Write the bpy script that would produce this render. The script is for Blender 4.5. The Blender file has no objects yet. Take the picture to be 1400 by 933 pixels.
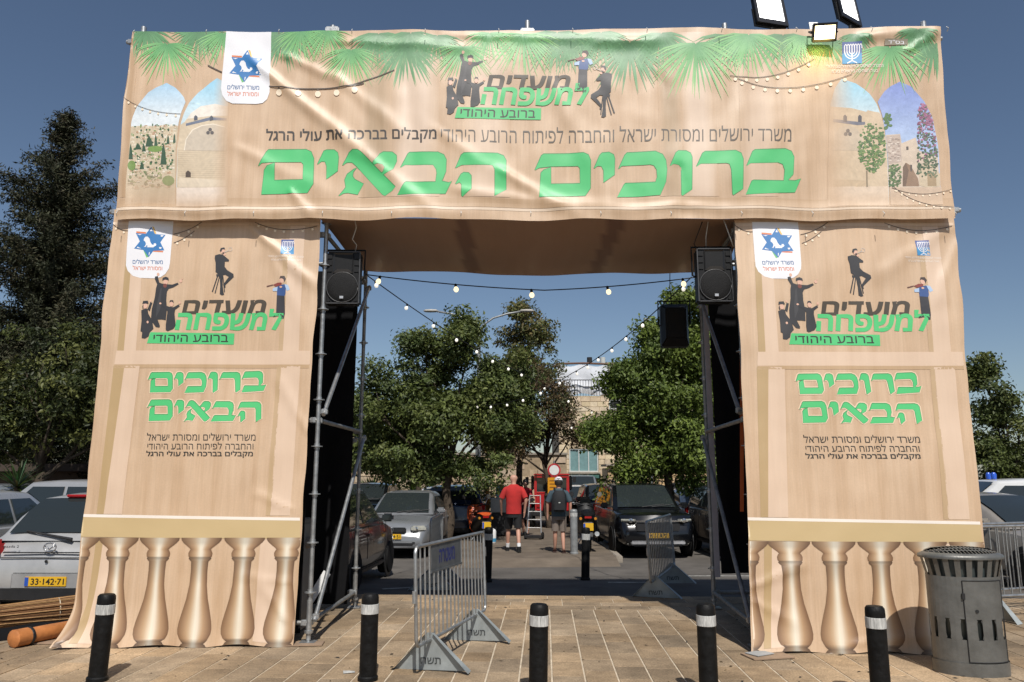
import bpy, bmesh, math, random
import numpy as np
from mathutils import Vector, Matrix, noise
from mathutils.geometry import tessellate_polygon
R = math.radians
SC = bpy.context.scene
COL = SC.collection
# ---------------------------------------------------------------- camera, sky, sun, exposure
cam_d = bpy.data.cameras.new('camera'); cam = bpy.data.objects.new('camera', cam_d); COL.objects.link(cam)
cam.location = (0, 0, 1.68); cam.rotation_euler = (R(90 + 10.113), 0, 0)
cam_d.sensor_width = 36; cam_d.lens = 36 * 1040 / 1400; cam_d.clip_start = .05; cam_d.clip_end = 3000
SC.camera = cam
SUN_EL, SUN_AZ = 51.0, 8.0            # the sun stands behind the camera, a little to its right
world = bpy.data.worlds.new('World'); SC.world = world; world.use_nodes = True
wn = world.node_tree; bg = wn.nodes['Background']
sky = wn.nodes.new('ShaderNodeTexSky'); sky.sky_type = 'NISHITA'; sky.sun_disc = False
sky.sun_elevation = R(SUN_EL); sky.sun_rotation = R(180 - SUN_AZ)
sky.altitude = 750; sky.air_density = 1.0; sky.dust_density = 1.35; sky.ozone_density = 1.3
wn.links.new(sky.outputs[0], bg.inputs[0]); bg.inputs[1].default_value = .080
sd = bpy.data.lights.new('sun', 'SUN'); sun = bpy.data.objects.new('sun', sd); COL.objects.link(sun)
sd.energy = 4.3; sd.angle = R(.53); sd.color = (1, .955, .89)
sv = Vector((math.sin(R(SUN_AZ)) * math.cos(R(SUN_EL)), -math.cos(R(SUN_AZ)) * math.cos(R(SUN_EL)), math.sin(R(SUN_EL))))
sun.rotation_euler = sv.to_track_quat('Z', 'Y').to_euler(); sun.location = sv * 40
vs = SC.view_settings; vs.view_transform = 'Standard'; vs.look = 'None'; vs.exposure = 0.0; vs.gamma = 1; vs.use_curve_mapping = False
SC.cycles.max_bounces = 6; SC.cycles.use_denoising = True

# ---------------------------------------------------------------- materials
def srgb(r, g, b):
    f = lambda c: (c / 255 / 12.92) if c / 255 <= .04045 else ((c / 255 + .055) / 1.055) ** 2.4
    return (f(r), f(g), f(b), 1)
MATS = {}
def mat(name, col, rough=.6, metal=0, spec=.5, var=.12, scale=6, bump=0, bscale=40, coat=0, emit=None, es=0, trans=0, gen='Object', streak=None):
    if name in MATS: return MATS[name]
    m = bpy.data.materials.new(name); m.use_nodes = True; nt = m.node_tree; N = nt.nodes; L = nt.links
    b = N['Principled BSDF']; c = tuple(col[:3]) + (1,)
    b.inputs['Base Color'].default_value = c; b.inputs['Roughness'].default_value = rough; b.inputs['Metallic'].default_value = metal
    b.inputs['Specular IOR Level'].default_value = spec; b.inputs['Coat Weight'].default_value = coat; b.inputs['Coat Roughness'].default_value = .06
    if trans: b.inputs['Transmission Weight'].default_value = trans
    if emit: b.inputs['Emission Color'].default_value = tuple(emit[:3]) + (1,); b.inputs['Emission Strength'].default_value = es
    tc = N.new('ShaderNodeTexCoord'); mp = N.new('ShaderNodeMapping'); L.new(tc.outputs[gen], mp.inputs[0])
    if streak: mp.inputs['Scale'].default_value = streak
    if var:
        n = N.new('ShaderNodeTexNoise'); n.inputs['Scale'].default_value = scale; n.inputs['Detail'].default_value = 6; n.inputs['Roughness'].default_value = .62
        L.new(mp.outputs[0], n.inputs[0])
        r = N.new('ShaderNodeValToRGB'); r.color_ramp.elements[0].position = .3; r.color_ramp.elements[1].position = .7
        r.color_ramp.elements[0].color = tuple(v * (1 - var) for v in c[:3]) + (1,)
        r.color_ramp.elements[1].color = tuple(min(1, v * (1 + var)) for v in c[:3]) + (1,)
        L.new(n.outputs[0], r.inputs[0]); L.new(r.outputs[0], b.inputs['Base Color'])
        mr = N.new('ShaderNodeMapRange'); mr.inputs[3].default_value = max(0, rough - .1); mr.inputs[4].default_value = min(1, rough + .12)
        L.new(n.outputs[0], mr.inputs[0]); L.new(mr.outputs[0], b.inputs['Roughness'])
    if bump:
        n2 = N.new('ShaderNodeTexNoise'); n2.inputs['Scale'].default_value = bscale; n2.inputs['Detail'].default_value = 5
        L.new(tc.outputs[gen], n2.inputs[0]); bp = N.new('ShaderNodeBump'); bp.inputs['Strength'].default_value = bump; bp.inputs['Distance'].default_value = .02
        L.new(n2.outputs[0], bp.inputs['Height']); L.new(bp.outputs[0], b.inputs['Normal'])
    MATS[name] = m; return m
def attr_mat(name, rough=.6, spec=.4, trans=0, var=.0, scale=20, bump=0):
    """colour read from the mesh's Col attribute"""
    if name in MATS: return MATS[name]
    m = bpy.data.materials.new(name); m.use_nodes = True; nt = m.node_tree; N = nt.nodes; L = nt.links
    b = N['Principled BSDF']; b.inputs['Roughness'].default_value = rough; b.inputs['Specular IOR Level'].default_value = spec
    a = N.new('ShaderNodeAttribute'); a.attribute_name = 'Col'; src = a.outputs['Color']
    if var:
        tc = N.new('ShaderNodeTexCoord'); n = N.new('ShaderNodeTexNoise'); n.inputs['Scale'].default_value = scale; n.inputs['Detail'].default_value = 6
        n.inputs['Roughness'].default_value = .7; L.new(tc.outputs['Object'], n.inputs[0])
        mr = N.new('ShaderNodeMapRange'); mr.inputs[1].default_value = .3; mr.inputs[2].default_value = .7; mr.inputs[3].default_value = 1 - var; mr.inputs[4].default_value = 1 + var
        L.new(n.outputs[0], mr.inputs[0]); mx = N.new('ShaderNodeVectorMath'); mx.operation = 'SCALE'
        L.new(src, mx.inputs[0]); L.new(mr.outputs[0], mx.inputs['Scale']); src = mx.outputs[0]
        if bump:
            bp = N.new('ShaderNodeBump'); bp.inputs['Strength'].default_value = bump; bp.inputs['Distance'].default_value = .02
            L.new(n.outputs[0], bp.inputs['Height']); L.new(bp.outputs[0], b.inputs['Normal'])
    L.new(src, b.inputs['Base Color'])
    if trans:
        t = N.new('ShaderNodeBsdfTranslucent'); L.new(src, t.inputs[0]); ms = N.new('ShaderNodeMixShader'); ms.inputs[0].default_value = trans
        L.new(b.outputs[0], ms.inputs[1]); L.new(t.outputs[0], ms.inputs[2]); L.new(ms.outputs[0], N['Material Output'].inputs[0])
    MATS[name] = m; return m

M_galv = mat('galvanised_steel', (.42, .43, .43), .42, .75, var=.22, scale=14, bump=.1)
M_pole_old = mat('worn_scaffold_steel', (.30, .30, .29), .5, .6, var=.35, scale=9, bump=.15)
M_black_cloth = mat('black_cloth', (.008, .008, .009), .9, spec=.15, var=.3, scale=3, bump=.2, bscale=12)
M_blackplastic = mat('black_plastic', (.006, .006, .0065), .5, spec=.3, var=.3, scale=30)
M_grille = mat('speaker_grille', (.009, .009, .0095), .65, .0, spec=.25, var=.3, scale=120, bump=.4, bscale=160)
M_bollard = mat('black_bollard_paint', (.006, .006, .006), .55, spec=.22, var=.6, scale=12, bump=.3, bscale=25)
M_band = mat('reflective_band', (.46, .46, .44), .5, var=.5, scale=25, streak=(3, 3, .4))
M_asphalt = mat('asphalt', (.115, .104, .092), .88, spec=.25, var=.3, scale=1.3, bump=.3, bscale=60)
M_walk = mat('worn_walkway', (.155, .125, .095), .85, spec=.25, var=.28, scale=1.7, bump=.3, bscale=40)
M_joint = mat('sandy_joint', (.58, .49, .37), .95, spec=.1, var=.25, scale=9, bump=.3, bscale=60)
M_kerb = mat('kerb_stone', (.30, .26, .21), .85, var=.25, scale=5, bump=.3)
M_rubber = mat('rubber', (.012, .012, .012), .8, spec=.2, var=.3)
M_rim = mat('wheel_rim', (.34, .35, .36), .35, .8, var=.1)
M_glass = mat('car_glass', (.022, .028, .029), .04, spec=.7, var=0)
M_chrome = mat('chrome', (.6, .6, .6), .15, .95, var=0)
M_head = mat('headlight_glass', (.50, .50, .44), .12, .2, var=.2, scale=30)
M_red_l = mat('tail_light_red', (.35, .012, .012), .15, var=.1)
M_trim = mat('car_trim_black', (.014, .014, .015), .5, var=.2)
M_plate = mat('plate_yellow', (.68, .40, .02), .4, var=.06)
M_plate_b = mat('plate_blue', (.02, .08, .40), .4, var=0)
M_ink = mat('black_ink', (.012, .010, .008), .6, var=0)
M_white = mat('white_paint', (.70, .70, .69), .5, var=.05)
M_bark = mat('bark', (.075, .058, .043), .9, spec=.2, var=.35, scale=14, bump=.7, bscale=22)
M_leaf = attr_mat('leaf', .5, .35, trans=.28)
M_needle = attr_mat('needle', .6, .25, trans=.12)
M_slab = None

# ---------------------------------------------------------------- mesh builder
class MB:
    def __init__(s): s.v = []; s.f = []; s.c = []
    def add(s, vs, fs, col=None):
        o = len(s.v); s.v += [tuple(p) for p in vs]; s.f += [tuple(i + o for i in f) for f in fs]
        if col is not None: s.c += [tuple(col[:3]) + (1,)] * len(vs)
        return s
    def box(s, c, d, rot=None, col=None):
        x, y, z = d[0] / 2, d[1] / 2, d[2] / 2
        P = [Vector((a, b, e)) for a in (-x, x) for b in (-y, y) for e in (-z, z)]
        if rot is not None: P = [rot @ p for p in P]
        P = [p + Vector(c) for p in P]
        return s.add(P, [(0, 1, 3, 2), (4, 6, 7, 5), (0, 4, 5, 1), (2, 3, 7, 6), (0, 2, 6, 4), (1, 5, 7, 3)], col)
    def tube(s, pts, r, n=8, cap=True, col=None):
        pts = [Vector(p) for p in pts]; rs = r if isinstance(r, (list, tuple)) else [r] * len(pts)
        V = []; up = None
        for i, p in enumerate(pts):
            t = (pts[min(i + 1, len(pts) - 1)] - pts[max(i - 1, 0)]).normalized()
            if up is None: up = Vector((0, 0, 1)) if abs(t.z) < .9 else Vector((1, 0, 0))
            a = t.cross(up).normalized(); b = a.cross(t).normalized(); up = b
            V += [p + (a * math.cos(2 * math.pi * k / n) + b * math.sin(2 * math.pi * k / n)) * rs[i] for k in range(n)]
        F = [(i * n + k, i * n + (k + 1) % n, (i + 1) * n + (k + 1) % n, (i + 1) * n + k) for i in range(len(pts) - 1) for k in range(n)]
        if cap: F += [tuple(range(n))[::-1], tuple(range((len(pts) - 1) * n, len(pts) * n))]
        return s.add(V, F, col)
    def lathe(s, prof, n=16, o=(0, 0, 0), axis='z', col=None, sx=1, sy=1):
        V = []
        for r, z in prof:
            for k in range(n):
                a = 2 * math.pi * k / n; x, y = r * math.cos(a) * sx, r * math.sin(a) * sy
                p = (x, y, z) if axis == 'z' else ((z, x, y) if axis == 'x' else (x, z, y))
                V.append((p[0] + o[0], p[1] + o[1], p[2] + o[2]))
        m = len(prof)
        F = [(i * n + k, i * n + (k + 1) % n, (i + 1) * n + (k + 1) % n, (i + 1) * n + k) for i in range(m - 1) for k in range(n)]
        F += [tuple(range(n))[::-1], tuple(range((m - 1) * n, m * n))]
        return s.add(V, F, col)
    def prism(s, poly, a, b, axis='y', col=None):
        n = len(poly); mk = {'y': lambda p, t: (p[0], t, p[1]), 'x': lambda p, t: (t, p[0], p[1]), 'z': lambda p, t: (p[0], p[1], t)}[axis]
        V = [mk(p, a) for p in poly] + [mk(p, b) for p in poly]
        F = [tuple(range(n)), tuple(range(n, 2 * n))[::-1]] + [(i, (i + 1) % n, n + (i + 1) % n, n + i) for i in range(n)]
        return s.add(V, F, col)
    def mesh(s, name, bevel=0, smooth=False, fix=True):
        me = bpy.data.meshes.new(name); me.from_pydata(s.v, [], s.f)
        if s.c: 
            at = me.attributes.new('Col', 'FLOAT_COLOR', 'POINT'); at.data.foreach_set('color', np.array(s.c, dtype=np.float32).ravel())
        if fix or bevel:
            bm = bmesh.new(); bm.from_mesh(me)
            bmesh.ops.recalc_face_normals(bm, faces=bm.faces)
            if bevel: bmesh.ops.bevel(bm, geom=[e for e in bm.edges if len(e.link_faces) == 2 and e.calc_face_angle(0) > .5], offset=bevel, segments=2, affect='EDGES', clamp_overlap=True)
            bm.to_mesh(me); bm.free()
        if smooth:
            me.polygons.foreach_set('use_smooth', [True] * len(me.polygons))
            if smooth == 2: 
                me.set_sharp_from_angle(angle=R(40))
        return me
    def build(s, name, m, parent=None, bevel=0, smooth=False, world=False, fix=True):
        if world and parent is not None:
            o = parent.matrix_world.translation if parent.parent is None else parent.location
            w = parent; t = Vector((0, 0, 0))
            while w is not None: t += w.location; w = w.parent
            s.v = [(x - t.x, y - t.y, z - t.z) for x, y, z in s.v]
        return obj(name, s.mesh(name, bevel, smooth, fix), m, parent)
def obj(name, me, m=None, parent=None):
    o = bpy.data.objects.new(name, me); COL.objects.link(o)
    if m is not None and len(me.materials) == 0: me.materials.append(m)
    if parent is not None: o.parent = parent
    return o
def tag(o, label, cat, group=None):
    o['label'] = label; o['category'] = cat
    if group: o['group'] = group
    return o
def thing(name, label, cat, loc=(0, 0, 0), rz=0, group=None):
    o = bpy.data.objects.new(name, None); o.empty_display_size = .2; COL.objects.link(o); o.location = loc; o.rotation_euler = (0, 0, rz)
    return tag(o, label, cat, group)
def structure(o): o['kind'] = 'structure'; return o
def stuff(o): o['kind'] = 'stuff'; return o
def copy_tree(o, parent=None):
    c = o.copy(); COL.objects.link(c); c.parent = parent
    for ch in list(o.children): copy_tree(ch, c)
    return c
def grow(pts, d):
    n = len(pts); A = sum(pts[i][0] * pts[(i + 1) % n][1] - pts[(i + 1) % n][0] * pts[i][1] for i in range(n)); sg = 1 if A > 0 else -1; out = []
    for i in range(n):
        (x0, y0), (x1, y1), (x2, y2) = pts[i - 1], pts[i], pts[(i + 1) % n]
        ax, ay = x2 - x0, y2 - y0; l = math.hypot(ax, ay) or 1; out.append((x1 + ay / l * d * sg, y1 - ax / l * d * sg))
    return out
def text_loops(body, bold=0, shear=0, rtl=True):
    """font outlines as groups of loops: an outer contour followed by its holes (contours may overlap each other)"""
    cu = bpy.data.curves.new('t', 'FONT'); cu.body = body[::-1] if rtl else body; cu.size = 1; cu.shear = shear
    o = bpy.data.objects.new('t', cu); COL.objects.link(o); dg = bpy.context.evaluated_depsgraph_get(); c = o.evaluated_get(dg).to_curve(dg); loops = []
    for sp in c.splines:
        L = []; n = len(sp.bezier_points)
        for i in range(n):
            a, b = sp.bezier_points[i], sp.bezier_points[(i + 1) % n]; st = (b.co - a.co).length < 1e-6
            if st: continue
            lin = ((a.handle_right - a.co).cross(b.co - a.co)).length < 1e-5 and ((b.handle_left - a.co).cross(b.co - a.co)).length < 1e-5
            for k in range(1 if lin else 4):
                t = k / 4; u = 1 - t; p = a.co * u ** 3 + a.handle_right * 3 * u * u * t + b.handle_left * 3 * u * t * t + b.co * t ** 3; L.append((p.x, p.y))
        if len(L) > 2: loops.append(L)
    o.to_curve_clear(); bpy.data.objects.remove(o); bpy.data.curves.remove(cu)
    ar = lambda L: sum(L[i][0] * L[(i + 1) % len(L)][1] - L[(i + 1) % len(L)][0] * L[i][1] for i in range(len(L)))
    big = max(loops, key=lambda l: abs(ar(l))); sg = 1 if ar(big) > 0 else -1; out = []; holes = []
    for l in loops: (out if ar(l) * sg > 0 else holes).append(l)
    def inside(p, l):
        r = False
        for i in range(len(l)):
            (x0, y0), (x1, y1) = l[i - 1], l[i]
            if (y0 > p[1]) != (y1 > p[1]) and p[0] < (x1 - x0) * (p[1] - y0) / (y1 - y0) + x0: r = not r
        return r
    out += [h for h in holes if not any(inside(h[0], l) for l in out)]
    return [[grow(l, bold)] + [grow(h, -bold) for h in holes if h is not l and ar(h) * ar(l) < 0 and inside(h[0], l)] for l in out]
def flat_text(name, body, m, parent, w, h, mtx, rtl=True, bold=.012):
    """lettering on a flat plate: fitted into w x h, centred, placed by the matrix (local x right, y up, z out)"""
    g = text_loops(body, bold, 0, rtl); X = [p[0] for q in g for l in q for p in l]; Y = [p[1] for q in g for l in q for p in l]
    x0, x1, y0, y1 = min(X), max(X), min(Y), max(Y); b = MB()
    for k, loops in enumerate(g):
        P = [p for l in loops for p in l]
        b.add([mtx @ Vector(((x - (x0 + x1) / 2) / (x1 - x0) * w, (y - (y0 + y1) / 2) / (y1 - y0) * h, .0004 * (k % 2))) for x, y in P], tessellate_polygon([[Vector((x, y, 0)) for x, y in l] for l in loops]))
    return b.build(name, m, parent, fix=False)

# ---------------------------------------------------------------- ground
LOT = -.15                                             # the car park lies a little lower than the paved entrance
gp = MB()
ys = [-60, 11.2, 12.6, 13.4, 14.2, 15.0, 16, 60, 200, 900]; zs = [-.02, -.02, -.03, -.07, -.11, LOT, LOT, LOT, LOT, LOT]
xs = [-900, -60, -20, 0, 20, 60, 900]
gp.add([(x, y, z) for y, z in zip(ys, zs) for x in xs], [(j * 7 + i, j * 7 + i + 1, (j + 1) * 7 + i + 1, (j + 1) * 7 + i) for j in range(len(ys) - 1) for i in range(6)])
structure(gp.build('ground', M_asphalt, smooth=True))

# paving: stone slabs in long courses towards the car park, pale joints
TH = 2.45; rng = random.Random(7)
pav = structure(MB().add([(-11, -4, -.007), (11, -4, -.007), (11, 11.42, -.007), (-11, 11.42, -.007)], [(0, 1, 2, 3)]).build('paving', M_joint))
pav.rotation_euler[2] = R(-TH)
def slab_mat():
    m = bpy.data.materials.new('stone_slab'); m.use_nodes = True; N = m.node_tree.nodes; L = m.node_tree.links; b = N['Principled BSDF']
    b.inputs['Roughness'].default_value = .82; b.inputs['Specular IOR Level'].default_value = .3
    tc = N.new('ShaderNodeTexCoord'); geo = N.new('ShaderNodeNewGeometry')
    n1 = N.new('ShaderNodeTexNoise'); n1.inputs['Scale'].default_value = 1.1; n1.inputs['Detail'].default_value = 4
    n2 = N.new('ShaderNodeTexNoise'); n2.inputs['Scale'].default_value = 55; n2.inputs['Detail'].default_value = 5; n2.inputs['Roughness'].default_value = .75
    n3 = N.new('ShaderNodeTexNoise'); n3.inputs['Scale'].default_value = 5; n3.inputs['Detail'].default_value = 6; n3.inputs['Roughness'].default_value = .7
    for n in (n1, n2, n3): L.new(geo.outputs['Position'], n.inputs[0])
    a = N.new('ShaderNodeAttribute'); a.attribute_name = 'Col'
    oi = N.new('ShaderNodeObjectInfo')
    mul = N.new('ShaderNodeMix'); mul.data_type = 'RGBA'; mul.blend_type = 'MULTIPLY'; mul.inputs[0].default_value = 1
    L.new(a.outputs['Color'], mul.inputs[6]); L.new(oi.outputs['Color'], mul.inputs[7])
    def scale(src, node, lo, hi, a0=.3, a1=.7):
        mr = N.new('ShaderNodeMapRange'); mr.inputs[1].default_value = a0; mr.inputs[2].default_value = a1; mr.inputs[3].default_value = lo; mr.inputs[4].default_value = hi
        L.new(node.outputs[0], mr.inputs[0]); v = N.new('ShaderNodeVectorMath'); v.operation = 'SCALE'; L.new(src, v.inputs[0]); L.new(mr.outputs[0], v.inputs['Scale']); return v.outputs[0]
    s = scale(mul.outputs[2], n1, .78, 1.18); s = scale(s, n3, .72, 1.18); s = scale(s, n2, .52, 1.42)
    vo = N.new('ShaderNodeTexVoronoi'); vo.inputs['Scale'].default_value = 4.3; L.new(geo.outputs['Position'], vo.inputs[0])      # trodden gum and oil spots
    gs = N.new('ShaderNodeMapRange'); gs.inputs[1].default_value = .05; gs.inputs[2].default_value = .085; gs.inputs[3].default_value = .55; gs.inputs[4].default_value = 1; L.new(vo.outputs['Distance'], gs.inputs[0])
    v2 = N.new('ShaderNodeVectorMath'); v2.operation = 'SCALE'; L.new(s, v2.inputs[0]); L.new(gs.outputs[0], v2.inputs['Scale']); s = v2.outputs[0]
    n6 = N.new('ShaderNodeTexNoise'); n6.inputs['Scale'].default_value = .45; n6.inputs['Detail'].default_value = 7; n6.inputs['Roughness'].default_value = .65; L.new(geo.outputs['Position'], n6.inputs[0]); s = scale(s, n6, .70, 1.12, .36, .60)
    L.new(s, b.inputs['Base Color'])
    bp = N.new('ShaderNodeBump'); bp.inputs['Strength'].default_value = .45; bp.inputs['Distance'].default_value = .006
    L.new(n2.outputs[0], bp.inputs['Height']); L.new(bp.outputs[0], b.inputs['Normal']); return m
M_slab = slab_mat()
def slab_cols(): 
    k = rng.uniform(.78, 1.16); t = rng.uniform(-.03, .05)
    return (k * (1 + t), k, k * (1 - t * 1.5), 1)
BASE = (.372, .276, .178)
slabs = []                                             # (u0, u1, v0, v1)
W = .28; G = .015
for k in range(-39, 39):
    u0 = .046 + W * k; v = -4 + rng.uniform(0, .5)
    while v < 10.22:
        L_ = rng.choice([.36, .44, .52, .6, .68]); v1 = v + L_
        if v1 > 9.95: v1 = 10.26
        slabs.append((u0 + G / 2, u0 + W - G / 2, v + .003, v1 - .003)); v = v1
for r_ in range(4):
    v0 = 10.27 + r_ * .285; u = -10.9
    while u < 10.6:
        L_ = rng.choice([.4, .52, .6, .7]); slabs.append((u + .005, u + L_ - .005, v0 + .005, v0 + .28)); u += L_
def pv(u, v):
    t = R(TH); X = u * math.cos(t) + v * math.sin(t); Y = v * math.cos(t) - u * math.sin(t)
    p = R(10.113); z = Y * math.cos(p) - 1.68 * math.sin(p); 
    if z < .3: return None
    return 512 + 760.7 * X / z, 341 + 760.7 * (1.68 * math.cos(p) + Y * math.sin(p)) / z, X, Y
def seen(s):
    q = pv((s[0] + s[1]) / 2, (s[2] + s[3]) / 2)
    if q is None or not (0 < q[0] < 1024 and 300 < q[1] < 690): return 0
    if q[3] > 8.1 and (-4.5 < q[2] * 8.1 / q[3] < -2.2 or 2.4 < q[2] * 7.9 / q[3] < 4.8): return 0
    return 1 / q[3] ** 3 * (s[1] - s[0]) * (s[3] - s[2])
order = sorted(range(len(slabs)), key=lambda i: -seen(slabs[i])); top = set(i for i in order[:300] if seen(slabs[i]) > 0)
unit = {}
rest = MB()
for i, (a, b, c, d) in enumerate(slabs):
    w, l = round(b - a, 3), round(d - c, 3); z = rng.uniform(-.0015, .0015); t = slab_cols()
    col = tuple(BASE[j] * t[j] for j in range(3))
    if i in top:
        if (w, l) not in unit:
            q = .006; hx, hy = w / 2, l / 2
            unit[(w, l)] = MB().add([(-hx, -hy, -.012), (hx, -hy, -.012), (hx, hy, -.012), (-hx, hy, -.012), (-hx, -hy, -.003), (hx, -hy, -.003), (hx, hy, -.003), (-hx, hy, -.003),
                (-hx + q, -hy + q, 0), (hx - q, -hy + q, 0), (hx - q, hy - q, 0), (-hx + q, hy - q, 0)],
                [(0, 1, 5, 4), (1, 2, 6, 5), (2, 3, 7, 6), (3, 0, 4, 7), (4, 5, 9, 8), (5, 6, 10, 9), (6, 7, 11, 10), (7, 4, 8, 11), (8, 9, 10, 11)], BASE).mesh('paving_slab')
        o = obj('paving_slab', unit[(w, l)], M_slab, pav); o.location = ((a + b) / 2, (c + d) / 2, z); o.color = t
    else:
        rest.add([(a, c, -.012), (b, c, -.012), (b, d, -.012), (a, d, -.012), (a, c, z), (b, c, z), (b, d, z), (a, d, z)], [(4, 5, 6, 7), (0, 1, 5, 4), (1, 2, 6, 5), (2, 3, 7, 6), (3, 0, 4, 7)], col)
stuff(rest.build('paving_slabs', M_slab, pav))
# walkway between the parked cars, with kerb stones along its right edge
wk = structure(MB().add([(-1.55, 16.0, LOT), (2.25, 16.3, LOT), (3.0, 60, LOT), (-1.9, 60, LOT), (-1.55, 16.5, -.03), (2.25, 17.0, -.03), (3.0, 60, -.03), (-1.9, 60, -.03)],
    [(4, 5, 6, 7), (0, 1, 5, 4), (1, 2, 6, 5), (3, 0, 4, 7)]).build('walkway', M_walk))
kb = None
for k in range(26):
    y = 17.05 + k * .62
    if kb is None: kb = MB().box((0, 0, 0), (.15, .6, .17)).mesh('kerb_stone', bevel=.012)
    o = obj('kerb_stone', kb, M_kerb, wk); o.location = (2.33 + (y - 17) * .0174, y + .3, -.10); o.rotation_euler[2] = R(-1)
for (x0, y0, x1, y1, w) in [(-2.0, 12.2, -1.1, 12.55, .1), (1.6, 13.2, 2.9, 13.15, .1), (2.6, 14.6, 5.5, 14.6, .1), (4.6, 15.2, 4.9, 20, .1), (-4.2, 15.2, -4.1, 22, .1)]:
    d = Vector((x1 - x0, y1 - y0, 0)).normalized(); n = Vector((-d.y, d.x, 0)) * w / 2
    def gz(y): return float(np.interp(y, ys, zs)) + .006
    P = []; 
    for t in np.linspace(0, 1, 9):
        c = Vector((x0 + (x1 - x0) * t, y0 + (y1 - y0) * t, 0)); c.z = gz(c.y); P += [c + n, c - n]
    structure(MB().add(P, [(2 * i, 2 * i + 1, 2 * i + 3, 2 * i + 2) for i in range(8)]).build('parking_line', mat('worn_road_paint', (.34, .33, .30), .8, var=.5, scale=9)))
# ---------------------------------------------------------------- printed vinyl banners
def vinyl():
    m = bpy.data.materials.new('printed_vinyl'); m.use_nodes = True; nt = m.node_tree; N = nt.nodes; L = nt.links; b = N['Principled BSDF']
    b.inputs['Roughness'].default_value = .50; b.inputs['Specular IOR Level'].default_value = .95
    uv = N.new('ShaderNodeUVMap'); uv.uv_map = 'UVMap'
    def noi(sx, sy, sc, det=5, ro=.6):
        mp = N.new('ShaderNodeMapping'); mp.inputs['Scale'].default_value = (sx, sy, 1); L.new(uv.outputs[0], mp.inputs[0])
        n = N.new('ShaderNodeTexNoise'); n.inputs['Scale'].default_value = sc; n.inputs['Detail'].default_value = det; n.inputs['Roughness'].default_value = ro
        L.new(mp.outputs[0], n.inputs[0]); return n
    n1 = noi(5, .35, 1.6); n2 = noi(60, 2.0, 1, 3); n3 = noi(1, .7, 1.1, 3); n4 = noi(25, 25, 2, 4, .8)
    r = N.new('ShaderNodeValToRGB'); e = r.color_ramp.elements; e[0].position = .32; e[0].color = srgb(195, 163, 129); e[1].position = .68; e[1].color = srgb(213, 184, 153)
    L.new(n1.outputs[0], r.inputs[0])
    def sc(src, node, lo, hi):
        mr = N.new('ShaderNodeMapRange'); mr.inputs[1].default_value = .3; mr.inputs[2].default_value = .7; mr.inputs[3].default_value = lo; mr.inputs[4].default_value = hi
        L.new(node.outputs[0], mr.inputs[0]); v = N.new('ShaderNodeVectorMath'); v.operation = 'SCALE'; L.new(src, v.inputs[0]); L.new(mr.outputs[0], v.inputs['Scale']); return v.outputs[0]
    s = sc(r.outputs[0], n2, .95, 1.04); s = sc(s, n3, .93, 1.06); s = sc(s, n4, .95, 1.05)
    a = N.new('ShaderNodeAttribute'); a.attribute_name = 'Col'
    mx = N.new('ShaderNodeMix'); mx.data_type = 'RGBA'; L.new(a.outputs['Alpha'], mx.inputs[0]); L.new(s, mx.inputs[6]); L.new(a.outputs['Color'], mx.inputs[7])
    L.new(mx.outputs[2], b.inputs['Base Color'])
    bp = N.new('ShaderNodeBump'); bp.inputs['Strength'].default_value = .06; bp.inputs['Distance'].default_value = .01
    n5 = noi(1, 1, 9, 3); L.new(n5.outputs[0], bp.inputs['Height']); L.new(bp.outputs[0], b.inputs['Normal'])
    t = N.new('ShaderNodeBsdfTranslucent'); L.new(mx.outputs[2], t.inputs[0]); ms = N.new('ShaderNodeMixShader'); ms.inputs[0].default_value = .03
    L.new(b.outputs[0], ms.inputs[1]); L.new(t.outputs[0], ms.inputs[2]); L.new(ms.outputs[0], N['Material Output'].inputs[0])
    return m
M_vinyl = vinyl()
def homography(src):
    dst = [(0, 0), (1, 0), (1, 1), (0, 1)]; A = []; B = []
    for (x, y), (u, v) in zip(src, dst):
        A += [[x, y, 1, 0, 0, 0, -u * x, -u * y], [0, 0, 0, x, y, 1, -v * x, -v * y]]; B += [u, v]
    return np.append(np.linalg.solve(np.array(A, float), np.array(B, float)), 1).reshape(3, 3)
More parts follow.
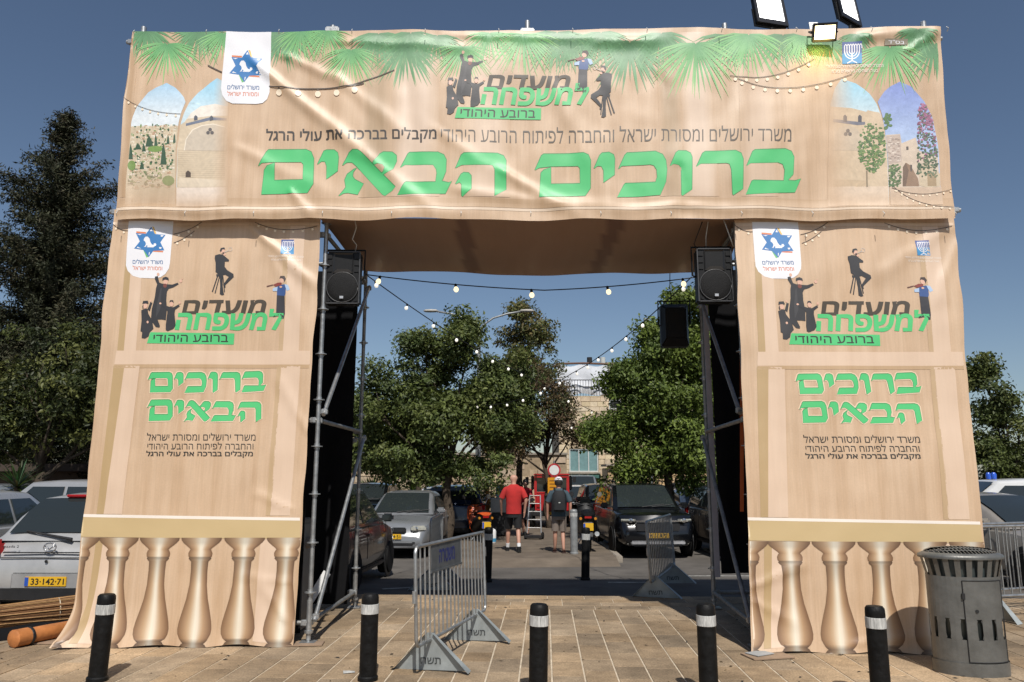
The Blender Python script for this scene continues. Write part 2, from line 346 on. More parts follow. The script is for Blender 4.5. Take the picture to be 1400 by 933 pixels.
class Sheet:
    """a hung cloth: corner points in the world, artwork coordinates for its print, folds"""
    def __init__(s, corners, art, folds, seed, amp=.010, big=.02, hang=None):
        s.c = [Vector(p) for p in corners]; s.H = homography(art); s.folds = folds; s.seed = seed; s.amp = amp; s.big = big; s.hang = hang
        s.W = (s.c[1] - s.c[0]).length; s.Ht = (s.c[3] - s.c[0]).length
        s.n = (s.c[3] - s.c[0]).cross(s.c[1] - s.c[0]).normalized()
        if s.n.y > 0: s.n = -s.n
        s.Hi = np.linalg.inv(s.H)
    def ab(s, x, y):
        q = s.H @ np.array((x, y, 1.)); return q[0] / q[2], q[1] / q[2]
    def point(s, a, b, x, y, off=0):
        a = min(1, max(0, a)); b = min(1, max(0, b))
        X, Y = a * s.W, b * s.Ht; d = 0
        q = Vector((X * .75 + s.seed, Y * .75, s.seed * 3)); d += s.big * noise.noise(q)
        q2 = Vector((X * 2.3 + Y * 1.1, Y * 1.5 - X * .5, s.seed)); d += s.amp * noise.noise(q2)
        d += s.amp * .35 * noise.noise(Vector((X * 6, Y * 5, s.seed + 9)))
        for (x0, y0, x1, y1, A, w) in s.folds:
            dx, dy = x1 - x0, y1 - y0; L2 = math.hypot(dx, dy); t = ((x - x0) * dx + (y - y0) * dy) / L2 ** 2
            if -.15 < t < 1.15:
                e = ((x - x0) * dy - (y - y0) * dx) / L2 + 3 * noise.noise(Vector((t * 4, s.seed, x0))); ww = w * (.6 + .6 * max(0, t)) 
                k = max(0, min(1, (t + .15) / .2, (1.15 - t) / .3)); k = k * k * (3 - 2 * k)
                d += A * k * math.exp(-(e / ww) ** 2)
        p = (s.c[0] * (1 - a) + s.c[1] * a) * (1 - b) + (s.c[3] * (1 - a) + s.c[2] * a) * b
        if s.hang: p = p + s.hang(a, b, X, Y)
        return p + s.n * (d + off)
    def base(s, name, parent=None, step=.026):
        nx, ny = int(s.W / step), int(s.Ht / step); V = []; UV = []
        for j in range(ny + 1):
            for i in range(nx + 1):
                a, b = i / nx, j / ny; q = s.Hi @ np.array((a, b, 1.)); x, y = q[0] / q[2], q[1] / q[2]
                V.append(tuple(s.point(a, b, x, y))); UV.append((a * s.W, -b * s.Ht))
        F = [(j * (nx + 1) + i, (j + 1) * (nx + 1) + i, (j + 1) * (nx + 1) + i + 1, j * (nx + 1) + i + 1) for j in range(ny) for i in range(nx)]
        me = bpy.data.meshes.new(name); me.from_pydata(V, [], F); s.finish(me, UV, [(0, 0, 0, 0)] * len(V))
        return obj(name, me, M_vinyl, parent)
    def finish(s, me, UV, C):
        l = me.uv_layers.new(name='UVMap'); idx = np.empty(len(me.loops), dtype=np.int32); me.loops.foreach_get('vertex_index', idx)
        l.data.foreach_set('uv', np.array(UV, dtype=np.float32)[idx].ravel())
        at = me.attributes.new('Col', 'FLOAT_COLOR', 'POINT'); at.data.foreach_set('color', np.array(C, dtype=np.float32).ravel())
        me.polygons.foreach_set('use_smooth', [True] * len(me.polygons))
class Art:
    """flat print in artwork coordinates, laid on a sheet so that it follows every fold"""
    def __init__(s, sheet, grid=6, lift=0, mottle=0): s.sh = sheet; s.bm = bmesh.new(); s.cl = s.bm.verts.layers.float_color.new('C'); s.kl = s.bm.verts.layers.float.new('K'); s.fn = [None]; s.grid = grid * .6; s.lift = lift; s.mottle = mottle
    def poly(s, pts, col, layer=1, tf=None):
        if tf: pts = [tf(*p) for p in pts]
        s.fill([pts], col, layer)
    def fill(s, loops, col, layer):
        """outline and holes, filled with triangles"""
        vs = []; ki = 0
        if callable(col): s.fn.append(col); ki = len(s.fn) - 1
        for x, y in [p for l in loops for p in l]:
            v = s.bm.verts.new((x, y, layer)); v[s.kl] = ki; c = col(x, y) if callable(col) else col; v[s.cl] = (c[0], c[1], c[2], c[3] if len(c) > 3 else 1); vs.append(v)
        if len(vs) <= 3: tris = [tuple(range(len(vs)))]
        else: tris = tessellate_polygon([[Vector((x, y, 0)) for x, y in l] for l in loops])
        for t in tris:
            try: s.bm.faces.new([vs[i] for i in t])
            except ValueError: pass
    def ell(s, cx, cy, rx, ry, col, layer=1, tf=None, n=12):
        s.poly([(cx + rx * math.cos(2 * math.pi * k / n), cy + ry * math.sin(2 * math.pi * k / n)) for k in range(n)], col, layer, tf)
    def line(s, pts, w, col, layer=1, tf=None):
        if tf: pts = [tf(*p) for p in pts]
        for (x0, y0), (x1, y1) in zip(pts, pts[1:]):
            l = math.hypot(x1 - x0, y1 - y0) or 1; nx, ny = -(y1 - y0) / l * w / 2, (x1 - x0) / l * w / 2
            s.poly([(x0 + nx, y0 + ny), (x1 + nx, y1 + ny), (x1 - nx, y1 - ny), (x0 - nx, y0 - ny)], col, layer)
    def text(s, body, x0, x1, y0, y1, col, layer=1, bold=0, shear=0, slope=0):
        g = text_loops(body, bold, shear); X = [p[0] for q in g for l in q for p in l]; Y = [p[1] for q in g for l in q for p in l]
        a0, a1, b0, b1 = min(X), max(X), min(Y), max(Y)
        def f(p): px = x0 + (p[0] - a0) / (a1 - a0) * (x1 - x0); return px, y1 - (p[1] - b0) / (b1 - b0) * (y1 - y0) + slope * (px - x0)
        for k, loops in enumerate(g): s.fill([[f(p) for p in l] for l in loops], tuple(col[:3]), layer + .45 * (k % 2))
    def build(s, name, parent, cut=True):
        bm = s.bm
        if cut:
            X = [v.co.x for v in bm.verts]; Y = [v.co.y for v in bm.verts]
            for ax, lo, hi in ((0, min(X), max(X)), (1, min(Y), max(Y))):
                k = math.ceil(lo / s.grid)
                while k * s.grid < hi:
                    co = [0, 0, 0]; no = [0, 0, 0]; co[ax] = k * s.grid; no[ax] = 1
                    bmesh.ops.bisect_plane(bm, geom=bm.verts[:] + bm.edges[:] + bm.faces[:], plane_co=co, plane_no=no, dist=1e-5); k += 1
        UV = []; C = []; P = []
        for v in bm.verts:
            x, y, l = v.co; a, b = s.sh.ab(x, y); P.append(s.sh.point(a, b, x, y, .0024 + .0005 * (l + s.lift))); UV.append((a * s.sh.W, -b * s.sh.Ht)); ki = int(round(v[s.kl])); c = tuple(s.fn[ki](x, y)) if ki else tuple(v[s.cl])
            if s.mottle: k = 1 + s.mottle * (noise.noise(Vector((x * .55, y * .55, 1))) + .8 * noise.noise(Vector((x * .16, y * .2, 7)))); c = (c[0] * k, c[1] * k, c[2] * k, c[3] if len(c) > 3 else 1)
            C.append(c if len(c) > 3 else c + (1,))
        for v, p in zip(bm.verts, P): v.co = p
        bm.normal_update()
        for f in bm.faces:
            if f.normal.dot(s.sh.n) < 0: f.normal_flip()
        me = bpy.data.meshes.new(name); bm.to_mesh(me); bm.free()
        for q in ('C', 'K'):
            if q in me.attributes: me.attributes.remove(me.attributes[q])
        s.sh.finish(me, UV, C); return obj(name, me, M_vinyl, parent)
def text_words(sheet, parent, body, x0, x1, y0, y1, col, bold=0, grid=5):
    """a printed line, every word a part of its own"""
    g = text_loops(body, bold); X = [p[0] for q in g for p in q[0]]; Y = [p[1] for q in g for p in q[0]]; a0, a1, b0, b1 = min(X), max(X), min(Y), max(Y)
    f = lambda p: (x0 + (p[0] - a0) / (a1 - a0) * (x1 - x0), y1 - (p[1] - b0) / (b1 - b0) * (y1 - y0))
    g.sort(key=lambda q: min(p[0] for p in q[0])); words = []; end = -9
    for q in g:
        lo, hi = min(p[0] for p in q[0]), max(p[0] for p in q[0])
        if lo > end + .16: words.append([])
        words[-1].append(q); end = max(end, hi)
    for w in words:
        A = Art(sheet, grid)
        for k, loops in enumerate(w): A.fill([[f(p) for p in l] for l in loops], tuple(col[:3]), 1 + .45 * (k % 2))
        A.build('lettering', parent)
def crop(ox, oy, sc): return lambda x, y: (ox + x / sc, oy + y / sc)
def fit(src, dst, mirror=False):
    (a0, b0, a1, b1), (c0, d0, c1, d1) = src, dst
    def f(x, y):
        u = (x - a0) / (a1 - a0); u = 1 - u if mirror else u
        return c0 + u * (c1 - c0), d0 + (y - b0) / (b1 - b0) * (d1 - d0)
    return f
GREEN = srgb(74, 196, 116); INK = srgb(40, 36, 30); BROWN = srgb(66, 55, 38); BLUE = srgb(46, 120, 185); WHITE = srgb(238, 238, 242); SKIN = srgb(222, 178, 155); ORANGE = srgb(225, 130, 80)
FM = lambda pts, h: pts
WORD2 = [  # the second word, right to left: he bet alef yod mem
 [(55,122),(75,106),(139,100),(270,98),(281,110),(282,190),(137,190),(139,101.5),(100,118),(84,140),(72,264),(305,258),(336,212),(336,80),(322,45),(295,32),(105,35),(93,48)],
 [(352,112),(385,42),(400,37),(440,38),(458,52),(463,75),(458,145),(400,188),(400,120),(392,98),(375,97)],
 [(480,118),(515,55),(535,41),(560,42),(580,55),(752,228),(735,248),(698,272),(685,265),(550,120),(530,103),(505,103)],
 [(463,272),(492,235),(498,225),(492,190),(505,160),(540,135),(556,128),(538,150),(535,170),(545,185),(590,208),(560,262),(510,255),(490,258)],
 [(636,108),(672,60),(690,50),(735,52),(757,70),(758,100),(740,140),(684,172),(676,164),(690,150),(697,130),(685,115),(660,112),(646,119)],
 [(775,132),(812,60),(822,52),(965,52),(995,65),(1008,90),(1006,150),(990,190),(985,197),(1020,205),(1035,198),(1003,262),(760,270),(797,208),(805,202),(952,202),(958,160),(955,140),(940,118),(800,118)],
 [(1052,133),(1080,68),(1095,57),(1265,54),(1295,65),(1309,90),(1309,238),(1250,272),(1250,140),(1240,120),(1230,118),(1085,118)],
 [(1052,213),(1080,162),(1095,153),(1120,155),(1134,170),(1135,237),(1088,276),(1083,270),(1083,215),(1075,205)]]
WORD1 = [
 [(50,133),(75,122),(131,115),(262,115),(272,125),(274,198),(132,198),(131,116.5),(95,130),(80,145),(73,265),(300,262),(326,225),(326,90),(315,62),(290,50),(95,53),(82,62)],
 [(340,130),(368,65),(380,53),(415,50),(438,62),(444,80),(443,160),(388,200),(388,140),(378,120),(360,118)],
 [(460,132),(490,65),(502,53),(640,50),(675,65),(692,95),(697,140),(692,200),(665,262),(455,270),(487,208),(495,200),(640,198),(648,175),(645,140),(632,120),(615,115),(478,118)],
 [(710,123),(738,58),(752,47),(790,47),(812,58),(820,80),(819,238),(772,268),(767,262),(765,130),(755,118),(730,113)],
 [(838,127),(868,60),(882,50),(1030,47),(1058,60),(1069,90),(1068,235),(1020,265),(1016,258),(1008,140),(1000,115),(985,110),(862,112)],
 [(1083,123),(1112,52),(1125,42),(1275,36),(1305,48),(1318,75),(1315,160),(1290,188),(1325,188),(1353,178),(1325,245),(1082,262),(1110,195),(1120,190),(1268,190),(1272,140),(1262,112),(1240,104),(1105,110)]]
def word(art, W, tf, halo=0):
    for g in W:
        p = [tf(*q) for q in g]
        if halo: art.poly(grow(p, halo), srgb(232, 206, 176), 1)
        art.poly(grow(p, .25), srgb(48, 140, 82), 2); 
        art.poly([(x + .0, y + .35) for x, y in grow(p, -.45)], GREEN, 3)
BLK = srgb(38, 36, 38)
def fig_dancer(A, t):
    A.poly([(140,318),(165,312),(172,345),(178,370),(205,380),(245,385),(290,388),(335,372),(345,385),(300,412),(260,425),(245,450),(240,520),(245,600),(235,695),(200,690),(165,690),(185,745),(180,760),(150,755),(118,710),(108,690),(115,600),(140,500),(150,420),(160,385),(140,340)], BLK, 2, t)
    A.ell(232,362,20,26,SKIN,3,t); A.ell(228,397,17,18,srgb(120,60,45),4,t); A.poly([(203,352),(207,328),(235,319),(257,330),(258,352),(232,345)], BLK, 4, t)
    A.ell(168,299,12,15,SKIN,3,t); A.ell(362,358,13,14,SKIN,3,t); A.line([(372,345),(382,332)],4/6,SKIN,3,t)
    A.poly([(190,420),(200,415),(190,600),(150,680),(160,560)], srgb(58,56,58), 3, t)
def fig_kid1(A, t):
    A.poly([(25,610),(60,595),(80,600),(85,640),(120,700),(130,770),(100,800),(90,835),(60,855),(30,850),(35,800),(20,790),(28,700)], BLK, 2, t)
    A.poly([(78,602),(102,540),(120,545),(98,620)], BLK, 2, t); A.ell(58,572,19,24,SKIN,3,t); A.poly([(34,554),(40,529),(80,527),(87,552)], BLK, 4, t); A.ell(80,712,9,11,SKIN,3,t); A.ell(103,528,7,10,SKIN,3,t)
    A.poly([(34,575),(44,560),(42,600),(36,598)], BLK, 4, t)
def fig_kid2(A, t):
    A.poly([(205,560),(265,580),(300,585),(345,560),(355,575),(315,605),(310,640),(320,740),(300,770),(250,790),(235,780),(235,740),(250,620),(230,585),(200,575)], BLK, 5, t)
    A.ell(285,556,17,23,SKIN,6,t); A.poly([(266,545),(275,524),(298,524),(305,548),(285,536)], BLK, 7, t); A.ell(355,545,9,12,SKIN,6,t); A.ell(190,552,10,8,SKIN,6,t)
def fig_trumpet(A, t, w=1):
    A.poly([(665,300),(725,300),(725,318),(668,320)], BLK, 1, t)
    for q in ([(672,318),(682,318),(637,455),(628,452)], [(690,318),(698,318),(660,467),(652,465)], [(720,318),(728,318),(742,455),(734,458)]): A.poly(q, BLK, 1, t)
    A.poly([(655,135),(690,125),(720,128),(745,150),(775,175),(772,190),(740,190),(738,235),(760,265),(815,300),(818,325),(760,380),(745,395),(748,415),(735,418),(725,390),(775,325),(745,305),(722,310),(722,400),(730,460),(735,478),(715,483),(697,472),(700,400),(695,310),(660,280),(660,200),(652,160)], BLK, 2, t)
    A.ell(719,97,19,24,SKIN,3,t); A.poly([(695,95),(703,72),(733,66),(742,84),(718,84),(706,108)], BLK, 4, t); A.ell(737,128,10,11,SKIN,3,t); A.poly([(716,112),(732,108),(735,122),(720,124)], srgb(60,45,40), 4, t)
    A.line([(738,108),(776,92)], 1.1, srgb(190,180,170), 3, t)
    A.line([(785 + 15 * math.cos(k), 82 + 17 * math.sin(k)) for k in np.linspace(0, 6.283, 11)], .6, srgb(205,195,185), 3, t)
def fig_violin(A, t):
    A.poly([(1183,478),(1250,482),(1250,640),(1240,685),(1215,685),(1215,660),(1200,640),(1195,660),(1150,670),(1150,658),(1175,645)], srgb(42,40,46), 2, t)
    A.poly([(1185,410),(1215,395),(1250,388),(1262,415),(1258,470),(1250,488),(1183,482)], srgb(45,80,140), 3, t)
    A.poly([(1250,388),(1280,395),(1295,435),(1270,447),(1258,415)], srgb(170,195,225), 4, t); A.poly([(1190,408),(1150,422),(1148,445),(1185,447)], srgb(170,195,225), 4, t)
    A.ell(1228,352,21,27,SKIN,3,t); A.poly([(1206,343),(1214,318),(1248,316),(1262,342),(1248,372),(1240,345),(1222,336)], srgb(60,45,38), 4, t)
    A.poly([(1150,392),(1190,374),(1225,375),(1225,395),(1175,408)], srgb(135,55,45), 5, t); A.poly([(1095,402),(1150,388),(1150,396),(1100,410)], srgb(95,50,42), 5, t); A.ell(1218,411,12,8,SKIN,6,t)
def star_logo(A, t, tab):
    A.poly(tab, WHITE, 1)
    for q, c in (([(185,190),(320,200),(320,222),(185,215)], ORANGE), ([(420,462),(560,470),(555,490),(415,482)], ORANGE), ([(280,455),(355,555),(325,567)], srgb(110,190,110)), ([(405,118),(430,122),(462,220),(440,222)], srgb(235,190,90))): A.poly(q, c, 2, t)
    A.poly([(395,120),(445,225),(590,235),(520,345),(575,460),(420,470),(355,560),(285,460),(155,440),(235,335),(180,215),(320,225)], BLUE, 3, t)
    A.poly([(290,415),(305,405),(320,370),(310,340),(288,320),(295,290),(315,265),(345,265),(370,295),(380,340),(400,375),(425,390),(430,360),(455,360),(465,385),(440,405),(420,420),(330,418),(345,400),(330,388),(315,415)], WHITE, 4, t)
    for q in ([(375,185),(395,145),(412,185)], [(195,230),(265,228),(235,245)], [(525,240),(570,240),(545,265),(522,258)], [(190,430),(205,412),(255,440)], [(500,415),(540,415),(530,440),(508,440)], [(355,535),(362,490),(375,490),(365,530)]): A.poly(q, WHITE, 4, t)
    (x0, y0), (x1, y1) = t(132, 592), t(552, 660); A.text('משרד ירושלים', x0, x1, y0, y1, srgb(40, 95, 150), 2, .012)
    (x0, y0), (x1, y1) = t(132, 682), t(545, 750); A.text('ומסורת ישראל', x0, x1, y0, y1, srgb(215, 120, 80), 2, .012)
def menorah(A, x0, y0, x1, y1, lines):
    t = lambda x, y: (x0 + (x1 - x0) * x, y0 + (y1 - y0) * y); w = (x1 - x0) * .055
    A.poly([t(0, 0), t(1, 0), t(1, 1), t(0, 1)], lambda x, y: srgb(62, 84, 150) if y < (y0 + y1) / 2 else srgb(70, 150, 205), 1)
    A.line([t(.5, .3), t(.5, .88)], w, WHITE, 2); A.line([t(.25, .97), t(.5, .86), t(.75, .97)], w, WHITE, 2)
    for r in (.14, .26, .38): A.line([t(.5 + r * math.cos(k), .42 + r * .95 * math.sin(k)) for k in np.linspace(0, math.pi, 9)], w, WHITE, 2)
    for k in range(7):
        x = .12 + k * .127; A.line([t(x, .42), t(x, .18), t(x + .06, .10), t(x + .12, .18), t(x + .12, .3)], w * .8, WHITE, 2)
    for (body, a, b, c, d) in lines: A.text(body, a, b, c, d, srgb(236, 228, 218), 2, .01, 0, .01)
def logo_group(A, fig_t, trump_t, viol_t, m1, m2, quad, m3, slope=0):
    for f in (fig_kid1, fig_dancer, fig_kid2): f(A, fig_t)
    fig_trumpet(A, trump_t)
    A.text('מועדים', *m1, BROWN, 1, .035, .18, slope); A.text('למשפחה', *m2, GREEN, 2, .035, .18, slope)
    A.poly(quad, GREEN, 1); A.text('ברובע היהודי', *m3, INK, 3, .006, .05, slope); fig_violin(A, viol_t)
def string_print(A, pts, nb, r, layer=4, cable=.8):
    pts = [Vector((p[0], p[1], 0)) for p in pts]; n = 14; P = []
    for i in range(n + 1):
        t = i / n; P.append(pts[0] * (1 - t) ** 2 + pts[1] * 2 * t * (1 - t) + pts[2] * t * t)
    A.line([(p.x, p.y) for p in P], cable, srgb(70, 55, 42), layer)
    for k in range(nb):
        t = (k + .5) / nb; p = pts[0] * (1 - t) ** 2 + pts[1] * 2 * t * (1 - t) + pts[2] * t * t
        A.line([(p.x, p.y), (p.x, p.y + r * .9)], r * .6, srgb(90, 70, 50), layer); A.ell(p.x, p.y + r * 1.7, r, r * 1.05, srgb(250, 232, 205), layer + 1, n=9)

# header -----------------------------------------------------------------
def hang_h(a, b, X, Y):
    e = .018 * math.sin(X * 5.1) * math.sin(X * 1.3 + 1) 
    z = (e if b > .98 else e * b ** 6) - .012 * (1 - b) ** 6 * abs(math.sin(X * 2.9))
    x = .03 * noise.noise(Vector((Y * 1.7, 3, 1))) * (max(0, 1 - a * 25) + max(0, 1 - (1 - a) * 25))
    return Vector((x, 0, z))
HART = [(180, 42), (1284, 38), (1305, 300), (156, 300)]
folds_h = [(352, 88, 505, 215, .030, 9), (505, 215, 590, 285, .018, 9), (388, 74, 470, 112, .022, 7), (470, 112, 560, 190, .014, 10), (330, 205, 470, 275, .012, 12), (690, 235, 800, 296, .022, 9), (640, 262, 900, 292, .014, 10), (400, 262, 430, 300, .018, 7),
  (1180, 52, 1284, 40, .030, 10), (1240, 70, 1283, 44, .02, 6), (880, 285, 1290, 288, .014, 8), (170, 288, 640, 291, .018, 8), (820, 60, 905, 58, .014, 8), (930, 230, 945, 300, -.014, 12), (560, 110, 570, 280, -.014, 14), (905, 110, 925, 200, -.014, 12), (165, 60, 168, 290, .02, 8), (640, 48, 900, 56, .014, 6), (470, 56, 640, 66, .018, 7), (760, 120, 840, 280, .010, 16), (1020, 100, 1000, 260, .012, 16), (600, 180, 700, 250, .010, 10)]
folds_h = [(a, b, c, d, e * 1.05, w) for a, b, c, d, e, w in folds_h]
HS = Sheet([(-4.38, 8.0, 6.74), (4.8, 7.8, 6.655), (4.74, 7.8, 4.40), (-4.38, 8.0, 4.465)], HART, folds_h, 3.1, .012, .05, hang_h)
hb = HS.base('header_banner')
tag(hb, 'wide sand coloured vinyl banner with green Hebrew welcome lettering across the top of the gate', 'banner')
# broad printed pillars and ledge
A = Art(HS, 8)
def soft(A, x0, x1, xb0, xb1, y0, y1, c, al, layer=0, e=.3):
    """a vertical printed band whose edges run out softly"""
    c = srgb(*c)[:3]; T = [0, e, 1 - e, 1]; al_ = [0, al, al, 0]; rows = []
    for f in np.linspace(0, 1, 4):
        row = []
        for t_, a_ in zip(T, al_):
            xa, xb = x0 + (x1 - x0) * t_, xb0 + (xb1 - xb0) * t_; v = A.bm.verts.new((xa + (xb - xa) * f, y0 + (y1 - y0) * f, layer)); v[A.cl] = c + (a_,); row.append(v)
        rows.append(row)
    for p, q in zip(rows, rows[1:]):
        for k in range(3): A.bm.faces.new((p[k], p[k + 1], q[k + 1], q[k]))
for x0, x1, xb0, xb1, c, al in [(900, 930, 905, 940, (150, 128, 92), .45), (928, 970, 938, 985, (232, 210, 190), .6), (500, 540, 493, 538, (150, 128, 92), .4), (538, 604, 536, 604, (232, 210, 190), .6), (174, 188, 164, 178, (168, 132, 88), .5), (640, 700, 636, 700, (232, 210, 190), .4), (1010, 1060, 1015, 1066, (232, 210, 190), .35)]: soft(A, x0, x1, xb0, xb1, 46, 270, c, al)
A.poly([(158, 284), (1303, 284), (1305, 287), (158, 288)], srgb(232, 214, 192)[:3] + (.6,), 0); A.poly([(158, 272), (1303, 272), (1303, 283.5), (158, 283.5)], srgb(176, 142, 100)[:3] + (.3,), 0)
A.build('printed_pillar', hb)
# arch pictures ----------------------------------------------------------
rp = random.Random(5)
def fade(c, a): return tuple(c[:3]) + (max(0, min(1, a)),)
A = Art(HS, 4, 0, .13); t = crop(160, 100, 4.664); lim = t(0, 640)[1], t(0, 850)[1]
def mixc(a, b, t_): t_ = max(0, min(1, t_)); return tuple(p * (1 - t_) + q * t_ for p, q in zip(srgb(*a), srgb(*b)))
def sk(x, y): return fade(mixc((165, 205, 232), (228, 236, 240), (y - 112) / 50), 1 - max(0, (y - lim[0]) / (lim[1] - lim[0])))
def strip_arch(A, left, right, col, layer, t):
    """pointed arch given by its left and right outline, filled in horizontal strips so that colour can run downwards"""
    yy = np.linspace(max(left[0][1], right[0][1]), min(left[-1][1], right[-1][1]), 26)
    ix = lambda P, y: float(np.interp(y, [p[1] for p in P], [p[0] for p in P]))
    for y0, y1 in zip(yy, yy[1:]): A.poly([(ix(left, y0), y0), (ix(right, y0), y0), (ix(right, y1), y1), (ix(left, y1), y1)], col, layer, t)
L1 = [(320,65),(270,85),(200,130),(130,220),(95,300),(75,480),(58,700),(50,850)]; R1 = [(320,65),(370,90),(420,140),(447,182),(420,250),(400,330),(385,480),(380,700),(375,850)]
strip_arch(A, L1, R1, lambda x, y: (sk(x, y) if y < t(0, 340)[1] else fade(srgb(212, 196, 168), 1 - max(0, (y - lim[0]) / (lim[1] - lim[0])))), 1, t)
ixx = lambda P, y: float(np.interp(y, [p[1] for p in P], [p[0] for p in P]))
for k in range(560):
    y = 335 + 400 * rp.random() ** 1.05; a, b = ixx(L1, y) + 4, ixx(R1, y) - 6; w = rp.uniform(6, 24) * (.5 + y / 900); x = rp.uniform(a, b - w); h = rp.uniform(4, 13)
    al = 1 - max(0, (y - 600) / 160); q = rp.random()
    c = srgb(*rp.choice([(236,224,200),(222,205,176),(205,186,158),(240,232,214),(196,160,128)])) if q < .66 else srgb(*rp.choice([(92,128,78),(70,104,66),(122,152,84),(60,86,62)]))
    if q < .66:
        A.poly([(x, y), (x + w, y), (x + w, y + h), (x, y + h)], fade(c, al), 2 + k % 2, t)
        if w > 16: A.poly([(x + w * .3, y + h * .3), (x + w * .42, y + h * .3), (x + w * .42, y + h * .75), (x + w * .3, y + h * .75)], fade(srgb(120,104,88), al), 4, t)
    else: A.ell(x + w / 2, y, w * .45, h * .8, fade(c, al), 2 + k % 2, t, n=8)
for x, y, h, w in [(85,500,100,14),(212,440,70,26),(255,440,90,12),(305,520,140,20),(335,430,60,10),(375,420,60,9),(160,590,50,16),(135,470,40,22),(175,480,50,14)]: A.poly([(x - w, y + h / 2), (x - w * .5, y - h * .2), (x, y - h / 2), (x + w * .6, y - h * .1), (x + w, y + h / 2)], srgb(58, 88, 62), 4, t)
A.ell(250,490,50,20,srgb(126,158,80),4,t); A.ell(335,690,40,32,fade(srgb(120,146,84), .7),4,t); A.ell(92,590,26,32,srgb(122,150,78),4,t)
A.build('printed_arch_view', hb)
def synagogue(A, t, left, right, fx0, fx1, lay=1):
    """arched facade with a dome; colour fades out towards fx1"""
    fa = lambda x, y: max(0, min(1, (fx1 - x) / (fx1 - fx0)))
    yb = t(0, 860)[1]
    def c(top, bot): return lambda x, y: fade(top, fa(x, y) * min(1, max(0, (yb - y) / 22)))
    strip_arch(A, left, right, lambda x, y: fade(mixc((140, 205, 235), (205, 226, 234), (y - 105) / 50), fa(x, y) * min(1, max(0, (yb - y) / 22))), lay, t)
    return c
c = None
L2 = [(640,30),(600,60),(520,130),(470,190),(440,250),(415,330),(395,480),(388,700),(385,850)]; R2 = [(640,30),(700,60),(715,200),(718,400),(718,850)]
A = Art(HS, 4, 0, .13); fx0, fx1 = t(620, 0)[0], t(722, 0)[0]
c = synagogue(A, t, L2, R2, fx0, fx1)
ST = srgb(216, 198, 170); A.poly([(412,340),(440,320),(480,262),(540,215),(630,197),(716,215),(716,850),(388,850),(396,480)], c(ST, 0), 2, t)
A.poly([(455,300),(480,262),(540,215),(630,197),(714,215),(714,275),(600,278)], c(srgb(236,228,216), 0), 3, t)
A.poly([(448,330),(600,285),(706,290),(706,305),(600,305),(450,345)], c(srgb(110,120,140), 0), 4, t)
for x in (510, 608): A.poly([(x-10,310),(x-10,285),(x,274),(x+12,285),(x+12,305)], c(srgb(80,84,96), 0), 5, t)
A.poly([(440,500),(450,430),(490,370),(550,340),(620,330),(690,345),(716,370),(716,500)], c(srgb(206,192,172), 0), 3, t)
A.line([(440,500),(450,430),(490,370),(550,340),(620,330),(700,350)], 1.4, c(srgb(238,226,206), 0), 4, t)
for dx, dy in ((0,-12),(-13,8),(13,8)): A.ell(602+dx, 378+dy, 12, 12, c(srgb(96,90,88), 0), 5, t, n=8)
for y in range(500, 680, 13): A.line([(398, y), (700, y + 3)], .25, c(srgb(192,170,142), 0), 4, t)
A.poly([(448,668),(448,640),(464,626),(482,640),(482,668)], c(srgb(84,70,58), 0), 5, t); A.poly([(405,668),(710,690),(710,730),(400,730)], c(srgb(226,210,186), 0), 4, t); A.poly([(388,732),(716,732),(716,850),(386,850)], c(srgb(236,220,204), 0), 4, t)
A.build('printed_arch_view', hb)
t = crop(1120, 90, 4.442); A = Art(HS, 4, 0, .13)
L3 = [(140,85),(100,140),(70,250),(62,400),(60,850)]; R3 = [(140,85),(220,110),(300,165),(350,230),(385,320),(405,420),(420,560),(430,740),(430,850)]
fx0, fx1 = t(215, 0)[0], t(60, 0)[0]; c = synagogue(A, t, L3, R3, fx0, fx1)
A.poly([(70,255),(200,262),(290,285),(300,275),(370,290),(395,350),(412,460),(428,740),(428,855),(62,855)], c(srgb(214,192,162), 0), 2, t)
A.poly([(90,330),(240,345),(285,345),(285,362),(240,365),(90,348)], c(srgb(120,120,132), 0), 3, t)
for x in (162, 252): A.poly([(x-10,345),(x-10,312),(x,302),(x+12,314),(x+12,348)], c(srgb(88,86,92), 0), 4, t)
A.poly([(80,520),(95,430),(130,380),(190,365),(240,390),(270,440),(280,520)], c(srgb(204,186,162), 0), 3, t)
for dx, dy in ((0,-12),(-13,8),(13,8)): A.ell(180+dx, 412+dy, 12, 12, c(srgb(96,90,88), 0), 5, t, n=8)
A.poly([(66,735),(428,735),(428,852),(64,852)], c(srgb(226,204,180), 0), 4, t); A.poly([(66,690),(300,700),(300,738),(66,738)], c(srgb(206,182,150), 0), 4, t)
for k in range(330):
    an = rp.uniform(0, 6.28); rr = rp.random() ** .5; x, y = 330 + 85 * rr * math.cos(an), 500 + 150 * rr * math.sin(an)
    if x < ixx(R3, y) - 6: A.ell(x, y, rp.uniform(4, 11), rp.uniform(3, 8), fade(srgb(*rp.choice([(96,128,72),(74,104,60),(132,156,92),(112,140,84)])), 1), 5 + k % 3, t, n=7)
for k in range(16): A.ell(rp.uniform(400, 440), rp.uniform(300, 390), rp.uniform(8, 14), rp.uniform(8, 12), srgb(94,126,76), 5, t, n=7)
A.poly([(294,640),(302,640),(306,738),(297,738)], srgb(150,134,110), 8, t)
A.build('printed_arch_view', hb)
A = Art(HS, 4, 0, .13); L4 = [(490,105),(450,120),(400,160),(358,222),(385,300),(405,400),(425,600),(436,740),(440,850)]; R4 = [(490,105),(560,135),(640,220),(690,320),(720,480),(735,650),(745,850)]
yb = t(0, 860)[1]; fd = lambda q: (lambda x, y: fade(q, min(1, max(0, (yb - y) / 24))))
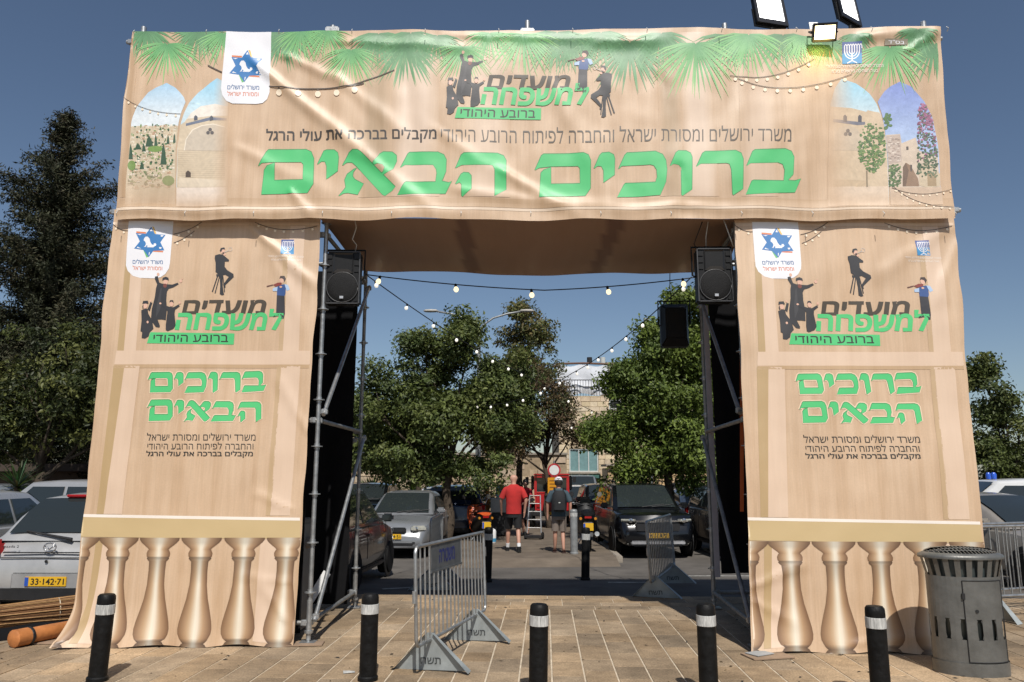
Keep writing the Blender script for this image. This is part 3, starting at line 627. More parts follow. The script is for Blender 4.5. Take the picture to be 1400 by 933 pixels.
strip_arch(A, L4, R4, lambda x, y: fade(mixc((132, 150, 216), (176, 196, 230), (y - 113) / 75), min(1, max(0, (yb - y) / 24))), 1, t)
A.poly([(410,425),(495,420),(505,475),(590,440),(610,520),(720,560),(738,720),(742,850),(440,850),(428,620)], fd(srgb(214,196,176)), 2, t)
A.poly([(412,430),(496,425),(506,590),(428,600)], fd(srgb(196,178,164)), 3, t)
for k in range(60): x, y = rp.uniform(415, 490), rp.uniform(435, 580); A.poly([(x, y), (x + 14, y), (x + 14, y + 7), (x, y + 7)], fd(srgb(*rp.choice([(176,156,140),(222,208,194),(160,142,130)]))), 4, t)
A.poly([(512,735),(512,620),(530,592),(560,610),(605,690),(610,735)], fd(srgb(150,122,98)), 4, t); A.poly([(512,735),(512,620),(530,592),(548,640),(530,735)], fd(srgb(120,98,80)), 5, t)
A.poly([(610,620),(660,590),(735,660),(738,735),(660,745),(612,730)], fd(srgb(206,188,160)), 4, t); A.poly([(660,640),(712,660),(715,735),(662,735)], fd(srgb(170,146,112)), 5, t); A.poly([(558,605),(568,605),(568,645),(558,645)], fd(srgb(90,80,74)), 5, t); A.poly([(533,495),(546,495),(546,515),(533,515)], fd(srgb(90,80,74)), 5, t)
A.poly([(440,742),(745,742),(750,850),(440,850)], fd(srgb(206,182,158)), 5, t)
for k in range(420):
    y = rp.uniform(235, 680); x = rp.uniform(600 + max(0, 300 - y) * .3, min(ixx(R4, y) - 4, 720)); q = (y - 235) / 445
    cc = rp.choice([(158,98,132),(180,120,150),(140,84,112)]) if rp.random() > q * 1.15 else rp.choice([(86,108,78),(66,86,62),(112,126,96)])
    A.ell(x, y, rp.uniform(4, 9), rp.uniform(3, 8), srgb(*cc), 6 + k % 3, t, n=7)
for k in range(110): A.ell(rp.uniform(432, 500), rp.uniform(605, 735), rp.uniform(4, 9), rp.uniform(3, 8), srgb(*rp.choice([(92,122,74),(72,98,60),(120,142,90)])), 6 + k % 3, t, n=7)
A.build('printed_arch_view', hb)
# palm fronds ------------------------------------------------------------
fans = [(150, 20, 100, 1, 0), (220, 72, 125, 1, 1), (330, 18, 110, 1, 0), (415, 35, 105, 1, 1), (620, 30, 120, 1, 0), (680, 25, 100, 1, 1), (770, 28, 95, 1, 1), (855, 95, 115, 1, 1), (950, 40, 110, 1, 0), (1040, 80, 135, 1, 0), (1060, 40, 110, 1, 0), (1150, 45, 100, 1, 0), (1240, 85, 115, 1, 1), (1330, 35, 110, 1, 1),
        (40, 38, 135, 2, 1), (150, 30, 130, 2, 0), (200, 45, 120, 2, 0), (290, 35, 110, 2, 0), (380, 70, 150, 2, 0), (480, 40, 120, 2, 0), (590, 75, 165, 2, 1), (690, 45, 120, 2, 0), (760, 38, 150, 2, 1), (870, 40, 110, 2, 0), (930, 45, 90, 2, 1), (1010, 60, 80, 2, 0), (1100, 40, 70, 2, 0), (1205, 85, 140, 2, 1), (1290, 30, 90, 2, 0), (1345, 75, 120, 2, 0)]
for k, (zx, zy, zr, which, bright) in enumerate(fans):
    cx, cy = (140 + zx / 2.5, 30 + zy / 2.5) if which == 1 else (700 + zx / 2.333, 30 + zy / 2.333); r = zr / 2.3
    A = Art(HS, 8); n = 31
    for i in range(n):
        an = R(-100 + 200 * i / (n - 1) + rp.uniform(-3, 3)); rr = r * rp.uniform(.78, 1.08) * (1 - .12 * abs(math.sin(an))); dx, dy = math.sin(an), math.cos(an)
        bend = .26 * rr * abs(dx); w = r * .020 if bright else r * .030
        P = [(cx + dx * rr * q, cy + dy * rr * q + bend * q * q * 1.5) for q in (.02, .35, .7, 1)]
        P = [(min(1281, max(182, x)), max(41, y)) for x, y in P]; nx, ny = -dy, dx
        c0 = srgb(72, 158, 96) if bright else srgb(66, 132, 88); c1 = srgb(*rp.choice([(138, 214, 122), (120, 200, 118), (158, 222, 138)])) if bright else srgb(*rp.choice([(84, 158, 98), (104, 178, 116)]))
        lay = 2 + bright * 2 + i % 2
        for s_, (q0, q1) in enumerate(((0, 1), (1, 2), (2, 3))):
            wa, wb = (w * .5, w, w * .8, .1)[q0], (w * .5, w, w * .8, .1)[q1]; f0, f1 = q0 / 3, q1 / 3
            (x0, y0), (x1, y1) = P[q0], P[q1]; ca = tuple(c0[j] * (1 - f0) + c1[j] * f0 for j in range(3)) + (.92,); cb = tuple(c0[j] * (1 - f1) + c1[j] * f1 for j in range(3)) + (.92 - .25 * (q1 == 3),)
            if abs(y1 - y0) + abs(x1 - x0) < .8: continue
            vs_ = [A.bm.verts.new((x0 + sx * nx * ww, y0 + sx * ny * ww, lay)) for (x0, y0, ww, sx) in ((x0, y0, wa, 1), (x0, y0, wa, -1), (x1, y1, wb, -1), (x1, y1, wb, 1))]
            for v, cc in zip(vs_, (ca, ca, cb, cb)): v[A.cl] = cc
            A.bm.faces.new(vs_)
    if len(A.bm.verts): A.build('printed_palm_frond', hb)
# printed lamps, logos and lettering -------------------------------------
z1 = crop(140, 20, 3.217); z3 = crop(840, 0, 2.917)
for pts, nb, r_, w_ in (([z1(735, 312), z1(960, 345), z1(1158, 306)], 5, 4.2, 1.6), ([z1(465, 222), z1(500, 240), z1(527, 252)], 1, .1, 1.6), ([(480, 118), (515, 108), (542, 97)], 1, .1, 1.5), ([z1(80, 352), z1(180, 440), z1(350, 442)], 8, 1.6, .6),
    ([z3(465, 308), z3(640, 335), z3(800, 238)], 8, 2.4, .8), ([z3(490, 318), z3(690, 400), z3(950, 300)], 9, 2.6, .8), ([z3(1110, 752), z3(1230, 800), z3(1355, 755)], 9, 1.3, .6), ([z3(1120, 750), z3(1200, 825), z3(1350, 832)], 9, 1.3, .6)):
    A = Art(HS, 8, 4); string_print(A, pts, nb, r_, 7, w_); A.build('printed_lamp_string', hb)
A = Art(HS, 5, 6)
ht = lambda x, y: z1(560 + (x - 155) * .333, 152 + (y - 120) * .328)
star_logo(A, ht, [z1(*p) for p in [(545,68),(745,66),(737,340),(727,370),(708,388),(680,393),(575,392),(548,380),(530,355),(524,325),(530,240)]]); 
A.build('emblem', hb)
A = Art(HS, 5, 6); menorah(A, *z3(912, 168), *z3(988, 258), [('החברה לשיקום ולפיתוח הרובע היהודי', *[v for v in (z3(848, 0)[0], z3(1072, 0)[0], z3(0, 258)[1], z3(0, 277)[1])]), ('בעיר העתיקה בירושלים בע"מ', z3(870, 0)[0], z3(1050, 0)[0], z3(0, 279)[1], z3(0, 297)[1])])
A.build('emblem', hb); A = Art(HS, 5, 6); A.poly([z3(1076, 164), z3(1168, 162), z3(1168, 184), z3(1076, 188)], srgb(150, 140, 120), 6); A.text('בס"ד', z3(1090, 0)[0], z3(1155, 0)[0], z3(0, 168)[1], z3(0, 182)[1], WHITE, 7, .01)
A.build('small_inscription', hb)
A = Art(HS, 5, 6); z5 = crop(590, 60, 5.185)
b2 = lambda a, b_, c_, d_: (z5(a, 0)[0], z5(c_, 0)[0], z5(0, b_)[1], z5(0, d_)[1])
logo_group(A, fit((20, 285, 360, 855), z5(117, 50) + z5(392, 510)), fit((630, 65, 818, 485), z5(1142, 158) + z5(1312, 528), True), fit((1095, 318, 1295, 685), z5(978, 50) + z5(1158, 350)),
    b2(402, 222, 1000, 325), b2(360, 283, 1132, 440), [z5(180, 535), z5(200, 458), z5(792, 457), z5(790, 538)], b2(220, 472, 750, 525))
A.build('printed_family_logo', hb)
text_words(HS, hb, 'משרד ירושלים ומסורת ישראל והחברה לפיתוח הרובע היהודי', 606, 1083, 174, 196, srgb(88, 78, 66), -.002); text_words(HS, hb, 'מקבלים בברכה את עולי הרגל', 365, 600, 176, 197, srgb(60, 52, 44), .022)
for W, tf in ((WORD2, crop(340, 195, 3.684)), (WORD1, crop(720, 195, 3.59))):
    A = Art(HS, 5); word(A, W, tf); A.build('lettering', hb)

# tower fronts -----------------------------------------------------------
TART = [(156.7, 287.5), (441, 287.5), (405, 885), (97, 885)]
def tower(corners, folds, seed, label, flare):
    def hang(a, b, X, Y):
        e = .020 * noise.noise(Vector((Y * .9, seed, 2))) + .014 * noise.noise(Vector((Y * 3, seed, 5)))
        k = max(0, 1 - a * 14) - max(0, 1 - (1 - a) * 14)
        out = Vector((0, 0, 0))
        if b > .9: out = Vector((flare * (1 - a) ** 6, -.14 * (1 - a) ** 5 * abs(flare) / .1, 0)) * ((b - .9) / .1) ** 2 + Vector((0, -.02 * ((b - .9) / .1) ** 2 * (1 + math.sin(X * 9 + seed)), 0))
        return Vector((e * k, 0, .012 * math.sin(X * 7 + seed) * (1 if b > .985 else 0) + .012)) + out
    S = Sheet(corners, TART, folds, seed, .010, .035, hang); o = S.base('tower_banner'); tag(o, label, 'banner', 'banners on the gate towers')
    A = Art(S, 8)
    ol = srgb(178, 150, 100)[:3] + (.75,); li = srgb(229, 203, 180)[:3] + (.6,)
    for q, c in [([(173,360),(181,360),(170,484),(161,484)], ol), ([(181,360),(196,360),(187,484),(170,484)], li), ([(156,505),(171,505),(142,708),(132,708)], ol), ([(171,505),(192,505),(168,708),(142,708)], li),
                 ([(398,310),(418,310),(410,484),(388,484)], li), ([(385,505),(412,505),(399,710),(372,710)], li), ([(390,330),(398,330),(388,484),(382,484)], srgb(186,158,116)[:3] + (.5,)), ([(380,505),(386,505),(373,710),(366,710)], srgb(186,158,116)[:3] + (.6,)),
                 ([(142,742),(168,742),(150,880),(122,880)], li), ([(132,742),(142,742),(122,880),(113,880)], ol), ([(360,742),(404,742),(398,880),(350,880)], li),
                 ([(160,484),(426,484),(425,503),(157,503)], li), ([(157,503),(424,503),(424,508),(157,508)], srgb(182,150,108)[:3] + (.6,)), ([(140,305),(438,305),(438,309),(150,309)], srgb(230,208,186)[:3] + (.5,))]: A.poly(q, c, 0)
    A.poly([(108,708),(412,713),(412,717),(108,712)], srgb(242, 232, 220), 2); A.poly([(108,712),(412,717),(412,742),(106,739)], srgb(200, 175, 128), 1)
    A.build('printed_panel', o)
    prof = [(212,118),(225,116),(240,104),(258,82),(270,66),(280,58),(286,64),(300,70),(318,68),(324,62),(330,66),(340,58),(347,50),(400,48),(480,50),(560,62),(640,82),(690,94),(730,99),(760,96),(785,84),(802,68),(808,60),(812,70),(822,76),(835,82)]
    ramp = [(-1, (122, 90, 60)), (-.75, (154, 120, 86)), (-.4, (192, 160, 124)), (-.05, (232, 222, 200)), (.1, (238, 230, 212)), (.45, (186, 152, 116)), (.8, (142, 108, 76)), (1, (114, 82, 54))]
    for xt, xb in ((110, 90), (163.6, 154), (221, 209.6), (279, 268.5), (338, 327.5), (396, 386)):
        A = Art(S, 8); nu = 13; grid = []
        for (zy, hw) in prof:
            y = 690 + zy / 4.242 + (2 if False else 0); f = (y - 740) / 145; cx = xt + (xb - xt) * f; row = []
            for i in range(nu):
                u = -1 + 2 * i / (nu - 1); x = cx + u * hw / 4.242
                edge = np.interp(y, [300, 885], [441, 405]); x = min(x, edge - 1); x = max(x, np.interp(y, [300, 885], [156, 99]))
                v = A.bm.verts.new((x, y, 3)); c = [np.interp(u, [r_[0] for r_ in ramp], [r_[1][j] for r_ in ramp]) for j in range(3)]
                k = 1.0
                if zy < 270: k = .86 + .14 * (zy - 212) / 58 * (1 if zy > 240 else .3)
                if 318 < zy < 335 or zy > 800: k = .72
                if 335 <= zy < 480: k = .82 + .18 * (zy - 335) / 145
                v[A.cl] = srgb(*[q * k for q in c]); row.append(v)
            grid.append(row)
        for r0, r1 in zip(grid, grid[1:]):
            for i in range(nu - 1):
                try: A.bm.faces.new((r0[i], r0[i + 1], r1[i + 1], r1[i]))
                except ValueError: pass
        A.build('printed_baluster', o)
    z7 = crop(170, 300, 10.36)
    A = Art(S, 4); star_logo(A, z7, [z7(*p) for p in [(78,36),(700,36),(655,640),(640,720),(590,800),(520,850),(430,865),(230,860),(130,830),(60,760),(35,680),(40,600)]]); A.build('emblem', o)
    z4 = crop(120, 290, 3.01)
    A = Art(S, 4); menorah(A, *z4(800, 119), *z4(852, 182), [('החברה לשיקום ולפיתוח הרובע היהודי', z4(748, 0)[0], z4(892, 0)[0], z4(0, 186)[1], z4(0, 198)[1]), ('בעיר העתיקה בירושלים בע"מ', z4(760, 0)[0], z4(882, 0)[0], z4(0, 200)[1], z4(0, 211)[1])]); A.build('emblem', o)
    zc = crop(190, 330, 6.219); bb = lambda a, b_, c_, d_: (zc(a, 0)[0], zc(c_, 0)[0], zc(0, b_)[1], zc(0, d_)[1])
    A = Art(S, 4); logo_group(A, zc, zc, zc, bb(370, 520, 1095, 645), bb(310, 598, 1240, 785), [zc(75, 895), zc(105, 800), zc(820, 810), zc(812, 905)], bb(130, 822, 765, 884)); A.build('printed_family_logo', o)
    for pts, nb, r_ in (([z4(100, 50), z4(135, 85), z4(170, 82)], 2, 1.6), ([z4(355, 95), z4(420, 80), z4(470, 42)], 3, 1.8), ([z4(355, 132), z4(400, 115), z4(440, 80)], 3, 1.6), ([z4(690, 45), z4(800, 100), z4(950, 60)], 7, 1.8)):
        A = Art(S, 7); string_print(A, pts, nb, r_); A.build('printed_lamp_string', o)
    z8 = crop(190, 500, 6.222)
    A = Art(S, 4); word(A, WORD1, fit((50, 36, 1353, 270), z8(85, 74) + z8(1090, 264)), 1.6); A.build('lettering', o); A = Art(S, 4); word(A, WORD2, fit((55, 32, 1309, 276), z8(80, 320) + z8(1050, 514)), 1.6); A.build('lettering', o)
    q = lambda a, b_, c_, d_: (z8(a, 0)[0], z8(c_, 0)[0], z8(0, b_)[1], z8(0, d_)[1])
    text_words(S, o, 'משרד ירושלים ומסורת ישראל', *q(80, 605, 1005, 672), INK, 0, 4); text_words(S, o, 'והחברה לפיתוח הרובע היהודי', *q(85, 685, 988, 746), INK, 0, 4); text_words(S, o, 'מקבלים בברכה את עולי הרגל', *q(75, 757, 985, 818), INK, .022, 4)
    return o
TB1 = tower([(-4.44, 8.1, 4.60), (-2.12, 8.1, 4.60), (-2.20, 8.06, 0), (-4.44, 8.06, 0)], [(345, 310, 432, 395, .025, 7), (360, 320, 425, 470, .008, 9), (400, 700, 350, 680, .010, 6), (395, 850, 360, 800, .014, 8), (100, 880, 150, 800, .02, 9), (398, 800, 330, 790, .010, 7), (300, 560, 330, 850, .006, 20), (425, 600, 380, 520, .012, 8)], 1.7,
    'sand coloured printed banner with balusters on the left gate tower', -.10)
TB2 = tower([(2.43, 7.95, 4.53), (4.80, 7.9, 4.52), (4.64, 7.72, 0), (2.33, 7.78, 0)], [(430, 312, 330, 380, .015, 10), (405, 870, 340, 850, .02, 8), (110, 800, 180, 770, .018, 7), (110, 820, 160, 850, .014, 8), (440, 330, 400, 420, .014, 8), (230, 872, 330, 862, .012, 7)], 5.3,
    'sand coloured printed banner with balusters on the right gate tower, behind the litter bin', -.03)
# ---------------------------------------------------------------- scaffold gate
gate = thing('scaffold_gate', 'scaffold gateway of grey steel tubes with two towers hung with black cloth', 'gateway', (.2, 9.1, 0))
ros = None
def post(x, y, h, m=M_pole_old, top=0):
    global ros
    b = MB(); b.tube([(x, y, .03), (x, y, h)], .0245, 12); b.tube([(x, y, .12), (x, y, .42)], .03, 12)
    o = b.build('post', m, gate, smooth=2, world=True)
    MB().box((x, y, .012), (.16, .16, .012)).tube([(x, y, .01), (x, y, .2)], .019, 10).lathe([(.045, .10), (.045, .125)], 10, (x, y, 0)).build('base_jack', M_galv, o, world=True)
    if ros is None:
        ros = MB().lathe([(.03, -.006), (.062, -.005), (.062, .005), (.03, .006)], 10).lathe([(.031, -.03), (.031, .03)], 10).mesh('rosette', smooth=2); ros.materials.append(M_galv)
    z = .5
    while z < h - .2:
        r = obj('rosette', ros, None, o); r.location = Vector((x, y, z)) - gate.location; z += .5
    if top: MB().tube([(x, y, h - .1), (x, y, h + .12)], .031, 10).tube([(x - .07, y, h + .02), (x + .07, y, h + .02)], .02, 8).build('coupler', M_galv, o, smooth=2, world=True)
    return o
def rod(name, p, q, r=.024, m=M_pole_old):
    o = MB().tube([p, q], r, 10).build(name, m, gate, smooth=2, world=True)
    d = (Vector(q) - Vector(p)).normalized()
    for e, s in ((p, 1), (q, -1)): MB().box(Vector(e) + d * .05 * s, (.07, .05, .06)).build('coupler', M_galv, o, bevel=.008, world=True)
    return o
LT = [(-4.36, 8.22), (-2.09, 8.22), (-2.05, 10.35), (-4.36, 10.35)]; RT = [(2.46, 8.03), (4.74, 7.99), (4.80, 10.25), (2.62, 10.3)]
for T, h in ((LT, 6.80), (RT, 6.72)):
    for i, (x, y) in enumerate(T): post(x, y, h if i < 2 else 4.62, M_galv if i == 1 and T is LT else M_pole_old, top=i < 2)
    q = [Vector((x, y, 0)) for x, y in T]; Z = Vector((0, 0, 1))
    for z in (.2, 2.28, 4.36):
        for i in range(4): rod('ledger', q[i] + Z * z, q[(i + 1) % 4] + Z * z)
li, lr = Vector((-2.09, 8.22, 0)), Vector((-2.05, 10.35, 0)); ri, rr_ = Vector((2.46, 8.03, 0)), Vector((2.62, 10.3, 0)); off = Vector((.055, 0, 0)); Z = Vector((0, 0, 1))
rod('brace', li + off + Z * .22, lr + off + Z * 2.22, m=M_galv); rod('brace', li + off + Z * 2.34, lr + off + Z * 4.3, m=M_galv)
rod('brace', ri - off + Z * .22, rr_ - off + Z * 2.22); rod('brace', ri - off + Z * 2.34, rr_ - off + Z * 4.3)
rod('brace', (4.7, 10.28, .25), (2.66, 10.34, 2.2)); rod('brace', (-4.3, 10.4, .25), (-2.1, 10.4, 2.2))
# beams of the header
for y0, y1, z0, z1 in ((8.2, 8.0, 6.68, 6.60), (8.2, 8.0, 4.60, 4.55), (10.36, 10.28, 4.62, 4.58)):
    rod('beam', (-4.5, y0 - .06, z0), (4.9, y1 - .06, z1), .026, M_galv)
for x, z in ((-2.09, 6.6), (.18, 6.58), (2.46, 6.56)): MB().tube([(x, 8.1, 4.5), (x, 8.1, z + (.34 if abs(x) < 1 else .26))], .03, 10).build('header_post', M_galv, gate, smooth=2, world=True); MB().box((x, 8.1, z + .20), (.16, .09, .07)).build('coupler', M_galv, gate, bevel=.012, world=True)
for x in (-3.3, -1.5, .2, 1.8, 3.6): rod('truss', (x, 8.14 - x * .02, 4.58), (x, 10.3, 4.6))
# small ties along the cloth edges
tie = MB().tube([(-.02, -.03, .0), (.0, -.06, .012), (.02, -.03, 0)], .004, 5)
tm = None
for x, y, z in [(-4.3 + k * .83, 7.93 - k * .018, 6.66 - k * .0075) for k in range(12)] + [(-4.3 + k * .75, 7.93 - k * .016, 4.5 - k * .006) for k in range(13)]:
    if tm is None: tm = MB().tube([(0, -.02, -.03), (.004, -.05, -.005), (0, -.02, .03)], .004, 5).mesh('tie'); tm.materials.append(mat('white_tie', (.6, .6, .58), .5, var=0))
    o = obj('tie', tm, None, gate); o.location = Vector((x, y, z)) - gate.location
# black cloth lining the towers
def lining(a, b, z0, z1, seed):
    a, b = Vector(a), Vector(b); n = 30; m = 24; V = []; nn = Vector((-(b - a).y, (b - a).x, 0)).normalized()
    for j in range(m + 1):
        for i in range(n + 1):
            t = i / n; p = a.lerp(b, t); d = .03 * math.sin(t * 23 + seed) * (.3 + j / m) + .03 * noise.noise(Vector((t * 5, j * .15, seed)))
            V.append(p + nn * d + Vector((0, 0, z1 + (z0 - z1) * j / m)))
    MB().add(V, [(j * (n + 1) + i, j * (n + 1) + i + 1, (j + 1) * (n + 1) + i + 1, (j + 1) * (n + 1) + i) for j in range(m) for i in range(n)]).build('lining_cloth', M_black_cloth, gate, smooth=True, world=True)
lining((-4.30, 8.3, 0), (-4.30, 10.28, 0), .05, 4.45, 1); lining((-4.28, 10.26, 0), (-2.13, 10.26, 0), .06, 4.5, 2)
lining((4.66, 8.1, 0), (4.70, 10.15, 0), .05, 4.4, 3); lining((2.70, 10.2, 0), (4.68, 10.16, 0), .45, 4.5, 4)
lining((-4.28, 8.32, 0), (-2.2, 8.32, 0), .08, 4.4, 6); lining((2.56, 8.12, 0), (4.64, 8.1, 0), .08, 4.35, 8)
MB().box((2.66, 10.22, 2.2), (.07, .01, 3.6)).build('cloth_hem', mat('pale_hem', (.42, .40, .44), .6), gate, world=True)
MB().prism([(2.66, 4.0), (2.70, 4.0), (2.56, 1.3), (2.52, 1.3)], 8.6, 8.606).build('strap', mat('orange_strap', (.55, .12, .03), .7), gate, world=True)
# the cloth under the header
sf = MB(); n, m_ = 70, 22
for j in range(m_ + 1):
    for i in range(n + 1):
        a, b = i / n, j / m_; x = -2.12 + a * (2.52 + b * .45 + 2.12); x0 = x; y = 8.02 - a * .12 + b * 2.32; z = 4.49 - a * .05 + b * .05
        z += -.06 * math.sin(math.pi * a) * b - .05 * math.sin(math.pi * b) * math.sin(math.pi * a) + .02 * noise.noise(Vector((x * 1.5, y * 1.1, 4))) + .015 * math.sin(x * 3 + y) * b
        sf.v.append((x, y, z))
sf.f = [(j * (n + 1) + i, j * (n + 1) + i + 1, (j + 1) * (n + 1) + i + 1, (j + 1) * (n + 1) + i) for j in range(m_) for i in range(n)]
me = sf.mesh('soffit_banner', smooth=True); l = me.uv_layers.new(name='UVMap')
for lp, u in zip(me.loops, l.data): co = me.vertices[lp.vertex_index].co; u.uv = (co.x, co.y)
at = me.attributes.new('Col', 'FLOAT_COLOR', 'POINT'); at.data.foreach_set('color', np.array([(.16, .075, .04, 1) if (abs(v.co.x + .55) < .09 or abs(v.co.x - 1.15) < .09) else (.22, .115, .065, .85) for v in me.vertices], dtype=np.float32).ravel())  # vinyl tinted dark brown: the shade under the header is put into the colour
tag(obj('soffit_banner', me, M_vinyl), 'banner cloth stretched overhead under the gate header, its shade coloured in brown', 'banner')

# ---------------------------------------------------------------- speakers
def speaker(loc, rz, label, tilt=0, back=False):
    t = thing('loudspeaker', label, 'speaker', loc, rz, 'loudspeakers hung on the gate'); t.rotation_euler = (tilt, 0, rz)
    w, h, d = .19, .30, .30
    sec = [(-w, h), (w, h), (w, -h), (-w, -h)]
    b = MB(); sb = lambda k, y: [(-w * k, y, -h * k), (w * k, y, -h * k), (w * k, y, h * k), (-w * k, y, h * k)]
    V = sb(1, 0) + sb(1, .14) + sb(.72, d); b.add(V, [(0, 1, 2, 3), (11, 10, 9, 8)] + [(j * 4 + i, j * 4 + (i + 1) % 4, j * 4 + 4 + (i + 1) % 4, j * 4 + 4 + i) for j in (0, 1) for i in range(4)])
    b.build('cabinet', M_blackplastic, t, bevel=.018)
    # front: frame rim, horn above, round grille below, badge, corner screws
    fr = MB(); 
    for a, c, e in (((-w + .006, -.006, 0), (.012, .014, 2 * h - .01), 0), ((w - .006, -.006, 0), (.012, .014, 2 * h - .01), 0), ((0, -.006, h - .006), (2 * w - .03, .014, .012), 0), ((0, -.006, -h + .006), (2 * w - .03, .014, .012), 0)): fr.box(a, c)
    fr.build('rim', mat('speaker_rim', (.05, .05, .052), .4, var=.1), t)
    hz = .17; hn = MB(); o4 = [(-.11, -.012, .28), (.11, -.012, .28), (.11, -.012, .05), (-.11, -.012, .05)]; i4 = [(-.02, .06, .19), (.02, .06, .19), (.02, .06, .145), (-.02, .06, .145)]
    hn.add(o4 + i4, [(i, (i + 1) % 4, 4 + (i + 1) % 4, 4 + i) for i in range(4)] + [(4, 5, 6, 7)]); hn.build('horn', mat('horn_plastic', (.022, .022, .023), .35, var=.1), t)
    MB().add([(-.11, -.013, .05), (.11, -.013, .05), (.06, -.03, .09), (-.06, -.03, .09)], [(0, 1, 2, 3)]).build('horn_lip', mat('speaker_rim', (0, 0, 0)), t)
    gr = MB(); R0 = .172; pr = [(R0, 0), (R0, -.012), (R0 - .015, -.022), (.1, -.030), (.001, -.033)]; gr.lathe(pr, 28, (0, 0, -.115), axis='y'); gr.build('grille', M_grille, t, smooth=2)
    rg = MB(); rg.tube([(R0 * math.cos(a), -.014, -.115 + R0 * math.sin(a)) for a in np.linspace(0, 2 * math.pi, 29)], .006, 6); rg.build('grille_ring', mat('speaker_rim', (0, 0, 0)), t, smooth=True)
    MB().box((0, -.038, -.235), (.04, .012, .028)).build('badge', mat('silver_badge', (.55, .55, .55), .3, .5, var=0), t)
    for sx in (-1, 1):
        MB().lathe([(.016, -.012), (.016, .0)], 10, (sx * .145, 0, -.262), axis='y').build('bolt_cap', M_blackplastic, t)
        for q in range(3): MB().box((sx * .15, -.004, .235 - q * .075), (.055, .012, .05)).build('port_rib', M_blackplastic, t, bevel=.004)
    MB().tube([(-.19, .1, .0), (-.22, .1, .02), (-.22, .12, .35), (.22, .12, .35), (.22, .1, .02), (.19, .1, 0)], .012, 8).build('yoke', M_blackplastic, t, smooth=2)
    return t
speaker((-1.885, 8.22, 3.865), R(2), 'black loudspeaker hung on the left gate tower')
speaker((2.215, 8.05, 3.85), R(-1), 'black loudspeaker hung on the right gate tower, facing the camera', 0)
s3 = speaker((2.28, 10.55, 3.76), R(176), 'black loudspeaker seen from behind, hanging at the rear of the right tower')
cb = mat('cable_black', (.012, .012, .012), .6, var=0); cw = mat('cable_white', (.45, .45, .43), .6, var=0)
for pts, m, lab in (([(-1.75, 8.1, 4.5), (-1.74, 8.15, 4.42), (-1.79, 8.2, 4.3), (-1.75, 8.25, 4.25), (-1.78, 8.3, 4.16)], cw, 'thin white cable dangling above the left loudspeaker'), ([(2.1, 8.0, 4.46), (2.06, 8.1, 4.33), (2.04, 8.2, 4.25), (2.1, 8.25, 4.14)], cb, 'thin black cable looping down beside the right loudspeaker'),
                    ([(2.16, 8.0, 4.46), (2.15, 8.1, 4.3), (2.17, 8.2, 4.15)], cw, 'pale cable running straight down onto the right loudspeaker'), ([(2.3, 7.93, 4.46), (2.42, 8.0, 4.15)], cw, 'pale slanting cord above the right loudspeaker'), ([(2.22, 10.35, 4.55), (2.22, 10.4, 4.3), (2.26, 10.5, 4.05)], cb, 'black cable holding the rear loudspeaker')):
    tag(MB().tube(pts, .006, 6).build('cable', m, smooth=True), lab, 'cable')

# ---------------------------------------------------------------- floodlights
M_led = mat('led_white', (.9, .9, .9), .4, var=0, emit=(1, 1, .98), es=6); M_ledw = mat('led_warm', (.9, .8, .5), .4, var=0, emit=(1, .80, .40), es=9)
def flood(loc, rx, rz, w, h, led, label, bracket=True):
    t = thing('floodlight', label, 'floodlight', loc, 0, 'floodlights on top of the gate'); M = Matrix.Rotation(rz, 3, 'Z') @ Matrix.Rotation(rx, 3, 'X'); c = M @ Vector((0, 0, h / 2 + .06)) + Vector((0, 0, .07))
    P = lambda v: M @ Vector(v) + c
    b = MB(); b.box(c, (w, .055, h), M); b.build('housing', M_blackplastic, t, bevel=.012)
    rm = MB()
    for q, s in (((-w / 2 + .018, -.034, 0), (.036, .02, h)), ((w / 2 - .018, -.034, 0), (.036, .02, h)), ((0, -.034, h / 2 - .018), (w - .074, .02, .036)), ((0, -.034, -h / 2 + .03), (w - .074, .02, .06))): rm.box(P(q), s, M)
    rm.build('bezel', mat('flood_bezel', (.02, .02, .022), .35), t)
    MB().box(P((0, -.030, .012)), (w - .074, .004, h - .098), M).build('led_panel', led, t)
    fn = MB()
    for k in range(9): fn.box(P((-w / 2 + .05 + k * (w - .1) / 8, .045, 0)), (.008, .035, h * .8), M)
    fn.build('cooling_fin', M_blackplastic, t)
    MB().tube([P((-w / 2 - .012, 0, 0)), P((-w / 2 - .02, 0, -h / 2 - .03)), P((w / 2 + .02, 0, -h / 2 - .03)), P((w / 2 + .012, 0, 0))], .011, 6).build('bracket', M_blackplastic, t, smooth=2)
    MB().tube([P((0, 0, -h / 2 - .03)), (0, 0, .0), (0, .02, -.06)], .02, 8).box((0, 0, -.03), (.08, .1, .06)).build('clamp', M_blackplastic, t)
    return t
flood((2.98, 7.95, 6.64), R(-10), R(14), .40, .42, M_led, 'lit white LED floodlight on top of the gate, left of the two big ones')
flood((3.87, 7.93, 6.66), R(-8), R(34), .38, .42, M_led, 'lit white LED floodlight on top of the gate, nearest its right end')
f3 = thing('floodlight', 'small lit warm floodlight leaning over the top edge of the header', 'floodlight', (3.47, 7.74, 6.50), 0, 'floodlights on top of the gate')
M3 = Matrix.Rotation(R(-6), 3, 'Z') @ Matrix.Rotation(R(28), 3, 'X'); P3 = lambda v: M3 @ Vector(v) + Vector((0, -.02, .04))
MB().box(P3((0, 0, 0)), (.26, .05, .2), M3).build('housing', M_blackplastic, f3, bevel=.01)
MB().box(P3((0, -.027, 0)), (.215, .006, .14), M3).build('led_panel', M_ledw, f3)
bz = MB()
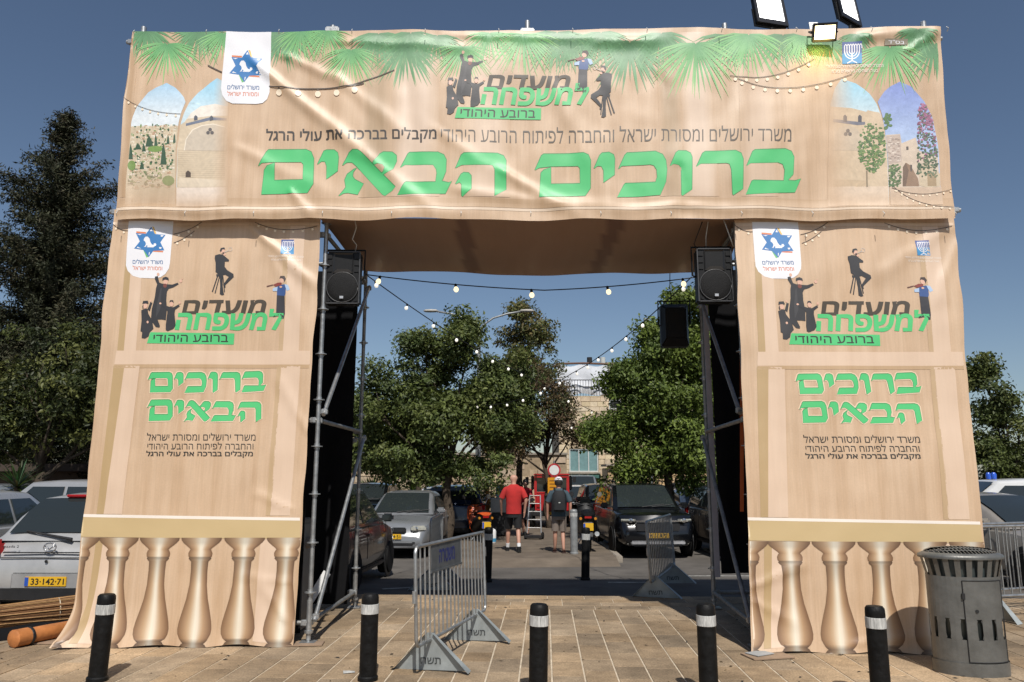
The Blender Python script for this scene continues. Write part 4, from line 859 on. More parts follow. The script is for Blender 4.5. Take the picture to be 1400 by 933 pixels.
for q, s in (((-.119, -.028, 0), (.02, .012, .2)), ((.119, -.028, 0), (.02, .012, .2)), ((0, -.028, .085), (.216, .012, .028)), ((0, -.028, -.085), (.216, .012, .028))): bz.box(P3(q), s, M3)
bz.build('bezel', mat('flood_bezel', (0, 0, 0)), f3)
MB().tube([P3((-.14, 0, 0)), P3((-.145, .1, .02)), P3((.145, .1, .02)), P3((.14, 0, 0))], .009, 6).build('bracket', M_blackplastic, f3)
MB().box((-.03, .16, .2), (.1, .012, .18), Matrix.Rotation(R(-12), 3, 'X')).build('mounting_plate', M_galv, f3)
wl = bpy.data.lights.new('warm_flood_light', 'AREA'); wl.energy = 1.1; wl.size = .2; wl.color = (1, .72, .18); wo = bpy.data.objects.new('warm_flood_light', wl); COL.objects.link(wo); wo.parent = f3
wo.location = (-.02, -.12, -.10); wo.rotation_euler = (R(42), 0, 0)

# ---------------------------------------------------------------- festoon lights
M_bulb = mat('lit_bulb', (.9, .85, .7), .3, var=0, emit=(1, .80, .48), es=1.5); M_bulbw = mat('pale_bulb', (.85, .83, .78), .3, var=0, emit=(1, .93, .8), es=.75)
bulb_me = {}
def bulb(m):
    if m.name not in bulb_me:
        a = MB().lathe([(.002, -.115), (.022, -.110), (.034, -.09), (.036, -.072), (.028, -.052), (.017, -.04), (.016, -.036)], 12).mesh('bulb', smooth=True); a.materials.append(m)
        s = MB().lathe([(.016, -.042), (.019, -.03), (.019, .0), (.008, .012)], 10).mesh('socket', smooth=2); s.materials.append(M_blackplastic); bulb_me[m.name] = (a, s)
    return bulb_me[m.name]
def festoon(P, label, spacing, m, first=.3, r=.008, tilt=0):
    P = [Vector(p) for p in P]; t = thing('festoon_lights', label, 'string lights', P[0], 0, 'strings of festoon bulbs'); pts = []
    for (a, b, sag) in [(P[i], P[i + 1], s) for i, s in zip(range(len(P) - 1), festoon.sag)]:
        for k in range(17):
            u = k / 16
            if k == 0 and pts: continue
            p = a.lerp(b, u); p.z -= sag * 4 * u * (1 - u); pts.append(p)
    MB().tube([p - P[0] for p in pts], r, 6).build('cable', cb, t, smooth=True)
    d = first; a, s = bulb(m)
    for p, q in zip(pts, pts[1:]):
        l = (q - p).length
        while d < l:
            o = obj('bulb', a, None, t); o.scale = (.82,) * 3 if m is M_bulbw else (1, 1, 1); o.location = p.lerp(q, d / l) - P[0]; o.rotation_euler = (rng.uniform(-.3, .3), rng.uniform(-.3, .3), 0)
            c = obj('socket', s, None, o); d += spacing
        d -= l
    return t
festoon.sag = [.03, .03]; festoon([(-2.04, 10.3, 4.46), (.45, 10.32, 4.24), (2.7, 10.3, 4.44)], 'festoon cable with large bulbs strung across the rear of the gate', 1.06, M_bulb, .2)
festoon.sag = [.10, .25]; festoon([(-2.03, 10.36, 4.46), (.26, 18.5, 4.17), (6.3, 26.5, 2.72)], 'festoon cable descending from the left tower across to the right hand tree', 1.15, M_bulbw, .25)
festoon.sag = [.12, .4]; festoon([(2.52, 10.36, 4.44), (1.32, 16.6, 3.92), (-1.8, 22, 3.9)], 'festoon cable descending from the right tower to the tree on the left', .82, M_bulbw, .3)
festoon.sag = [.30]; festoon([(1.6, 24, 3.35), (7.2, 24.6, 2.5)], 'far festoon cable hanging in front of the right hand tree', .62, M_bulbw, .3)

# ---------------------------------------------------------------- bollards
def bollard_proto(body, band, h, r, zb):
    p = [(r, 0), (r, h - .09), (r, h - .05), (r * .97, h - .02), (r * .80, h - .004), (r * .4, h)]
    t = thing('bollard', 'x', 'bollard'); MB().lathe(p, 24).build('shaft', body, t, smooth=2)
    MB().lathe([(r + .001, zb - .04), (r + .003, zb - .038), (r + .003, zb + .038), (r + .001, zb + .04)], 24).build('reflective_band', band, t, smooth=2)
    MB().lathe([(r + .012, .0), (r + .012, .03), (r + .002, .04)], 24).build('foot_ring', body, t, smooth=2)
    return t
bp_ = bollard_proto(M_bollard, M_band, .70, .073, .575); first = True
for (x, y, lab, lean, rs) in [(-3.47, 6.76, 'black bollard with white band in front of the left tower balusters', (0, .03), 0), (-1.21, 6.78, 'black bollard with white band beside the near crowd barrier', (0, 0), 2), (.2, 6.25, 'scuffed black bollard in the middle of the entrance', (0, -.02), 3), (1.52, 6.25, 'scuffed black bollard in front of the right tower foot', (0, .0), 1.1), (2.8, 6.15, 'black bollard next to the litter bin', (0, -.01), 4)]:
    b = bp_ if first else copy_tree(bp_); first = False; b.location = (x, y, 0); b.rotation_euler = (lean[0], lean[1], rs); tag(b, lab, 'bollard', 'black bollards across the entrance')
b = copy_tree(bp_); b.location = (1.27, 13.7, -.09); b.scale = (1, 1, 1.28); tag(b, 'slim black bollard standing at the far edge of the gate shadow', 'bollard', 'bollards by the walkway')
b = copy_tree(bp_); b.location = (-.42, 13.3, -.06); b.scale = (1, 1, 1.28); tag(b, 'black bollard half hidden behind the near crowd barrier', 'bollard', 'bollards by the walkway')
gb = bollard_proto(mat('grey_bollard_paint', (.26, .27, .27), .5, .3, var=.25, scale=8), M_band, .98, .085, .86); gb.location = (1.40, 17.7, -.03); tag(gb, 'grey steel bollard beside the man with the backpack', 'bollard', 'bollards by the walkway')

# ---------------------------------------------------------------- crowd barriers
M_bar = mat('barrier_galvanised', (.36, .37, .37), .4, .7, var=.25, scale=10, bump=.1); M_foot = mat('barrier_foot_grey', (.33, .36, .36), .5, .3, var=.2, scale=7)
def barrier(loc, rz, label, L=2.0, panel=True, lean=0, nb=17):
    t = thing('crowd_barrier', label, 'barrier', loc, rz, 'steel crowd barriers'); t.rotation_euler = (lean, 0, rz)
    z0, z1, r = .26, 1.08, .06; P = []
    for cx, cz, a0 in ((L / 2 - r, z1 - r, 0), (-L / 2 + r, z1 - r, 90), (-L / 2 + r, z0 + r, 180), (L / 2 - r, z0 + r, 270)):
        for k in range(5): a = R(a0 + k * 22.5); P.append((cx + r * math.cos(a), 0, cz + r * math.sin(a)))
    P.append(P[0]); MB().tube(P, .0165, 8, cap=False).build('frame', M_bar, t, smooth=2)
    pw = L * .42; px0, px1 = (-L * .1 - pw / 2, -L * .1 + pw / 2) if panel else (9, 9); bm_ = {}
    for k in range(nb):
        x = -L / 2 + (k + 1) * L / (nb + 1); top = .83 if px0 < x < px1 else z1
        if top not in bm_: bm_[top] = MB().tube([(0, 0, z0), (0, 0, top)], .0085, 8).mesh('bar', smooth=2); bm_[top].materials.append(M_bar)
        o = obj('bar', bm_[top], None, t); o.location.x = x
    if panel:
        p = MB(); p.box((-L * .1, 0, .95), (pw, .004, .23)).box((-L * .1, 0, .83), (pw + .02, .018, .018)); pn = p.build('sign_panel', mat('dull_panel', (.13, .14, .15), .45, .4, var=.25, scale=8), t)
        for s in (1, -1): 
            mt = Matrix.Translation((-L * .1, -.004 * s, .95)) @ Matrix.Rotation(0 if s == 1 else math.pi, 4, 'Z') @ Matrix.Rotation(R(90), 4, 'X')
            flat_text('lettering', 'משטרה', mat('blue_letter', (.02, .03, .15), .6, var=.6, scale=25), pn, .42, .13, mt, bold=.03)
    for s in (-1, 1):
        x = s * (L / 2 - .32); pr = [(-.36, 0), (.36, 0), (.02, .30), (-.02, .30)]; f = MB(); w = .012
        f.add([(x, -.36, .008), (x, .36, .008), (x, .03, z0 + .06), (x, -.03, z0 + .06), (x + .006, -.36, .008), (x + .006, .36, .008), (x + .006, .03, z0 + .06), (x + .006, -.03, z0 + .06)], [(0, 1, 2, 3), (7, 6, 5, 4), (0, 4, 5, 1), (1, 5, 6, 2), (2, 6, 7, 3), (3, 7, 4, 0)])
        f.add([(x - .07, -.37, .0), (x + .006, -.37, .012), (x + .006, -.03, z0 + .06), (x - .03, -.03, z0 + .06)], [(0, 1, 2, 3)]); f.add([(x - .07, .37, .0), (x + .006, .37, .012), (x + .006, .03, z0 + .06), (x - .03, .03, z0 + .06)], [(0, 1, 2, 3)])
        ft = f.build('foot', M_foot, t)
        for sd_ in (1, -1):
            mt = Matrix.Translation((x + (.0085 if sd_ == 1 else -.003), 0, .085)) @ Matrix.Rotation(R(90) * sd_, 4, 'Z') @ Matrix.Rotation(R(90), 4, 'X')
            flat_text('stencil_lettering', 'תשח', mat('stencil_grey', (.05, .055, .055), .7, var=.4, scale=30), ft, .19, .055, mt, bold=.01)
    MB().tube([(-L / 2 - .03, 0, .62), (-L / 2 - .03, 0, .72)], .02, 8).build('hinge', M_bar, t); MB().tube([(L / 2 + .03, 0, .82), (L / 2 + .03, 0, .92)], .016, 8).build('hinge', M_bar, t)
    return t
a = Vector((-.80, 6.78, 0)); b_ = Vector((-.28, 8.62, 0)); d = b_ - a
barrier((a + b_) / 2 + Vector((0, 0, 0)), math.atan2(d.y, d.x), 'steel crowd barrier nearest the camera, left of the passage, with grey sign panel', d.length, lean=R(-2))
barrier((-1.22, 12.7, -.03), R(90), 'dark steel crowd barrier in the shade behind the nearest one', 1.9, panel=False)
barrier((2.32, 12.0, -.02), R(70), 'dark steel crowd barrier by the right tower with an orange plate glimpsed through it', 2.3, panel=False, lean=R(-3), nb=15)
barrier((6.55, 9.75, 0), R(14), 'steel crowd barrier behind the litter bin, nearer of the two at the right edge', 2.2, panel=False)
barrier((6.6, 10.25, 0), R(20), 'steel crowd barrier at the right edge, farther of the two', 2.2, panel=False)

# ---------------------------------------------------------------- litter bin
M_bin = mat('bin_grey_metal', (.155, .155, .145), .42, .45, var=.25, scale=5, bump=.12); M_bind = mat('bin_inside', (.015, .015, .015), .8)
bn = thing('litter_bin', 'oval grey metal litter bin with slotted sides and domed grille lid', 'bin', (4.02, 7.06, 0), R(-8)); n = 44; sx, sy = .30, .21
def ring(k, z, rx=sx, ry=sy): a = 2 * math.pi * k / n; return (rx * math.cos(a) , ry * math.sin(a), z)
def band(mb, ks, z0, z1, th=.004, r=1):
    for k in ks:
        V = [ring(k, z0), ring(k + 1, z0), ring(k + 1, z1), ring(k, z1)]; mb.add([(x * r, y * r, z) for x, y, z in V], [(0, 1, 2, 3)])
body = MB(); ks = list(range(n)); body_parts = [(0, .30), (.47, .82)]
for z0, z1 in body_parts: band(body, ks, z0, z1)
slot = [k for k in ks if k % 3 == 0]; band(body, [k for k in ks if k % 3 != 0], .30, .47)
for k in slot:  # rounded slot ends
    a0, a1 = ring(k, .30), ring(k + 1, .30); mid = lambda t, z: tuple(a0[i] * (1 - t) + a1[i] * t if i < 2 else z for i in range(3))
    body.add([mid(0, .30), mid(1, .30), mid(.85, .312), mid(.15, .312), mid(0, .34), mid(1, .34)], [(0, 3, 4), (1, 5, 2)]); body.add([mid(0, .47), mid(1, .47), mid(.85, .458), mid(.15, .458), mid(0, .43), mid(1, .43)], [(0, 4, 3), (1, 2, 5)])
body.build('body', M_bin, bn, smooth=2)
lin = MB(); V = [ring(k, z, sx - .025, sy - .025) for z in (.02, .965) for k in ks]; lin.add(V, [(k, (k + 1) % n, n + (k + 1) % n, n + k) for k in ks] + [tuple(range(n))]); lin.build('liner', mat('bin_liner', (.06, .075, .075), .4, .3), bn, smooth=True)
br = MB(); V = [ring(k, z, sx + e, sy + e) for z, e in ((.0, .008), (.11, .008)) for k in ks]; br.add(V, [(k, (k + 1) % n, n + (k + 1) % n, n + k) for k in ks]); br.build('plinth', M_bin, bn, smooth=2)
fl = MB()
for k in range(0, n, 2):
    a, c = ring(k, .82), ring(k + 1, .82); q = 1.13; fl.add([a, c, (c[0] * q, c[1] * q, .975), (a[0] * q, a[1] * q, .975)], [(0, 1, 2, 3)])
    fl.add([(a[0] * .985, a[1] * .985, .82), (c[0] * .985, c[1] * .985, .82), (c[0] * q * .985, c[1] * q * .985, .975), (a[0] * q * .985, a[1] * q * .985, .975)], [(3, 2, 1, 0)])
fl.build('slat_collar', M_bin, bn)
lid = MB(); prof = [(1.17, .968), (1.18, .985), (1.15, 1.0), (1.0, 1.018)]; V = [ring(k, z, sx * r, sy * r) for r, z in prof for k in ks]
lid.add(V, [(j * n + k, j * n + (k + 1) % n, (j + 1) * n + (k + 1) % n, (j + 1) * n + k) for j in range(3) for k in ks]); V = [ring(k, .968, sx * r, sy * r) for r in (1.17, .8) for k in ks]; lid.add(V, [(k, (k + 1) % n, n + (k + 1) % n, n + k) for k in ks])
cr = MB(); 
for j in range(9):
    for k in range(1): pass
rows = [(1.0, 1.018), (.97, 1.03), (.8, 1.05), (.4, 1.062), (.05, 1.065)]; V = [ring(k, z, sx * r, sy * r) for r, z in rows for k in range(n // 2 + 1)]; hw = n // 2 + 1
lid.add(V, [(j * hw + k, j * hw + k + 1, (j + 1) * hw + k + 1, (j + 1) * hw + k) for j in range(4) for k in range(n // 2)]); lid.build('lid', M_bin, bn, smooth=2)
gg = MB()
for k in range(19):
    x = -sx * .94 + k * sx * 1.88 / 18; ymx = sy * math.sqrt(max(0, 1 - (x / sx) ** 2)) * .99; zt = 1.02 + .043 * (1 - (x / sx) ** 2)
    gg.tube([(x, -ymx, 1.016), (x, -ymx * .5, 1.016 + (zt - 1.016) * .7), (x, .0, zt)], .0045, 5)
for f in (.35, .68): gg.tube([(sx * .97 * math.cos(a) , -sy * f * math.sin(a), 1.018 + .043 * (1 - math.cos(a) ** 2) * (1 - f * f)) for a in np.linspace(.05, math.pi - .05, 15)], .0045, 5)
gg.build('lid_grille', M_bin, bn)
dr = MB(); kk = [k for k in ks if 31 <= k <= 39]
for z0, z1 in ((.12, .30), (.47, .79)): band(dr, kk, z0, z1, r=1.02)
band(dr, [k for k in kk if k % 3 != 0], .30, .47, r=1.02); dob = dr.build('door', M_bin, bn, smooth=2)
sm = MB(); 
for k in (31, 40): p = ring(k, 0); sm.tube([(p[0] * 1.024, p[1] * 1.024, .12), (p[0] * 1.024, p[1] * 1.024, .79)], .0045, 5)
for z in (.12, .79): sm.tube([(ring(k, z)[0] * 1.024, ring(k, z)[1] * 1.024, z) for k in range(31, 41)], .0045, 5)
sm.build('door_seam', M_bind, dob)
p = ring(33.2, .52); MB().lathe([(.014, -.006), (.014, .006)], 10, (p[0] * 1.03, p[1] * 1.03, .54), axis='y').build('lock', M_bind, dob)
p = ring(31, .66); MB().box((p[0] * 1.04, p[1] * 1.04, .66), (.025, .012, .05)).build('latch', M_bind, dob)

# ---------------------------------------------------------------- things lying by the left tower
re = thing('reed_bundle', 'bundle of brown reeds tied with string lying left of the gate', 'reed bundle', (-5.45, 8.86, .16)); M_reed = attr_mat('reed', .8, .2, var=.25, scale=30); rb = MB(); rr = random.Random(3)
ax = Vector((.80, .60, .01)).normalized(); sd_ = ax.cross(Vector((0, 0, 1))).normalized(); up = sd_.cross(ax)
for k in range(300):
    a = rr.uniform(0, 6.28); q = .20 * rr.random() ** .5; o0 = sd_ * q * math.cos(a) + up * q * math.sin(a) * .72; l0, l1 = -1.1 + rr.uniform(-.2, .2), .82 + rr.uniform(-.2, .1); c = rr.choice([(.20, .10, .045), (.28, .15, .06), (.13, .065, .03), (.34, .20, .09)])
    rb.tube([ax * l0 + o0 * 1.15, ax * ((l0 + l1) / 2) + o0 * .9, ax * l1 + o0 * 1.2], .0065, 4, col=c)
stuff(rb.build('reeds', M_reed, re))
for l in (-.45, .35): MB().tube([ax * l + (sd_ * math.cos(a) * .20 + up * math.sin(a) * .15) for a in np.linspace(0, 6.283, 19)], .006, 5).build('binding_string', mat('string', (.55, .48, .36), .8), re, smooth=True)
lc = thing('roll_case', 'orange brown leather roll case with black straps lying on the paving', 'case', (-4.72, 8.56, .088), R(66)); M_lea = mat('tan_leather', (.46, .17, .05), .5, var=.25, scale=7, bump=.2)
MB().lathe([(.05, -.62), (.062, -.60), (.066, -.3), (.064, .2), (.066, .6), (.05, .62)], 16, axis='x', sx=1.35, sy=1.2).build('tube', M_lea, lc, smooth=2); MB().lathe([(.05, -.64), (.072, -.62), (.072, -.47), (.066, -.465)], 16, axis='x', sx=1.35, sy=1.2).build('cap', M_lea, lc, smooth=2)
MB().lathe([(.074, -.485), (.076, -.48), (.076, -.46), (.074, -.455)], 16, axis='x', sx=1.35, sy=1.2).build('strap', M_trim, lc); MB().lathe([(.068, -.02), (.07, -.015), (.07, .015), (.068, .02)], 16, axis='x', sx=1.35, sy=1.2).box((0, -.062, .03), (.09, .02, .03)).build('strap', M_trim, lc)
bb_ = MB(); rr = random.Random(8)
V = []; nu, nv = 22, 8
for j in range(nv + 1):
    for i in range(nu + 1):
        u, v = i / nu, j / nv; k = math.sin(math.pi * v) ** .6 * min(1, math.sin(math.pi * u) * 4) 
        V.append((-1.0 + 2 * u, (v - .5) * .26, .11 * k * (1 + .4 * noise.noise(Vector((u * 7, v * 4, 2))))))
bb_.add(V, [(j * (nu + 1) + i, j * (nu + 1) + i + 1, (j + 1) * (nu + 1) + i + 1, (j + 1) * (nu + 1) + i) for j in range(nv) for i in range(nu)])
bo = bb_.build('cloth_bag', M_black_cloth, smooth=True); bo.location = (-5.12, 8.66, 0); bo.rotation_euler[2] = R(44); tag(bo, 'long limp black bag lying between reeds and leather case', 'bag')
hn = MB().tube([(-.1, -.05, .1), (-.02, -.05, .16), (.12, -.03, .21), (.26, 0, .22), (.34, .02, .16)], .008, 6).build('handle', mat('pale_strap', (.45, .45, .44), .6), bo, smooth=True); hn.location.x = .55
pl = MB().box((0, 0, 0), (2.1, .12, .025)).build('plank', mat('pale_plank', (.55, .52, .47), .7, var=.15), bevel=.004); pl.location = (-6.0, 9.62, .05); pl.rotation_euler = (0, R(-3), R(6)); tag(pl, 'long pale board lying on the ground behind the reeds', 'board')
for k, (x, y, a, w, h, lab) in enumerate([(2.42, 7.62, 12, .42, .26, 'flattened cardboard under the right tower foot'), (-4.75, 8.25, -4, .62, .22, 'brown board under the left corner of the gate'), (-2.1, 8.15, 6, .36, .2, 'small pale board under the left tower pole')]):
    o = MB().box((0, 0, .008), (w, h, .012)).build('cardboard', mat('cardboard', (.30, .21, .14), .85, var=.2), bevel=.002); o.location = (x, y, .002); o.rotation_euler[2] = R(a); tag(o, lab, 'cardboard')
o = MB().box((0, 0, .006), (.22, .16, .006)).build('paper_sheet', mat('grey_paper', (.35, .36, .36), .7)); o.location = (2.36, 7.66, .018); o.rotation_euler[2] = R(30); tag(o, 'grey sheet lying on the cardboard by the right tower', 'sheet')
o = MB().box((0, 0, .25), (.10, .008, .5), Matrix.Rotation(R(30), 3, 'Y')).build('white_board', M_white); o.location = (-2.45, 9.9, .03); o.rotation_euler = (R(-12), 0, R(10)); tag(o, 'narrow white board leaning inside the left tower', 'board')
cabx = thing('power_cabinet', 'grey metal cabinet standing inside the left tower', 'cabinet', (-2.62, 8.75, 0)); MB().box((0, 0, .62), (.62, .5, 1.2)).build('housing', mat('cabinet_grey', (.10, .105, .11), .5, .2), cabx, bevel=.012); MB().box((.313, 0, .62), (.006, .42, 1.08)).build('door', mat('cabinet_grey2', (.13, .135, .14), .5, .2), cabx, bevel=.003); MB().lathe([(.06, 0), (.06, .05), (.045, .06)], 14, (.316, .05, .95), axis='x').build('dial', mat('dial', (.2, .17, .15), .5), cabx)
MB().box((0, 0, .02), (.5, .4, .04)).build('foot', M_trim, cabx)

sc_ = MB(); rr = random.Random(12)                                   # dry leaves and specks blown over the paving
for k in range(260):
    x, y = rr.uniform(-5, 5), rr.uniform(5.4, 11.2); l = rr.uniform(.010, .035); a = rr.uniform(0, 6.28); c = rr.choice([(.10, .07, .04), (.05, .04, .03), (.22, .16, .09), (.03, .03, .028)]); d, e = Vector((math.cos(a), math.sin(a), 0)), Vector((-math.sin(a), math.cos(a), 0)); o_ = Vector((x, y, .004))
    sc_.add([o_ - d * l, o_ + e * l * .35 + Vector((0, 0, .006)), o_ + d * l, o_ - e * l * .35], [(0, 1, 2), (0, 2, 3)], c)
o = stuff(sc_.build('fallen_leaves', attr_mat('dry_leaf', .85, .2), fix=False)); tag(o, 'dry leaves and specks scattered over the paving', 'leaves')
for (x, y, a, lab) in ((-1.42, 7.02, 20, 'crumpled pale paper scrap beside the bollard near the barrier'), (-.62, 8.9, 50, 'small paper scrap behind the near barrier')):
    o = MB().add([(-.05, -.03, .004), (.05, -.035, .006), (.055, .03, .004), (-.045, .035, .012), (0, 0, .018)], [(0, 1, 4), (1, 2, 4), (2, 3, 4), (3, 0, 4)]).build('paper_scrap', mat('scrap_paper', (.42, .42, .40), .8)); o.location = (x, y, .002); o.rotation_euler[2] = R(a); tag(o, lab, 'paper')
# ---------------------------------------------------------------- trees
def np_mesh(name, V, F, C, m, parent):
    me = bpy.data.meshes.new(name); nv, nf, k = len(V), len(F), F.shape[1]
    me.vertices.add(nv); me.vertices.foreach_set('co', V.astype(np.float32).ravel()); me.loops.add(nf * k); me.loops.foreach_set('vertex_index', F.astype(np.int32).ravel())
    me.polygons.add(nf); me.polygons.foreach_set('loop_start', np.arange(0, nf * k, k, dtype=np.int32)); me.update(calc_edges=True)
    at = me.attributes.new('Col', 'FLOAT_COLOR', 'POINT'); at.data.foreach_set('color', np.hstack([C, np.ones((nv, 1))]).astype(np.float32).ravel())
    return obj(name, me, m, parent)
def leaves(P, N, size, col, rs, aspect=.5, jit=.8):
    """one bent leaf (two triangles) per point"""
    n = len(P); d = rs.normal(size=(n, 3)); nn = N + jit * rs.normal(size=(n, 3)); nn /= np.linalg.norm(nn, axis=1)[:, None] + 1e-9
    d -= (d * nn).sum(1)[:, None] * nn; d /= np.linalg.norm(d, axis=1)[:, None] + 1e-9; e = np.cross(nn, d); s = size * rs.uniform(.5, 1.45, (n, 1))
    tip = P + d * s; A = P + d * s * .45 + e * s * aspect * .5 + nn * s * .08; B = P + d * s * .45 - e * s * aspect * .5 + nn * s * .08; tip = tip - nn * s * .12
    V = np.stack([P, A, tip, B], 1).reshape(-1, 3); i = np.arange(n)[:, None] * 4; F = np.vstack([i + [0, 1, 2], i + [0, 2, 3]])
    return V, F, np.repeat(col, 4, 0)
def tree(name, label, base, trunk_h, r0, lobes, nclump, per, leaf, cols, seed, group=None, spread=.34, cat='tree', limbs=9, droop=0, trunk_m=None):
    rs = np.random.RandomState(seed); t = thing(name, label, cat, base, 0, group); B = Vector(base); rr = random.Random(seed)
    tk = MB(); top = Vector((rr.uniform(-.15, .15), rr.uniform(-.1, .1), trunk_h)); n = 9
    tk.tube([Vector((0, 0, -.05)).lerp(top, k / (n - 1)) + Vector((.06 * math.sin(k * 1.3 + seed), .05 * math.cos(k * 1.7), 0)) * (k > 0) for k in range(n)], [r0 * (1.25 if k == 0 else 1 - .4 * k / (n - 1)) for k in range(n)], 10)
    tips = []
    for k in range(limbs):
        L = lobes[k % len(lobes)]; q = Vector(L[:3]) - B + Vector((rr.uniform(-.5, .5) * L[3], rr.uniform(-.5, .5) * L[4], rr.uniform(-.2, .6) * L[5])); s0 = Vector((0, 0, 0)).lerp(top, rr.uniform(.7, 1))
        m1 = s0.lerp(q, .45) + Vector((rr.uniform(-.2, .2), rr.uniform(-.2, .2), .1)); tk.tube([s0, m1, q], [r0 * .42, r0 * .24, r0 * .07], 7)
        for j in range(3):
            e = q + Vector((rr.uniform(-1, 1) * L[3] * .55, rr.uniform(-1, 1) * L[4] * .55, rr.uniform(-.3, .6) * L[5])); tk.tube([m1.lerp(q, rr.uniform(.2, .9)), e], [r0 * .12, r0 * .03], 5)
    tk.build('trunk', trunk_m or M_bark, t, smooth=True)
    big = lobes; lobes = []
    for L in big:                                       # each limb carries several smaller leafy masses
        for j in range(9):
            d = rs.normal(size=3); d /= np.linalg.norm(d); q = rs.uniform(.35, .95); k = rs.uniform(.30, .46)
            if j > 6: q, k = rs.uniform(.95, 1.22), rs.uniform(.12, .2); d[2] = abs(d[2])      # shoots standing clear of the mass
            lobes.append((L[0] + d[0] * q * L[3], L[1] + d[1] * q * L[4], L[2] + d[2] * q * L[5], L[3] * k + .08, L[4] * k + .08, (L[5] * k + .08) * .8))
    Ps, Ns, Cs = [], [], []; wts = np.array([l[3] * l[4] * l[5] for l in lobes]) ** .62; wts /= wts.sum()
    for k in range(nclump):
        L = lobes[rs.choice(len(lobes), p=wts)]; d = rs.normal(size=3); d /= np.linalg.norm(d); q = rs.uniform(.3, 1) ** .5
        c = np.array(L[:3]) - np.array(base) + d * q * np.array(L[3:6]); cs = spread * .62 * rs.uniform(.6, 1.3); m = int(per * rs.uniform(.5, 1.4))
        off = np.clip(rs.normal(size=(m, 3)), -1.7, 1.7) * cs * [1, 1, .62]; off[:, 2] -= droop * np.abs(off[:, 0]); P = c + off
        Ps.append(P); Ns.append(np.tile(d * .9 + np.array([0, -.15, .55]), (m, 1))); base_c = np.array(cols[rs.choice(len(cols))]); Cs.append(base_c * rs.uniform(.7, 1.35, (m, 1)) * rs.uniform(.85, 1.15))
    V, F, C = leaves(np.vstack(Ps), np.vstack(Ns), leaf, np.vstack(Cs), rs, .5, .75); np_mesh('crown', V, F, C, M_leaf, t)
    return t
OLIVE = [(0.119, 0.148, 0.040), (0.090, 0.119, 0.032), (0.147, 0.171, 0.050), (0.070, 0.097, 0.028)]; BRIGHT = [(0.139, 0.189, 0.036), (0.166, 0.217, 0.045), (0.111, 0.155, 0.030), (0.083, 0.121, 0.026)]; BROWNL = [(0.128, 0.087, 0.046), (0.090, 0.087, 0.031), (0.105, 0.070, 0.039), (0.072, 0.084, 0.029), (0.150, 0.105, 0.052)]; DARKG = [(0.044, 0.060, 0.019), (0.060, 0.078, 0.024), (0.034, 0.049, 0.017)]
tree('leafy_tree', 'large dark green leafy tree left of the passage, behind the silver saloon', (-1.72, 21, LOT), 2.4, .16, [(-2.3, 21, 3.7, 1.5, 1.3, 1.3), (-3.2, 20.8, 3.1, 1.0, 1.0, .95), (-1.0, 21, 3.1, 1.2, 1.1, 1.1), (-2.0, 21, 4.9, 1.1, 1.1, .95), (-.6, 21.3, 4.1, .9, .9, .9), (-1.2, 21, 5.6, .5, .5, .65), (-.1, 21.5, 4.5, .6, .6, .7), (-.1, 21.5, 3.3, .7, .6, .8), (-2.5, 21, 5.4, .4, .4, .5), (-2.6, 21.2, 2.1, 1.2, 1.0, .6), (-.9, 20.8, 1.95, 1.0, .9, .5), (-3.3, 20.8, 2.2, .9, .8, .55)], 640, 125, .112, OLIVE, 11)
tree('leafy_tree', 'second green tree with a thin trunk, farther left behind the parked cars', (-3.1, 26, LOT), 2.6, .11, [(-3.6, 26, 3.3, 1.6, 1.2, 1.1), (-4.6, 25.5, 3.0, 1.1, 1.0, .8), (-2.9, 26, 4.2, 1.2, 1.0, .9), (-4.9, 26, 3.6, .7, .7, .6)], 210, 80, .13, OLIVE, 12)
tree('tall_tree', 'tall narrow tree with yellowing top in the middle of the view', (.35, 29, LOT), 4.5, .15, [(.45, 29, 7.0, 1.0, .9, 1.4), (.5, 29, 8.1, .5, .5, .5), (.1, 29, 5.2, 1.3, 1.1, 1.3), (.9, 29, 5.8, .9, .8, 1.0), (-.3, 28.8, 4.2, 1.2, 1.0, 1.2), (-.4, 28.6, 3.0, 1.1, .9, .8)], 330, 90, .13, [(.11, .12, .036), (.14, .125, .042), (.08, .095, .03), (.15, .12, .045)], 13)
tree('sparse_tree', 'sparse brownish tree with dry leaves in front of the stone house', (1.25, 26.5, LOT), 2.6, .10, [(1.1, 26.5, 4.3, 1.1, 1.0, 1.2), (1.8, 26.2, 4.0, .8, .8, .8), (.5, 26.5, 3.2, 1.1, .9, 1.0), (2.1, 26.5, 3.2, .5, .6, .5), (.7, 26.4, 5.3, .8, .7, .7), (-.1, 26.4, 2.9, .8, .8, .8)], 330, 52, .10, BROWNL, 14, spread=.3, limbs=14)
tree('leafy_tree', 'bright green leafy tree on the right side of the passage', (4.15, 21, LOT), 2.3, .15, [(4.0, 21, 3.7, 1.4, 1.2, 1.3), (3.0, 20.8, 2.9, .9, .9, .9), (4.9, 21, 3.0, 1.2, 1.1, 1.1), (4.4, 21, 5.2, 1.1, 1.0, 1.0), (5.1, 21, 6.2, .8, .8, .8), (3.3, 21, 4.3, .7, .7, .7), (5.6, 21, 4.6, .9, .9, 1.1), (3.3, 21, 1.8, .8, .7, .5), (4.9, 20.8, 1.8, 1.0, .9, .5)], 640, 125, .112, BRIGHT, 15)
tree('leafy_tree', 'dark tree beyond the bright green one at the right of the passage', (6.4, 29, LOT), 3.2, .14, [(5.9, 29, 5.2, 1.4, 1.2, 1.3), (5.2, 28.6, 3.6, 1.3, 1.1, 1.2), (7.2, 29, 6.4, 1.2, 1.0, 1.2), (6.9, 29, 3.6, 1.4, 1.2, 1.3)], 240, 80, .14, DARKG, 16)
